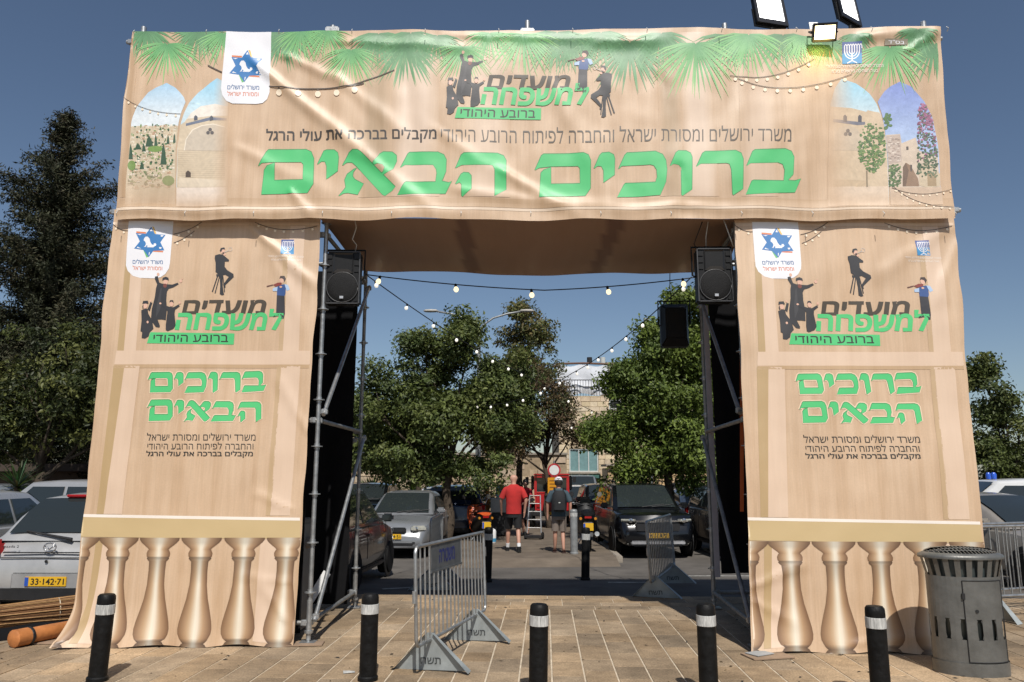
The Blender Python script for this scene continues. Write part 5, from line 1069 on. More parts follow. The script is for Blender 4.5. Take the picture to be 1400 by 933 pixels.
tree('leafy_tree', 'green tree at the right edge beyond the white pickup', (16.1, 25, LOT), 2.0, .14, [(15.6, 25, 4.2, .65, .65, 1.0), (15.9, 25, 3.0, 1.1, 1.0, .9), (17.2, 25, 2.7, 1.2, 1.0, .9), (15.6, 25, 5.1, .40, .4, .45), (18.6, 25.4, 2.6, 1.3, 1.1, .9), (16.6, 25, 1.7, 1.6, 1.1, .7)], 330, 85, .13, [(.10, .125, .036), (.075, .10, .03), (.13, .145, .042)], 17)
tree('broad_tree', 'dark broadleaf tree below the tall conifer at the left', (-12.5, 20.5, LOT), 2.2, .16, [(-11.6, 20, 3.3, 1.4, 1.1, 1.1), (-12.9, 20.5, 3.9, 1.4, 1.2, 1.2), (-11.3, 20.4, 4.4, 1.2, 1.0, .9), (-13.6, 20.5, 2.9, 1.1, 1.1, .8), (-10.9, 20.5, 2.6, .9, .9, .6), (-12.4, 20.8, 5.0, 1.3, 1.1, .8)], 300, 85, .125, [(.050, .064, .02), (.085, .10, .028), (.035, .046, .016), (.12, .13, .036)], 18)
def conifer(base, H, Rb, label, seed):
    t = thing('conifer', label, 'tree', base); rs = np.random.RandomState(seed); tk = MB(); tk.tube([(0, 0, -.1), (.05, 0, H * .4), (0, .05, H * .8), (0, 0, H)], [.32, .24, .1, .015], 10); Ps = []; Cs = []; Ns = []
    z = 1.0
    while z < H - .15:
        f = z / H; L0 = Rb * (1 - f) ** .85 * (.75 + .25 * math.sin(z * 2.1)) + .10; nb = 11 if f < .75 else 7
        for k in range(nb):
            a = rs.uniform(0, 6.283); L = L0 * rs.uniform(.5, 1.35); m = max(3, int(L / .16)); u = np.linspace(.05, 1, m)[:, None]; dz = .30 * L * u ** 1.6 - .12 * L * u
            P = np.hstack([np.cos(a) * L * u, np.sin(a) * L * u, z + dz]); P = P + rs.normal(size=P.shape) * .05
            tk.tube([tuple(P[0]), tuple(P[len(P) // 2]), tuple(P[-1])], [.035 * L / Rb + .012, .02, .006], 5)
            for p in P:
                q = 26; o = rs.normal(size=(q, 3)) * [.13, .13, .09]; o[:, 2] -= np.abs(rs.normal(size=q)) * .08
                Ps.append(p + o); Ns.append(np.tile([math.cos(a) * .4, math.sin(a) * .4, .6], (q, 1))); Cs.append(np.array([(.034, .038, .018), (.044, .047, .023), (.026, .031, .015), (.058, .053, .028)][rs.randint(4)]) * rs.uniform(.7, 1.4, (q, 1)))
        z += .27 + .16 * (1 - f) 
    tk.build('trunk', M_bark, t, smooth=True); V, F, C = leaves(np.vstack(Ps), np.vstack(Ns), .15, np.vstack(Cs), rs, .32); np_mesh('crown', V, F, C, M_needle, t); return t
conifer((-17.4, 28, LOT), 16.1, 7.2, 'tall dark conifer rising above the cars at the left', 21)
conifer((-14.2, 29.5, LOT), 12.2, 3.6, 'shorter dark conifer close behind the left gate tower', 22)
conifer((-22.5, 30, LOT), 11.5, 4.6, 'dark conifer at the far left edge', 23)
def spiky(base, n, L, label, seed, w=.05, col=(.05, .075, .025)):
    t = thing('yucca', label, 'plant', base, 0, 'spiky leaved plants'); rs = random.Random(seed); m = MB(); MB().tube([(0, 0, -.05), (.02, 0, .5), (0, 0, .9)], [.07, .06, .05], 8).build('stem', M_bark, t)
    for k in range(n):
        a = rs.uniform(0, 6.28); e = rs.uniform(-.3, 1.3); l = L * rs.uniform(.7, 1.1); d = Vector((math.cos(a) * math.cos(e), math.sin(a) * math.cos(e), math.sin(e))); s = d.cross(Vector((0, 0, 1))).normalized() * w / 2; o = Vector((0, 0, .9)); c = tuple(q * rs.uniform(.6, 1.5) for q in col)
        m.add([o - s * .5, o + s * .5, o + d * l * .5 + s, o + d * l * .5 - s, o + d * l - Vector((0, 0, .12 * l))], [(0, 1, 2, 3), (3, 2, 4)], c)
    m.build('leaf_rosette', M_leaf, t, fix=False); return t
spiky((-11.0, 17.2, .55), 90, .75, 'spiky leaved yucca above the parked cars at the left edge', 1)
for k, (x, y, lab) in enumerate([(-5.6, 31, 'spiky shrub left of the stone wall opening, leftmost of four'), (-4.7, 30.6, 'spiky shrub before the stone wall, second from the left'), (-3.9, 31, 'spiky shrub before the stone wall, third from the left'), (-3.2, 31, 'spiky shrub before the stone wall, nearest the thin tree trunk')]): spiky((x, y, .1), 110, .95, lab, 30 + k, .07, (.055, .085, .022))
def shrub(base, r, label, cols, seed, n=40):
    rs = np.random.RandomState(seed); t = thing('shrub', label, 'shrub', base, 0, 'shrubs along the far wall'); P = []; C = []
    for k in range(n):
        d = rs.normal(size=3); d /= np.linalg.norm(d); c = d * np.array(r) * rs.uniform(.3, 1) + [0, 0, r[2]]; P.append(c + rs.normal(size=(70, 3)) * .16); C.append(np.array(cols[rs.randint(len(cols))]) * rs.uniform(.6, 1.4, (70, 1)))
    P = np.vstack(P); P[:, 2] = np.maximum(P[:, 2], .02); V, F, Cc = leaves(P, np.tile([0, 0, .8], (len(P), 1)), .10, np.vstack(C), rs); np_mesh('foliage', V, F, Cc, M_leaf, t); MB().tube([(0, 0, -.02), (0, 0, r[2])], .03, 6).build('stem', M_bark, t)
shrub((-4.6, 30, LOT), (2.2, .8, .75), 'low dense shrub under the spiky plants by the stone wall', OLIVE, 41, 70)
shrub((-1.4, 30, LOT), (1.5, .8, .8), 'scrubby dry shrub behind the lamp post', BROWNL + OLIVE, 42, 45)
shrub((-12.6, 17.8, .2), (1.6, .6, .5), 'pinkish dark shrub below the yucca at the left', [(.05, .05, .02), (.09, .04, .035), (.04, .05, .02)], 43, 40)

# ---------------------------------------------------------------- stone buildings
def stone_mat(name, c, sc=1, mort=.75):
    m = bpy.data.materials.new(name); m.use_nodes = True; N = m.node_tree.nodes; L = m.node_tree.links; b = N['Principled BSDF']; b.inputs['Roughness'].default_value = .9; b.inputs['Specular IOR Level'].default_value = .2
    a = N.new('ShaderNodeAttribute'); a.attribute_name = 'Col'; geo = N.new('ShaderNodeNewGeometry'); n = N.new('ShaderNodeTexNoise'); n.inputs['Scale'].default_value = 3; n.inputs['Detail'].default_value = 8; n.inputs['Roughness'].default_value = .7; L.new(geo.outputs['Position'], n.inputs[0])
    mr = N.new('ShaderNodeMapRange'); mr.inputs[1].default_value = .3; mr.inputs[2].default_value = .7; mr.inputs[3].default_value = .72; mr.inputs[4].default_value = 1.2; L.new(n.outputs[0], mr.inputs[0])
    v = N.new('ShaderNodeVectorMath'); v.operation = 'SCALE'; L.new(a.outputs['Color'], v.inputs[0]); L.new(mr.outputs[0], v.inputs['Scale']); L.new(v.outputs[0], b.inputs['Base Color']); return m
M_stone = stone_mat('jerusalem_stone', (.5, .4, .27))
def stone_wall(parent, x0, x1, z0, z1, y, h=.28, wmin=.35, wmax=.75, holes=(), col=(.50, .385, .255), seed=1, depth=.25, rough=.015, limit=60):
    """coursed masonry: backing wall plus blocks, openings left free"""
    rs = random.Random(seed); mort = MB(); rest = MB(); n = 0
    xs_ = sorted({x0, x1} | {v for q in holes for v in q[:2]}); zs_ = sorted({z0, z1} | {v for q in holes for v in q[2:4]})
    for a, b in zip(xs_, xs_[1:]):
        for c, d in zip(zs_, zs_[1:]):
            if any(q[0] <= a and b <= q[1] and q[2] <= c and d <= q[3] for q in holes): continue
            mort.box(((a + b) / 2, y + depth / 2 + .02, (c + d) / 2), (b - a, depth, d - c), col=(col[0] * .72, col[1] * .70, col[2] * .66))
    mort.build('wall_core', M_stone, parent, world=True)
    z = z0; blocks = []
    while z < z1 - .02:
        hh = min(h * rs.uniform(.9, 1.1), z1 - z); x = x0 + rs.uniform(-.3, 0)
        while x < x1:
            w = rs.uniform(wmin, wmax); a, b = max(x, x0), min(x + w, x1); x += w
            segs = [(a, b)]
            for q in holes:
                if q[2] < z + hh - .03 and q[3] > z + .03:
                    ns = []
                    for s in segs:
                        if q[1] <= s[0] or q[0] >= s[1]: ns.append(s)
                        else:
                            if s[0] < q[0]: ns.append((s[0], q[0]))
                            if s[1] > q[1]: ns.append((q[1], s[1]))
                    segs = ns
            for s in segs:
                if s[1] - s[0] > .04: blocks.append((s[0] + .008, s[1] - .008, z + .008, z + hh - .008))
        z += hh
    for (a, b, c, d) in blocks:
        k = rs.uniform(.8, 1.15); cc = (col[0] * k * rs.uniform(.97, 1.05), col[1] * k, col[2] * k * rs.uniform(.9, 1.06)); p = y + rs.uniform(-rough, rough); q = .01
        rest.add([(a, p + .03, c), (b, p + .03, c), (b, p + .03, d), (a, p + .03, d), (a + q, p, c + q), (b - q, p, c + q), (b - q, p, d - q), (a + q, p, d - q)], [(4, 5, 6, 7), (0, 1, 5, 4), (1, 2, 6, 5), (2, 3, 7, 6), (3, 0, 4, 7)], cc)
    stuff(rest.build('stone_blocks', M_stone, parent, world=True))
M_teal = mat('teal_window', (.16, .27, .27), .35, var=.15); M_wframe = mat('pale_frame', (.5, .52, .5), .5, var=.08); M_dark = mat('dark_opening', (.012, .012, .013), .7)
hs = thing('stone_house', 'tall pale stone house beyond the car park with a teal window', 'building', (7.5, 45, LOT))
H1 = [(3.35, 5.05, 1.95, 3.3), (5.75, 6.5, 5.6, 6.2), (9.4, 10.1, .55, 1.25), (11.1, 11.8, .55, 1.25), (8.0, 9.3, 2.4, 3.6), (11.0, 12.2, 2.4, 3.6), (6.9, 7.6, .5, 1.2)]
stone_wall(hs, 2.75, 15.5, LOT, 6.4, 45, holes=H1, seed=3, col=(.60, .49, .345))
MB().box((9.1, 49, 3.1), (12.7, 7.4, 6.5)).build('rear_volume', mat('stone_plain', (.42, .33, .22), .9, var=.15), hs, world=True)
# terrace storey set back, railing, white awning
up_ = thing
stone_wall(hs, 5.9, 15.5, 6.4, 8.5, 46.2, seed=4, col=(.60, .50, .37), holes=[(6.3, 6.9, 6.9, 7.5)]); MB().box((10.7, 48.5, 7.45), (9.6, 4.2, 2.1)).build('upper_volume', mat('stone_plain', (0, 0, 0)), hs, world=True); MB().box((10.7, 48.4, 8.54), (9.8, 4.7, .08)).build('roof_edge', M_kerb, hs, world=True)
aw = MB(); nu, nv = 20, 10
for j in range(nv + 1):
    for i in range(nu + 1): u, v = i / nu, j / nv; aw.v.append((2.7 + 3.15 * u, 45.4 + .12 * math.sin(u * 14) * v + .1 * noise.noise(Vector((u * 4, v * 3, 1))), 8.35 - .14 * math.sin(math.pi * u * 2) ** 2 - v * 1.75))
aw.f = [(j * (nu + 1) + i, j * (nu + 1) + i + 1, (j + 1) * (nu + 1) + i + 1, (j + 1) * (nu + 1) + i) for j in range(nv) for i in range(nu)]
aw.build('awning_sheet', mat('white_sheet', (.70, .72, .76), .6, var=.06), hs, smooth=True, world=True)
MB().tube([(2.7, 45.4, 8.38), (4.3, 45.4, 8.42), (5.9, 45.4, 8.36)], .06, 8).build('awning_pole', mat('rust', (.14, .07, .045), .8), hs, world=True)
for k in range(43): MB().tube([(2.75 + k * .165, 45.1, 6.4), (2.75 + k * .165, 45.1, 7.35)], .014, 5).build('baluster_rail', M_trim, hs, world=True) if k % 1 == 0 else None
for z in (6.95, 7.36): MB().box((6.2, 45.1, z), (6.95, .05, .05)).build('handrail', M_trim, hs, world=True)
for x in (5.2, 6.0): MB().tube([(x - 1.2 + .7, 45.6, 8.4), (x - 1.2 + .7, 45.6, 8.8)], .16, 10).build('roof_tank', M_dark if x < 5.5 else M_wframe, hs, world=True)
def window(x0, x1, z0, z1, y, panes, fm, gm, parent, bars=False):
    f = MB(); t_ = .07
    for c, d in ((((x0 + x1) / 2, y + .1, z1 - t_ / 2), (x1 - x0, .08, t_)), (((x0 + x1) / 2, y + .1, z0 + t_ / 2), (x1 - x0, .08, t_)), ((x0 + t_ / 2, y + .1, (z0 + z1) / 2), (t_, .078, z1 - z0 - 2 * t_)), ((x1 - t_ / 2, y + .1, (z0 + z1) / 2), (t_, .078, z1 - z0 - 2 * t_))): f.box(c, d)
    for k in range(1, panes): f.box((x0 + (x1 - x0) * k / panes, y + .1, (z0 + z1) / 2), (.06, .076, z1 - z0 - 2 * t_))
    o = f.build('window', fm, parent, world=True)
    for k in range(panes): MB().box((x0 + (x1 - x0) * (k + .5) / panes, y + .14, (z0 + z1) / 2), ((x1 - x0) / panes - .06, .02, z1 - z0 - .14)).build('pane', gm, o, world=True)
    MB().box(((x0 + x1) / 2, y - .04, z0 - .05), (x1 - x0 + .2, .18, .09)).build('sill', M_kerb, o, world=True)
    if bars:
        g = MB()
        for k in range(7): xx = x0 + (x1 - x0) * k / 6; g.box((xx, y - .03, (z0 + z1) / 2), (.025, .025, z1 - z0))
        for k in range(5): zz = z0 + (z1 - z0) * k / 4; g.box(((x0 + x1) / 2, y - .03, zz), (x1 - x0, .02, .025))
        g.build('window_bars', M_trim, o, world=True)
window(3.35, 5.05, 1.95, 3.3, 45, 3, M_wframe, M_teal, hs)
for q in H1[1:]: window(*q, 45, 1, M_wframe, M_dark, hs, bars=q[3] < 1.5)
for x in (3.75, 4.75): MB().box((x, 44.78, 1.68), (.8, .3, .2)).build('flower_box', mat('teal_box', (.05, .14, .12), .6), hs, bevel=.02, world=True)
window(6.3, 6.9, 6.9, 7.5, 46.2, 1, M_wframe, M_dark, hs)
ac = thing('air_conditioner', 'white air conditioning unit on the house wall below the teal window', 'air conditioner', (5.55, 44.7, .75)); MB().box((0, 0, .35), (.95, .35, .7)).build('casing', M_white, ac, bevel=.02); MB().lathe([(.27, -.02), (.29, 0), (.27, .01)], 20, (-.12, -.18, .36), axis='y').build('fan_ring', M_wframe, ac)
MB().lathe([(.25, -.012), (.25, .0)], 20, (-.12, -.183, .36), axis='y').build('fan_grille', mat('fan_dark', (.18, .17, .15), .6), ac); MB().box((.15, .02, 1.05), (.75, .3, .62)).build('upper_unit', M_white, ac, bevel=.02); MB().box((0, .05, -.03), (1.0, .3, .05)).build('shelf_bracket', M_trim, ac)
# low wing at the right and walls at the left
lw = thing('low_stone_building', 'low pale stone building with barred windows behind the black off-road car', 'building', (10, 41, LOT))
LH = [(8.5, 9.1, .35, 1.35), (9.9, 10.4, .35, 1.35), (5.9, 6.5, .2, 1.2), (12.5, 13.2, .4, 1.4)]
stone_wall(lw, 5.2, 20, LOT, 2.25, 42, h=.3, holes=LH, seed=6, col=(.52, .37, .22)); MB().box((12.6, 43.4, 1.0), (14.8, 2.3, 2.3)).build('rear_volume', mat('stone_plain', (0, 0, 0)), lw, world=True); MB().box((12.6, 43.0, 2.30), (15, 2.6, .1)).build('roof_slab', M_kerb, lw, world=True)
for q in LH: window(*q, 42, 1, M_wframe, M_dark, lw, bars=True)
sw = thing('stone_wall', 'weathered stone wall with a low arch behind the trees on the left', 'wall', (-5, 38, LOT))
stone_wall(sw, -16, 2.7, LOT, 2.75, 38, h=.3, holes=[(-3.4, -2.6, LOT, 1.3), (.2, .75, .1, 1.0)], seed=8, col=(.46, .36, .25), rough=.05)
MB().box((-3.0, 38.4, .6), (.9, .1, 1.6)).build('doorway', M_dark, sw, world=True); MB().box((.48, 38.4, .5), (.7, .1, 1.2)).build('niche', M_dark, sw, world=True); MB().box((-6.65, 38.15, 2.80), (18.8, .5, .1)).build('coping', M_kerb, sw, world=True)
dw = thing('dark_building', 'brown shaded building with a dark ledge behind the parked cars at the left', 'building', (-16, 23.5, LOT)); MB().box((-16.5, 25, .85), (17, 3, 2.0)).build('facade', mat('brown_render', (.085, .055, .04), .9, var=.3, scale=2), dw, world=True); MB().box((-16.5, 23.3, 1.95), (17.3, .7, .22)).build('ledge', mat('brown_render2', (.06, .042, .032), .9), dw, world=True); MB().box((-16.5, 23.44, .3), (17, .12, .5)).build('plinth', M_kerb, dw, world=True)
ub = thing('far_building', 'far pale building with roof railing glimpsed at the left of the passage', 'building', (-12, 55, LOT)); MB().box((-13.4, 57, 3.6), (5, 4, 7.4)).build('facade', mat('stone_plain', (0, 0, 0)), ub, world=True)
for k in range(9): MB().tube([(-15.7 + k * .6, 55.1, 7.3), (-15.7 + k * .6, 55.1, 8.3)], .03, 5).build('rail_post', M_trim, ub, world=True)
MB().tube([(-15.8, 55.1, 8.3), (-11, 55.1, 8.3)], .03, 5).build('handrail', M_trim, ub, world=True)

# ---------------------------------------------------------------- lamp post, sign, poles
lp = thing('street_lamp', 'grey street lamp with two curved arms above the trees', 'street lamp', (-1.06, 24, LOT)); M_lamp = mat('lamp_grey', (.30, .31, .31), .5, .4)
MB().tube([(0, 0, 0), (0, 0, 2.2)], .10, 12).tube([(0, 0, 2.2), (0, 0, 6.4)], [.085, .055], 12).build('pole', M_lamp, lp, smooth=2)
for s in (-1, 1):
    P = [(0, 0, 6.35), (s * .12, 0, 6.62), (s * .45, 0, 6.86), (s * .9, 0, 7.0), (s * 1.35, 0, 7.08)]; MB().tube(P, .032, 8).build('arm', M_lamp, lp, smooth=True)
    MB().lathe([(.02, -.02), (.075, .04), (.09, .2), (.08, .38), (.03, .46)], 12, (s * 1.32 if s > 0 else -1.78, 0, 7.1), axis='x', sy=.6).build('lamp_head', mat('lamp_head', (.42, .40, .36), .5), lp, smooth=True)
sg = thing('road_sign', 'round white sign with red rim above an orange panel on a post', 'sign', (1.42, 26, LOT)); MB().tube([(0, .03, 0), (0, .03, 2.35)], .03, 8).build('post', M_galv, sg)
MB().lathe([(.22, -.01), (.22, .01)], 28, (0, -.01, 2.05), axis='y').build('red_rim', mat('sign_red', (.42, .03, .04), .4), sg); MB().lathe([(.165, -.006), (.165, .0)], 28, (0, -.026, 2.05), axis='y').build('white_disc', M_white, sg)
MB().box((0, -.01, 1.47), (.44, .02, .66)).build('orange_panel', mat('sign_orange', (.62, .27, .01), .45), sg)
bx_ = MB()
for k in range(5): bx_.box((0, -.024, 1.70 - k * .11), (.32, .004, .035))
stuff(bx_.build('panel_writing', mat('sign_ink', (.25, .10, .01), .5), sg))
op = thing('orange_post', 'orange painted post behind the motorbike', 'post', (.22, 23.2, LOT)); MB().tube([(-.95, 0, 0), (-.95, 0, 2.1)], .06, 10).build('shaft', mat('orange_paint', (.48, .17, .03), .6), op); MB().lathe([(.07, 2.1), (.05, 2.14), (.01, 2.15)], 10, (-.95, 0, 0)).build('cap', M_trim, op)
mp = thing('mast', 'thin grey mast rising behind the right hand trees', 'pole', (7.4, 41, LOT)); MB().tube([(0, 0, 0), (0, 0, 10.3)], [.1, .07], 10).build('shaft', M_lamp, mp); MB().box((0, 0, 10.35), (.3, .2, .12)).build('head', M_lamp, mp)
# ---------------------------------------------------------------- vehicles
def paint(name, c, metal=.35, rough=.28, coat=.6, var=.06): return mat(name, c, rough, metal, .5, var, 2.2, coat=coat)
_wheel = {}
def wheel_parts(r, w):
    if (r, w) not in _wheel:
        ty = MB().lathe([(r * .66, -w / 2), (r * .93, -w / 2), (r, -w * .32), (r, w * .32), (r * .93, w / 2), (r * .66, w / 2)], 24, axis='x').mesh('tyre', smooth=2); ty.materials.append(M_rubber)
        rm = MB().lathe([(r * .67, -w * .40), (r * .67, w * .44), (r * .60, w * .44), (r * .56, w * .22), (.02, w * .25)], 24, axis='x')
        for k in range(5):
            a = 2 * math.pi * k / 5; rm.box((w * .36, math.cos(a) * r * .33, math.sin(a) * r * .33), (.03, r * .56, r * .15), Matrix.Rotation(a, 3, 'X'))
        rm = rm.mesh('rim', smooth=2); rm.materials.append(M_rim); _wheel[(r, w)] = (ty, rm)
    return _wheel[(r, w)]
def wheels(t, xs, ys, r=.31, w=.2):
    ty, rm = wheel_parts(r, w)
    for y in ys:
        for s in (-1, 1):
            o = obj('wheel', ty, None, t); o.location = (s * xs, y, r); o.rotation_euler[2] = 0 if s > 0 else math.pi; obj('rim', rm, None, o)
def plate(t, y, z, digits, face, w=.50, h=.112, x=0):
    """face=+1 looks forward (+y), -1 backward"""
    b = MB().box((x, y, z), (w, .012, h)).build('number_plate', M_plate, t, bevel=.004); o = face * .0075
    MB().box((x + (-w / 2 + .025) * -face, y + o, z), (.045, .003, h * .9)).build('blue_strip', M_plate_b, b)
    mt = Matrix.Translation((x - .026 * face, y + o, z)) @ Matrix.Rotation(math.pi if face > 0 else 0, 4, 'Z') @ Matrix.Rotation(R(90), 4, 'X')
    if digits: flat_text('digits', digits, M_ink, b, w * .80, h * .66, mt, rtl=False, bold=.02)
STY = {
 'hatch': dict(L=3.95, W=1.70, H=1.48, top=[(-1, .58), (-.985, .74), (-.955, .86), (-.91, .93), (-.8, .955), (0, .95), (.45, .93), (.55, .92), (.85, .80), (.95, .70), (1, .50)], cowl=.52, rf=.10, rr=-.66, rb=-.935, belt=.93, wr=.36, r=.30),
 'sedan': dict(L=4.5, W=1.72, H=1.47, top=[(-1, .60), (-.99, .80), (-.95, .98), (-.7, 1.02), (-.3, .96), (0, .94), (.42, .92), (.5, .91), (.85, .80), (.95, .70), (1, .48)], cowl=.47, rf=.08, rr=-.42, rb=-.72, belt=.93, wr=.29, r=.31),
 'suv': dict(L=4.45, W=1.84, H=1.66, top=[(-1, .65), (-.985, .95), (-.94, 1.06), (-.8, 1.08), (0, 1.06), (.45, 1.05), (.55, 1.06), (.85, .99), (.95, .92), (1, .60)], cowl=.50, rf=.12, rr=-.80, rb=-.96, belt=1.05, wr=.25, r=.35)}
def car(name, label, loc, rz, style, pm, group='cars parked around the gate', H=None, detail=1, plates=(None, None), trim=None, front='bar', roof_rack=False, white_rear=False):
    S = dict(STY[style]); t = thing(name, label, 'car', loc, rz, group); L, W, Hh, belt, r = S['L'], S['W'], H or S['H'], S['belt'], S['r']; hl, hw = L / 2, W / 2; zb = .20 if style != 'suv' else .26
    top = lambda y: float(np.interp(y / hl, [p[0] for p in S['top']], [p[1] for p in S['top']]))
    wid = lambda y: hw * (1 - .02 * (y / hl) ** 2 - .17 * max(0, (abs(y / hl) - .74) / .26) ** 2.4)
    V = []; ys_ = np.concatenate([[-1, -.995], np.linspace(-.985, .985, 33), [.995, 1]]) * hl; m = 8
    for y in ys_:
        w = wid(y); zt = top(y); e = max(0, (abs(y / hl) - .985) / .015); b = zb + .04 + .02 * e; w *= 1 - .03 * e
        sec = [(0, b), (w * .86, b), (w * .97, b + .08), (w, b + .32 * (zt - b)), (w * .995, b + .70 * (zt - b)), (w * .955, zt - .04), (w * .86, zt - .005), (0, zt + .025)]
        V += [(x, y, z) for x, z in sec] + [(-x, y, z) for x, z in sec[-2:0:-1]]
    n = 2 * m - 2; F = [(i * n + k, i * n + (k + 1) % n, (i + 1) * n + (k + 1) % n, (i + 1) * n + k) for i in range(len(ys_) - 1) for k in range(n)] + [tuple(range(n)), tuple(range((len(ys_) - 1) * n, len(ys_) * n))]
    body = MB().add(V, F).build('body', pm, t, smooth=2)
    # cabin
    cw, rf, rr, rb = S['cowl'] * hl, S['rf'] * hl, S['rr'] * hl, S['rb'] * hl; wb, wr = hw * .90, hw * .90 - S['wr'] * .55
    py = [rb, rb + (rr - rb) * .5, rr, rr + (rf - rr) * .3, rr + (rf - rr) * .7, rf, rf + (cw - rf) * .5, cw]; pz = [belt, belt + (Hh - belt) * .58, Hh - .045, Hh - .008, Hh - .004, Hh - .035, belt + (Hh - belt) * .52, belt]
    zr = lambda y: float(np.interp(y, py, pz)); xw = lambda z: wb - (wb - wr) * (z - belt) / (Hh - belt)
    V = []; yy = sorted(set(list(np.linspace(rb, cw, 31)) + py))
    for y in yy:
        z = max(zr(y), belt - .0) ; x1 = xw(z); k = max(.0, min(1, (z - belt) / .12)); sec = [(wb, belt - .05), (xw(belt), belt), (x1 + .0, z - .05 * k), (x1 - .05 * k - .005, z - .012 * k), (x1 * .6, z + .012 * k), (0, z + .02 * k)]
        V += [(x, y, q) for x, q in sec] + [(-x, y, q) for x, q in sec[-2::-1]]
    n = 11; F = [(i * n + k, i * n + k + 1, (i + 1) * n + k + 1, (i + 1) * n + k) for i in range(len(yy) - 1) for k in range(n - 1)]
    roof = MB().add(V, F).build('cabin', pm, t, smooth=2)
    def patch(nm, y0, y1, inset0, inset1, m_, nn=6, k0=.86):
        V = []; 
        for i in range(nn + 1):
            y = y0 + (y1 - y0) * i / nn; z = zr(y); d = (zr(y + .01) - zr(y - .01)) / .02; nv = Vector((0, -d, 1)).normalized()
            for j in range(7): u = -1 + j / 3; V.append(Vector((u * xw(z) * k0, y, z + .02 - .010 * u * u)) + nv * .014)
        return MB().add(V, [(i * 7 + j, i * 7 + j + 1, (i + 1) * 7 + j + 1, (i + 1) * 7 + j) for i in range(nn) for j in range(6)]).build(nm, m_, t, smooth=True)
    ws = patch('windscreen', rf + .06, cw - .05, 0, 0, M_glass); rw = patch('rear_window', rb + .06, rr - .05, 0, 0, M_glass)
    ymid = (rf + rr) / 2 + .08; zt_ = Hh - .13
    for s in (-1, 1):
        yf_lo, yf_hi = np.interp(belt + .05, [belt, Hh - .035], [cw, rf]) - .28, rf - .10; yr_lo, yr_hi = rb + .30, rr + .06
        for nm, poly in (('front_window', [(ymid + .04, belt + .05), (yf_lo, belt + .05), (yf_hi, zt_), (ymid + .04, zt_)]), ('rear_side_window', [(yr_lo, belt + .06), (ymid - .05, belt + .05), (ymid - .05, zt_), (yr_hi, zt_)])):
            P = [Vector((s * (xw(z) + .010), y, z)) for y, z in poly]; Q = [Vector((s * (xw(z) - .02), y, z)) for y, z in poly]; MB().add(P + Q, [(0, 1, 2, 3)] + [(i, (i + 1) % 4, 4 + (i + 1) % 4, 4 + i) for i in range(4)]).build(nm, M_glass, t)
        sm = MB(); x = lambda y: s * (wid(y) + .0015)
        for yv in (ymid, ymid + (cw - ymid) * .88, ymid - (ymid - rb) * .62): sm.box((x(yv), yv, (belt + zb) / 2 + .12), (.006, .008, (belt - zb) * .72))
        sm.build('door_seam', M_trim, t)
        for yv in (ymid - .18, ymid + .62 * 0 - .18 + (cw - ymid) * .0 + .0): pass
        for yv in (ymid + .10, ymid - (ymid - rb) * .50): MB().box((x(yv) * 1.008, yv, belt - .13), (.03, .18, .03)).build('door_handle', pm, t, bevel=.008)
        mr = MB(); mr.box((s * (hw + .06), cw - .30, belt + .09), (.20, .12, .14)); mo = mr.build('mirror', pm if detail else M_trim, t, bevel=.035, smooth=2); MB().box((s * (hw + .06), cw - .365, belt + .09), (.16, .006, .10)).build('mirror_glass', M_glass, mo); MB().box((s * (hw - .06), cw - .28, belt + .06), (.14, .05, .04)).build('stalk', M_trim, mo)
        for yv in (hl * .63, -hl * .60): MB().lathe([(r + .075, -.01), (r + .075, .006), (r + .05, .012)], 28, (s * (wid(yv) - .008), yv, r + .01), axis='x').build('wheel_arch', M_trim, t)
        MB().box((s * (hw - .06), 0, zb + .05), (.08, hl * .9, .08)).build('sill', M_trim, t, bevel=.02)
    wheels(t, hw - .075, (hl * .63, -hl * .60), r)
    # front
    fz = .70 if style != 'suv' else .88
    for s in (-1, 1):
        q = Matrix.Rotation(-s * R(26), 3, 'Z'); hd = MB().box((s * hw * .70, hl * .945, fz - .03), (hw * .40, .16, .13 if style != 'suv' else .06), q).build('headlight', M_head, t, bevel=.035, smooth=2)
        MB().lathe([(.05, 0), (.05, .012), (.02, .02)], 12, (s * hw * .66, hl * .945 + .085, fz - .03), axis='y').build('lamp', M_chrome, hd)
        MB().box((s * hw * .66, hl * .985, .36), (.20, .06, .09), Matrix.Rotation(-s * R(14), 3, 'Z')).build('fog_lamp', M_trim if style != 'suv' else M_head, t, bevel=.02)
    if front == 'bar':
        MB().box((0, hl * .985, fz - .06), (hw * .80, .08, .115)).build('grille', M_trim, t, bevel=.02); g = MB()
        for k in range(4): g.box((0, hl * .985 + .043, fz - .10 + k * .028), (hw * .76, .006, .008))
        g.build('grille_bars', M_chrome, t)
    else:
        MB().box((0, hl * .985, .70), (hw * 1.1, .10, .22)).build('grille', M_trim, t, bevel=.03); MB().box((0, hl + .02, .84), (hw * 1.5, .02, .022)).build('chrome_bar', M_chrome, t, bevel=.006); MB().box((0, hl + .005, .36), (hw * 1.35, .05, .10)).build('skid_plate', mat('skid_silver', (.45, .45, .46), .4, .5), t, bevel=.03)
    eb = MB(); eb.tube([(.065 * math.cos(a), hl + .008, fz - .045 + .045 * math.sin(a)) for a in np.linspace(0, 6.283, 17)], .007, 6); eb.tube([(.03 * math.cos(a), hl + .008, fz - .04 + .035 * math.sin(a)) for a in np.linspace(0, 6.283, 13)], .006, 6)
    if front == 'bar': eb.build('badge', M_chrome, t, smooth=True)
    MB().box((0, hl * .99, .33), (hw * 1.25, .06, .12)).build('lower_intake', M_trim, t, bevel=.03)
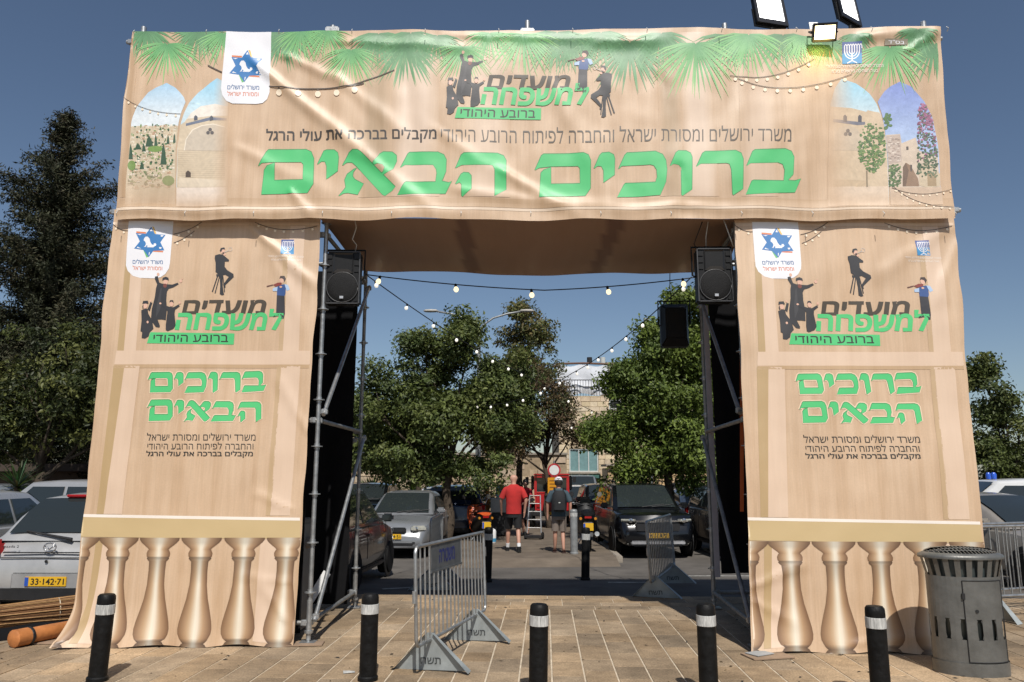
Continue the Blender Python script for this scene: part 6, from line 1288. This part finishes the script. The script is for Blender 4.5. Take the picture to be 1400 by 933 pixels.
    for s in (-1, 1): MB().tube([(s * .12, cw - .02, zr(cw - .02) + .045), (s * .12 - .55, cw - .10, zr(cw - .10) + .05)], .008, 5).build('wiper', M_trim, t)
    # rear
    for s in (-1, 1): MB().box((s * hw * .86, -hl * .955, .82 if style != 'suv' else .95), (.20, .18, .26), Matrix.Rotation(s * R(24), 3, 'Z')).build('tail_light', M_red_l, t, bevel=.05, smooth=2)
    MB().box((0, -hl * .99, .34), (W * .80, .07, .16)).build('rear_bumper_trim', M_trim, t, bevel=.03)
    if plates[0] is not None: plate(t, hl + .025, .50 if style != 'suv' else .52, plates[0], 1)
    if plates[1] is not None: plate(t, -hl - .026, .47, plates[1], -1)
    if roof_rack:
        for s in (-1, 1): MB().tube([(s * (wr - .08), rr + .1, Hh + .02), (s * (wr - .08), rr + .2, Hh + .06), (s * (wr - .08), rf - .2, Hh + .06), (s * (wr - .08), rf - .1, Hh + .02)], .018, 6).build('roof_rail', M_trim, t)
    return t
P_sil = paint('silver_paint', (.42, .42, .42)); P_grey = paint('grey_paint', (.20, .215, .225)); P_dark = paint('dark_blue_grey_paint', (.035, .042, .052)); P_blk = paint('black_paint', (.004, .0045, .006), 0, .2, .45); P_white = paint('white_car_paint', (.66, .66, .65), 0); P_blue = paint('dark_blue_paint', (.02, .035, .08)); P_beige = paint('beige_paint', (.34, .31, .27)); P_old = mat('peeling_silver', (.42, .42, .415), .36, .3, .5, .14, 2.5, coat=.4)
mz = car('parked_car', 'silver hatchback with peeling paint seen from behind, left of the gate', (-5.52, 11.42, -.02), R(-1), 'hatch', P_old, plates=(None, '33·142·71'))
yb = -3.95 / 2
MB().box((0, yb + .02, .80), (1.16, .02, .012)).build('hatch_seam', M_trim, mz); MB().tube([(-.66, yb + .03, .90), (-.60, yb + .01, .74), (.60, yb + .01, .74), (.66, yb + .03, .90)], .006, 5).build('hatch_seam', M_trim, mz)
MB().tube([(-.42, yb + .175, 1.045), (-.1, yb + .135, .995), (.20, yb + .09, .95)], [.010, .014, .02], 6).build('rear_wiper', M_trim, mz); MB().box((.1, yb + .60, 1.452), (.62, .06, .03), Matrix.Rotation(R(-20), 3, 'X')).build('brake_light', M_red_l, mz, bevel=.01)
eb = MB(); eb.tube([(.075 * math.cos(a), yb - .008, .862 + .052 * math.sin(a)) for a in np.linspace(0, 6.283, 21)], .008, 6); eb.tube([(-.062, yb - .012, .882), (-.03, yb - .014, .865), (0, yb - .016, .838), (.03, yb - .014, .865), (.062, yb - .012, .882)], .008, 6); eb.build('badge', M_chrome, mz, smooth=True)
MB().lathe([(.018, 0), (.018, .01)], 10, (-.03, yb - .01, .70), axis='y').build('lock', M_trim, mz); MB().box((0, yb - .004, .475), (.86, .03, .19)).build('plate_recess', mat('recess_silver', (.33, .33, .33), .5, .3), mz, bevel=.02); MB().box((0, yb + .01, .31), (1.5, .06, .16)).build('bumper_skirt', M_trim, mz, bevel=.03)
flat_text('model_lettering', 'mazda 2', M_trim, mz, .20, .03, Matrix.Translation((-.50, yb + .028, .87)) @ Matrix.Rotation(R(90), 4, 'X'), rtl=False)
car('parked_car', 'grey car in the row beyond the peeling hatchback, its roof just showing', (-12.6, 18.3, LOT), R(82), 'suv', P_grey, H=1.66)
car('parked_car', 'pale silver car at the left edge of the picture, ahead of the hatchback', (-8.65, 12.8, -.02), R(4), 'hatch', P_sil)
car('parked_car', 'dark car farthest back in the row at the left', (-13.6, 21.0, LOT), R(85), 'suv', P_dark)
car('parked_car', 'tall silver car behind the peeling hatchback', (-9.5, 16.6, LOT), R(74), 'suv', P_sil, H=1.76)
car('parked_car', 'dark blue grey car standing close behind the left tower, seen from its right side', (-3.18, 13.35, -.06), R(-3), 'hatch', P_dark, H=1.58)
ty = car('parked_car', 'silver saloon with yellow plate facing the camera left of the passage', (-2.62, 19.9, LOT), R(180 - 3), 'sedan', paint('toyota_silver', (.25, .26, .27)), plates=('27·834·51', None))
car('parked_car', 'black off-road car facing the camera right of the walkway', (3.22, 19.9, LOT), R(180 + 2), 'suv', P_blk, plates=('615·34·701', None), front='suv', roof_rack=True)
car('parked_car', 'dark four-wheel car parked behind the silver saloon at the left', (-4.7, 25.4, LOT), R(178), 'suv', P_blk, H=1.62)
car('parked_car', 'white car half hidden behind the tree trunk left of the walkway', (-2.5, 26.5, LOT), R(185), 'hatch', P_white)
car('parked_car', 'dark blue estate behind the motorbike, left of the lamp post', (-1.75, 24.5, LOT), R(2), 'suv', P_blue, H=1.58)
car('parked_car', 'black car behind the black off-road car, nearer the walkway', (3.1, 25.4, LOT), R(180), 'suv', P_blk, H=1.6)
car('parked_car', 'white hatchback with its windscreen to the camera beyond the scooter', (2.7, 31.5, LOT), R(181), 'hatch', P_white)
car('parked_car', 'large grey van-like car with dark rear beyond the scooter', (3.2, 36.5, LOT), R(178), 'suv', P_grey, H=1.9)
car('parked_car', 'white car between the black off-road car and the right tower', (5.9, 24.6, LOT), R(183), 'sedan', P_white)
car('parked_car', 'dark car partly hidden by the right tower', (5.55, 18.7, LOT), R(181), 'suv', P_dark, H=1.62)
car('parked_car', 'dark car in the far row right of the passage', (8.1, 30, LOT), R(178), 'sedan', P_dark)
car('parked_car', 'beige car behind the steel barriers at the right edge', (8.3, 13.6, -.07), R(196), 'sedan', P_beige)
car('parked_car', 'dark car beyond the beige one at the far right', (11.4, 19.5, LOT), R(80), 'suv', P_dark)
pk = car('pickup_truck', 'white pickup with blue lights on its roof at the right edge', (10.4, 16.6, LOT), R(82), 'suv', P_white, H=1.78)
for x in (-.12, .12): MB().lathe([(.05, 0), (.055, .1), (.03, .14)], 12, (x, .1, 1.78)).build('blue_beacon', mat('beacon_blue', (.03, .10, .5), .2), pk, smooth=2)
# red off-road vehicle seen from behind
jp = thing('red_jeep', 'boxy red jeep with black fenders and big tyres beyond the pedestrians', 'jeep', (1.42, 28.2, LOT), R(-2)); P_red = paint('jeep_red', (.42, .015, .018), 0, .35)
MB().box((0, 0, .95), (1.15, 3.0, .62)).build('body', P_red, jp, bevel=.05); fr = MB()
for c, d in (((-.56, -1.42, 1.5), (.09, .09, .72)), ((.56, -1.42, 1.5), (.09, .09, .72)), ((0, -1.42, 1.83), (1.2, .1, .09)), ((0, -1.42, 1.28), (1.03, .1, .07))): fr.box(c, d)
for s in (-1, 1): MB().box((s * .56, .6, 1.5), (.09, .09, .72)).build('front_pillar', P_red, jp, bevel=.015)
fr.build('cab_frame', P_red, jp, bevel=.015); MB().box((0, -.4, 1.9), (1.24, 2.2, .07)).build('roof', P_red, jp, bevel=.02); MB().box((0, -1.40, 1.555), (1.02, .02, .47)).build('rear_window', M_glass, jp)
for s in (-1, 1):
    MB().box((s * .74, -1.0, 1.03), (.30, 1.0, .12)).build('fender', M_trim, jp, bevel=.04); MB().box((s * .66, -1.15, 1.62), (.1, .5, .5)).build('side_curtain', M_black_cloth, jp, bevel=.03); MB().box((s * .46, -1.52, .86), (.1, .04, .14)).build('tail_light', M_red_l, jp, bevel=.01)
    MB().tube([(s * .62, .6, 1.7), (s * .82, .62, 1.72)], .012, 6).box((s * .88, .62, 1.72), (.12, .05, .2)).build('mirror', M_trim, jp)
wheels(jp, .72, (-1.0, 1.1), .44, .28); MB().box((0, -1.55, .58), (1.3, .12, .16)).build('bumper', M_trim, jp, bevel=.02); plate(jp, -1.62, .60, '', -1, .4, .1)
# motorcycles
def bike(loc, rz, label, cowl, seatc, digits, big=1):
    t = thing('motorbike', label, 'motorbike', loc, rz, 'motorbikes beside the walkway'); ty, rm = wheel_parts(.29, .15)
    for y in (-.62, .72): o = obj('wheel', ty, None, t); o.location = (0, y, .29); obj('rim', rm, None, o)
    def loft(rows, nm, m):
        V = []; n = 14
        for (y, z, rx, rz_) in rows: V += [(rx * math.cos(2 * math.pi * k / n), y, z + rz_ * math.sin(2 * math.pi * k / n)) for k in range(n)]
        return MB().add(V, [(i * n + k, i * n + (k + 1) % n, (i + 1) * n + (k + 1) % n, (i + 1) * n + k) for i in range(len(rows) - 1) for k in range(n)] + [tuple(range(n)), tuple(range((len(rows) - 1) * n, len(rows) * n))]).build(nm, m, t, smooth=2)
    loft([(-.98, .80, .05, .03), (-.90, .78, .13, .09), (-.6, .72, .20, .16), (-.2, .60, .22, .20), (.1, .48, .20, .16), (.3, .46, .17, .12)], 'rear_body', M_trim); loft([(-.80, .88, .10, .03), (-.6, .90, .17, .06), (-.2, .84, .18, .07), (.1, .80, .14, .05)], 'seat', seatc)
    loft([(.28, .50, .20, .2), (.42, .75, .24, .26), (.52, .90, .22, .22), (.66, .88, .12, .14), (.76, .80, .05, .06)], 'front_cowl', cowl); loft([(-1.0, .84, .10, .02), (-.9, .875, .16, .035), (-.7, .865, .18, .04)], 'tail_cowl', cowl)
    MB().tube([(0, .45, .95), (0, .72, .29)], .03, 8).build('fork', M_galv, t); MB().tube([(-.36, .30, 1.07), (-.2, .38, 1.06), (0, .44, 1.0), (.2, .38, 1.06), (.36, .30, 1.07)], .014, 7).build('handlebar', M_trim, t, smooth=True)
    for s in (-1, 1):
        MB().tube([(s * .26, .36, 1.06), (s * .34, .36, 1.24)], .008, 6).lathe([(.06, -.01), (.065, 0), (.05, .03)], 14, (s * .35, .34, 1.28), axis='y').build('mirror', M_chrome if s > 0 else M_trim, t, smooth=2)
        MB().lathe([(.03, 0), (.035, .03), (.01, .05)], 10, (s * .17, -.98, .76), axis='y').build('indicator', mat('amber', (.5, .2, .02), .3), t)
    MB().add([(-.17, .50, 1.0), (.17, .50, 1.0), (.10, .42, 1.22), (-.10, .42, 1.22), (-.17, .51, 1.0), (.17, .51, 1.0), (.10, .43, 1.22), (-.10, .43, 1.22)], [(0, 1, 2, 3), (7, 6, 5, 4), (0, 3, 7, 4), (1, 5, 6, 2), (2, 6, 7, 3)]).build('windshield', mat('smoked_screen', (.012, .013, .014), .15), t)
    MB().box((0, -.985, .79), (.16, .03, .06)).build('tail_light', M_red_l, t, bevel=.01); MB().box((0, -1.0, .52), (.2, .02, .34), Matrix.Rotation(R(-18), 3, 'X')).build('rear_mudguard', M_trim, t, bevel=.008); plate(t, -1.06, .58, digits, -1, .23, .17); MB().tube([(.16, -.2, .34), (.19, -.6, .36), (.2, -.95, .42)], [.03, .05, .055], 10).build('exhaust', M_galv, t, smooth=2)
    MB().tube([(-.1, -.1, .3), (-.28, -.12, .02)], .014, 6).build('side_stand', M_galv, t); return t
bike((-.92, 21.4, LOT), R(14), 'black motorbike with orange red seat cowl left of the walkway', mat('bike_orange', (.55, .09, .02), .35), M_blackplastic, '')
bike((1.80, 18.9, -.03), R(-3), 'black scooter seen from behind next to the grey bollard', M_blackplastic, M_blackplastic, '')
sb = thing('delivery_box', 'stacked pale boxes behind the motorbike', 'box', (-.35, 23.0, -.03)); MB().box((0, 0, .88), (.55, .4, .42)).build('crate', mat('pale_box', (.42, .43, .42), .6), sb, bevel=.02); MB().box((0, 0, .35), (.5, .4, .66)).build('stand', M_trim, sb, bevel=.02); MB().box((.05, 0, 1.28), (.35, .3, .34)).build('crate', mat('blue_box', (.16, .32, .40), .5), sb, bevel=.02)
cs = thing('gas_canister', 'small white and blue canister behind the crowd barrier', 'canister', (-.50, 20.5, -.03)); MB().lathe([(.10, 0), (.115, .02), (.115, .16), (.115, .40), (.09, .46), (.03, .5)], 16, (0, 0, .0)).build('tank', M_white, cs, smooth=2); MB().lathe([(.117, .05), (.118, .06), (.118, .16), (.117, .17)], 16).build('blue_label', mat('label_blue', (.05, .25, .42), .5), cs); MB().tube([(0, 0, .5), (0, 0, .56)], .02, 8).build('valve', M_trim, cs); cs.scale = (.75, .75, .75)
# ladder trolley
ld = thing('hand_truck', 'aluminium ladder-like hand truck with small black wheels right of the man in red', 'hand truck', (.62, 21.9, -.03), R(-12)); M_alu = mat('aluminium', (.55, .55, .54), .35, .7)
lean = lambda z: .18 * z
for s in (-1, 1): MB().tube([(s * .20, -.05 + lean(.16), .16), (s * .15, -.05 + lean(1.2), 1.2)], .018, 8).build('rail', M_alu, ld); MB().lathe([(.085, -.03), (.095, -.015), (.095, .015), (.085, .03)], 16, (s * .24, 0, .095), axis='x').build('wheel', M_rubber, ld)
for z in (.3, .52, .74, .96, 1.18): w = .20 - .05 * (z - .16) / 1.04; MB().tube([(-w, -.05 + lean(z), z), (w, -.05 + lean(z), z)], .014, 6).build('rung', M_alu, ld)
MB().tube([(-.24, 0, .095), (.24, 0, .095)], .012, 6).build('axle', M_trim, ld); MB().box((0, -.10, .07), (.5, .26, .07)).build('toe_plate', M_trim, ld, bevel=.01)

# ---------------------------------------------------------------- people
def skin_mesh(nodes, edges, name, sub=1):
    """nodes: name -> (x, y, z, r); one continuous skin grown over the joints"""
    ks = list(nodes); me = bpy.data.meshes.new(name); me.from_pydata([nodes[k][:3] for k in ks], [(ks.index(a), ks.index(b)) for a, b in edges], []); o = bpy.data.objects.new(name, me); COL.objects.link(o)
    md = o.modifiers.new('s', 'SKIN'); md.use_smooth_shade = True
    for i, k in enumerate(ks): sv_ = me.skin_vertices[0].data[i]; r = nodes[k][3]; sv_.radius = (r, r) if not isinstance(r, tuple) else r; sv_.use_root = (i == 0)
    sb_ = o.modifiers.new('u', 'SUBSURF'); sb_.levels = sub; sb_.render_levels = sub
    out = bpy.data.meshes.new_from_object(o.evaluated_get(bpy.context.evaluated_depsgraph_get())); bpy.data.objects.remove(o); bpy.data.meshes.remove(me); out.polygons.foreach_set('use_smooth', [True] * len(out.polygons)); return out
def eloft(rows, n=18):
    """elliptic rings (x, y, z, rx, ry)"""
    b = MB(); V = []
    for (x, y, z, rx, ry) in rows: V += [(x + rx * math.cos(2 * math.pi * k / n), y + ry * math.sin(2 * math.pi * k / n), z) for k in range(n)]
    return b.add(V, [(i * n + k, i * n + (k + 1) % n, (i + 1) * n + (k + 1) % n, (i + 1) * n + k) for i in range(len(rows) - 1) for k in range(n)] + [tuple(range(n))[::-1], tuple(range((len(rows) - 1) * n, len(rows) * n))])
M_skin = mat('skin', (.50, .27, .19), .55, var=.1, scale=8)
def person(label, loc, rz, h, J, shirt, shorts, shoes, socks=None, hair=None, cap=None, sandals=False, group=None):
    """J holds ankle/knee/elbow/wrist offsets for left (l) and right (r); the figure faces +y"""
    t = thing('person', label, 'person', loc, rz, group); k = h / 1.76
    N = {'pelvis': (0, 0, .94, .12), 'waist': (0, 0, 1.10, .115), 'chest': (0, -.01, 1.30, .125), 'neckb': (0, -.02, 1.46, .07), 'neck': (0, -.01, 1.52, .052), 'skull0': (0, .01, 1.58, .072), 'skull1': (0, .01, 1.655, .088), 'skull2': (0, 0, 1.725, .058), 'nose0': (0, .10, 1.63, .018), 'earl': (-.088, 0, 1.635, .016), 'earr': (.088, 0, 1.635, .016)}
    E = [('pelvis', 'waist'), ('waist', 'chest'), ('chest', 'neckb'), ('neckb', 'neck'), ('neck', 'skull0'), ('skull0', 'skull1'), ('skull1', 'skull2'), ('skull1', 'nose0'), ('skull1', 'earl'), ('skull1', 'earr')]
    for s, q in ((-1, 'l'), (1, 'r')):
        sh = (s * .185, -.01, 1.415); el, wr, kn, an = J['el' + q], J['wr' + q], J['kn' + q], J['an' + q]; hp = (s * .095, 0, .90)
        N['sh' + q] = sh + (.058,); N['el' + q] = el + (.042,); N['wr' + q] = wr + (.028,); N['hip' + q] = hp + (.088,); N['kn' + q] = kn + (.056,); cf = Vector(kn).lerp(Vector(an), .35); N['calf' + q] = (cf.x, cf.y - .015, cf.z, .056); N['an' + q] = an + (.036,)
        td = Vector((an[0] + s * .03, an[1] + .15, max(.025, an[2] - .06))); N['toe' + q] = tuple(td) + (.032,)
        E += [('chest', 'sh' + q), ('sh' + q, 'el' + q), ('el' + q, 'wr' + q), ('pelvis', 'hip' + q), ('hip' + q, 'kn' + q), ('kn' + q, 'calf' + q), ('calf' + q, 'an' + q), ('an' + q, 'toe' + q)]
        d = (Vector(wr) - Vector(el)).normalized(); pm_ = Vector(wr) + d * .075; N['palm' + q] = tuple(pm_) + (.030,); E.append(('wr' + q, 'palm' + q))
        for i in range(4):
            b0 = pm_ + Vector((0, (i - 1.5) * .019, 0)) + d * .02; N[f'f{i}{q}'] = tuple(b0 + d * .035) + (.0095,); N[f'g{i}{q}'] = tuple(b0 + d * (.07 + .008 * (i in (1, 2))) + Vector((-s * .012, 0, 0))) + (.008,); E += [('palm' + q, f'f{i}{q}'), (f'f{i}{q}', f'g{i}{q}')]
        N['th' + q] = tuple(Vector(wr) + d * .06 + Vector((-s * .01, .045, 0))) + (.011,); N['ti' + q] = tuple(Vector(wr) + d * .10 + Vector((-s * .012, .055, 0))) + (.009,); E += [('wr' + q, 'th' + q), ('th' + q, 'ti' + q)]
    b = obj('body', skin_mesh(N, E, 'body'), M_skin, t); b.scale = (k, k, k)
    def wear(mb, nm, m, smooth=2): o = mb.build(nm, m, t, smooth=smooth); o.scale = (k, k, k); return o
    s_ = eloft([(0, -.01, .84, .178, .128), (0, -.01, .95, .178, .130), (0, -.01, 1.08, .172, .125), (0, -.015, 1.22, .188, .132), (0, -.02, 1.34, .205, .132), (0, -.02, 1.42, .195, .110), (0, -.02, 1.47, .125, .08), (0, -.015, 1.50, .072, .066)])
    for q, s in (('l', -1), ('r', 1)): sh = Vector((s * .165, -.012, 1.425)); el = Vector(J['el' + q]); s_.tube([Vector((s * .12, -.012, 1.40)), Vector((s * .175, -.012, 1.385)), sh.lerp(el, .35), sh.lerp(el, .88)], [.06, .068, .068, .068], 12)
    wear(s_, 'shirt', shirt)
    sh_ = eloft([(0, 0, .76, .165, .125), (0, 0, .84, .170, .124), (0, 0, .93, .168, .122), (0, 0, .99, .160, .116)])
    for q, s in (('l', -1), ('r', 1)): hp = Vector((s * .085, 0, .88)); kn = Vector(J['kn' + q]); sh_.tube([hp, hp.lerp(kn, .5), hp.lerp(kn, .94)], [.096, .092, .090], 14)
    wear(sh_, 'shorts', shorts)
    for q, s in (('l', -1), ('r', 1)):
        an = Vector(J['an' + q]); fo = an + Vector((s * .02, .17, 0)); z0 = max(0, an.z - .085)
        if sandals: f = MB().box((an.x + s * .01, an.y + .06, z0 + .012), (.09, .27, .022)).tube([(an.x - .045, an.y + .10, z0 + .02), (an.x, an.y + .09, z0 + .07), (an.x + .045, an.y + .10, z0 + .02)], .014, 6).tube([(an.x - .042, an.y - .03, z0 + .05), (an.x, an.y + .03, z0 + .085), (an.x + .042, an.y - .03, z0 + .05)], .013, 6)
        else: f = MB().tube([(an.x, an.y - .06, z0 + .045), (an.x, an.y, z0 + .055), (an.x + s * .01, an.y + .10, z0 + .045), (an.x + s * .015, an.y + .19, z0 + .032)], [.036, .047, .045, .030], 12).box((an.x + s * .008, an.y + .06, z0 + .011), (.088, .28, .022)).tube([(an.x, an.y, z0 + .05), (an.x, an.y - .005, z0 + .11)], [.047, .044], 12)
        wear(f, 'shoe', shoes)
        if socks: kn = Vector(J['kn' + q]); wear(MB().tube([an + Vector((0, -.005, -.01)), an.lerp(kn, .22) + Vector((0, -.01, 0))], [.042, .046], 12), 'sock', socks)
    if hair is not None: wear(eloft([(0, -.015, 1.57, .086, .088), (0, -.02, 1.62, .097, .102), (0, -.015, 1.68, .098, .104), (0, -.005, 1.735, .078, .085), (0, 0, 1.765, .035, .04)], 16), 'hair', hair)
    if cap is not None:
        c = eloft([(0, -.005, 1.655, .100, .106), (0, -.005, 1.70, .099, .104), (0, 0, 1.74, .080, .085), (0, 0, 1.77, .035, .04)], 18); c.add([(-.07, .09, 1.665), (.07, .09, 1.665), (.05, .185, 1.645), (-.05, .185, 1.645), (-.07, .09, 1.655), (.07, .09, 1.655), (.05, .185, 1.635), (-.05, .185, 1.635)], [(0, 1, 2, 3), (7, 6, 5, 4), (3, 2, 6, 7), (0, 3, 7, 4), (1, 5, 6, 2)]); wear(c, 'cap', cap)
    return t
J1 = dict(ell=(-.27, .02, 1.15), wrl=(-.255, .10, .92), elr=(.27, -.02, 1.15), wrr=(.265, .03, .90), knl=(-.10, .10, .50), anl=(-.11, -.02, .095), knr=(.10, .02, .48), anr=(.10, -.12, .085))
person('bald man in a red T-shirt and black shorts walking away', (.04, 18.2, -.03), R(2), 1.80, dict(J1, anl=(-.13, .22, .085), knl=(-.12, .17, .50), anr=(.11, -.20, .11), knr=(.10, -.02, .50), wrl=(-.28, .14, .93), ell=(-.29, .0, 1.16), wrr=(.25, -.02, .90), elr=(.28, -.08, 1.16)), mat('red_shirt', (.42, .022, .02), .9, var=.22, scale=4, bump=.6, bscale=7), mat('black_shorts', (.010, .010, .011), .85), mat('black_shoe', (.010, .010, .010), .6), socks=mat('white_sock', (.65, .65, .65), .9))
J2 = dict(ell=(-.27, .0, 1.15), wrl=(-.27, .06, .90), elr=(.275, -.04, 1.15), wrr=(.27, -.01, .90), knl=(-.09, .02, .48), anl=(-.10, .10, .085), knr=(.09, .04, .48), anr=(.10, -.10, .085))
p2 = person('man in white cap and grey shorts with a backpack, walking away', (1.08, 17.95, -.03), R(-2), 1.70, J2, mat('teal_grey_shirt', (.045, .075, .095), .85, var=.15, scale=6), mat('grey_shorts', (.19, .155, .13), .9, var=.12), mat('brown_sandal', (.045, .022, .018), .6), cap=mat('white_cap', (.68, .68, .70), .8), hair=mat('dark_hair', (.02, .015, .012), .7), sandals=True)
bk = thing('backpack', 'black backpack worn by the man in the white cap', 'backpack', (1.08, 17.95 - .20, 1.02), R(-2)); M_bk = mat('backpack_fabric', (.012, .013, .015), .8, var=.3, scale=20, bump=.2)
eloft([(0, 0, -.12, .13, .07), (0, 0, -.10, .165, .09), (0, 0, .10, .175, .105), (0, .01, .27, .155, .09), (0, .02, .35, .10, .05)], 20).build('main_bag', M_bk, bk, smooth=2); MB().box((0, -.10, .0), (.24, .05, .2)).build('front_pocket', M_bk, bk, bevel=.02); MB().box((0, -.128, .08), (.04, .006, .02)).build('badge', M_wframe, bk)
for s in (-1, 1): MB().tube([(s * .09, .06, .33), (s * .10, .13, .40), (s * .11, .22, .40), (s * .13, .27, .25), (s * .15, .22, .05), (s * .14, .08, -.05)], .016, 8).build('shoulder_strap', M_bk, bk, smooth=True)
J3 = dict(ell=(-.25, .10, 1.18), wrl=(-.15, .28, 1.05), elr=(.25, .08, 1.17), wrr=(.20, .26, 1.02), knl=(-.09, .02, .48), anl=(-.10, .04, .085), knr=(.09, .04, .48), anr=(.10, -.06, .085))
person('dark haired person in a red top beyond the hand truck', (.40, 23.0, -.03), R(150), 1.64, J3, mat('red_top', (.42, .02, .03), .85), mat('dark_trousers', (.03, .032, .04), .85), mat('black_shoe', (0, 0, 0)), hair=mat('black_hair', (.012, .010, .010), .6))
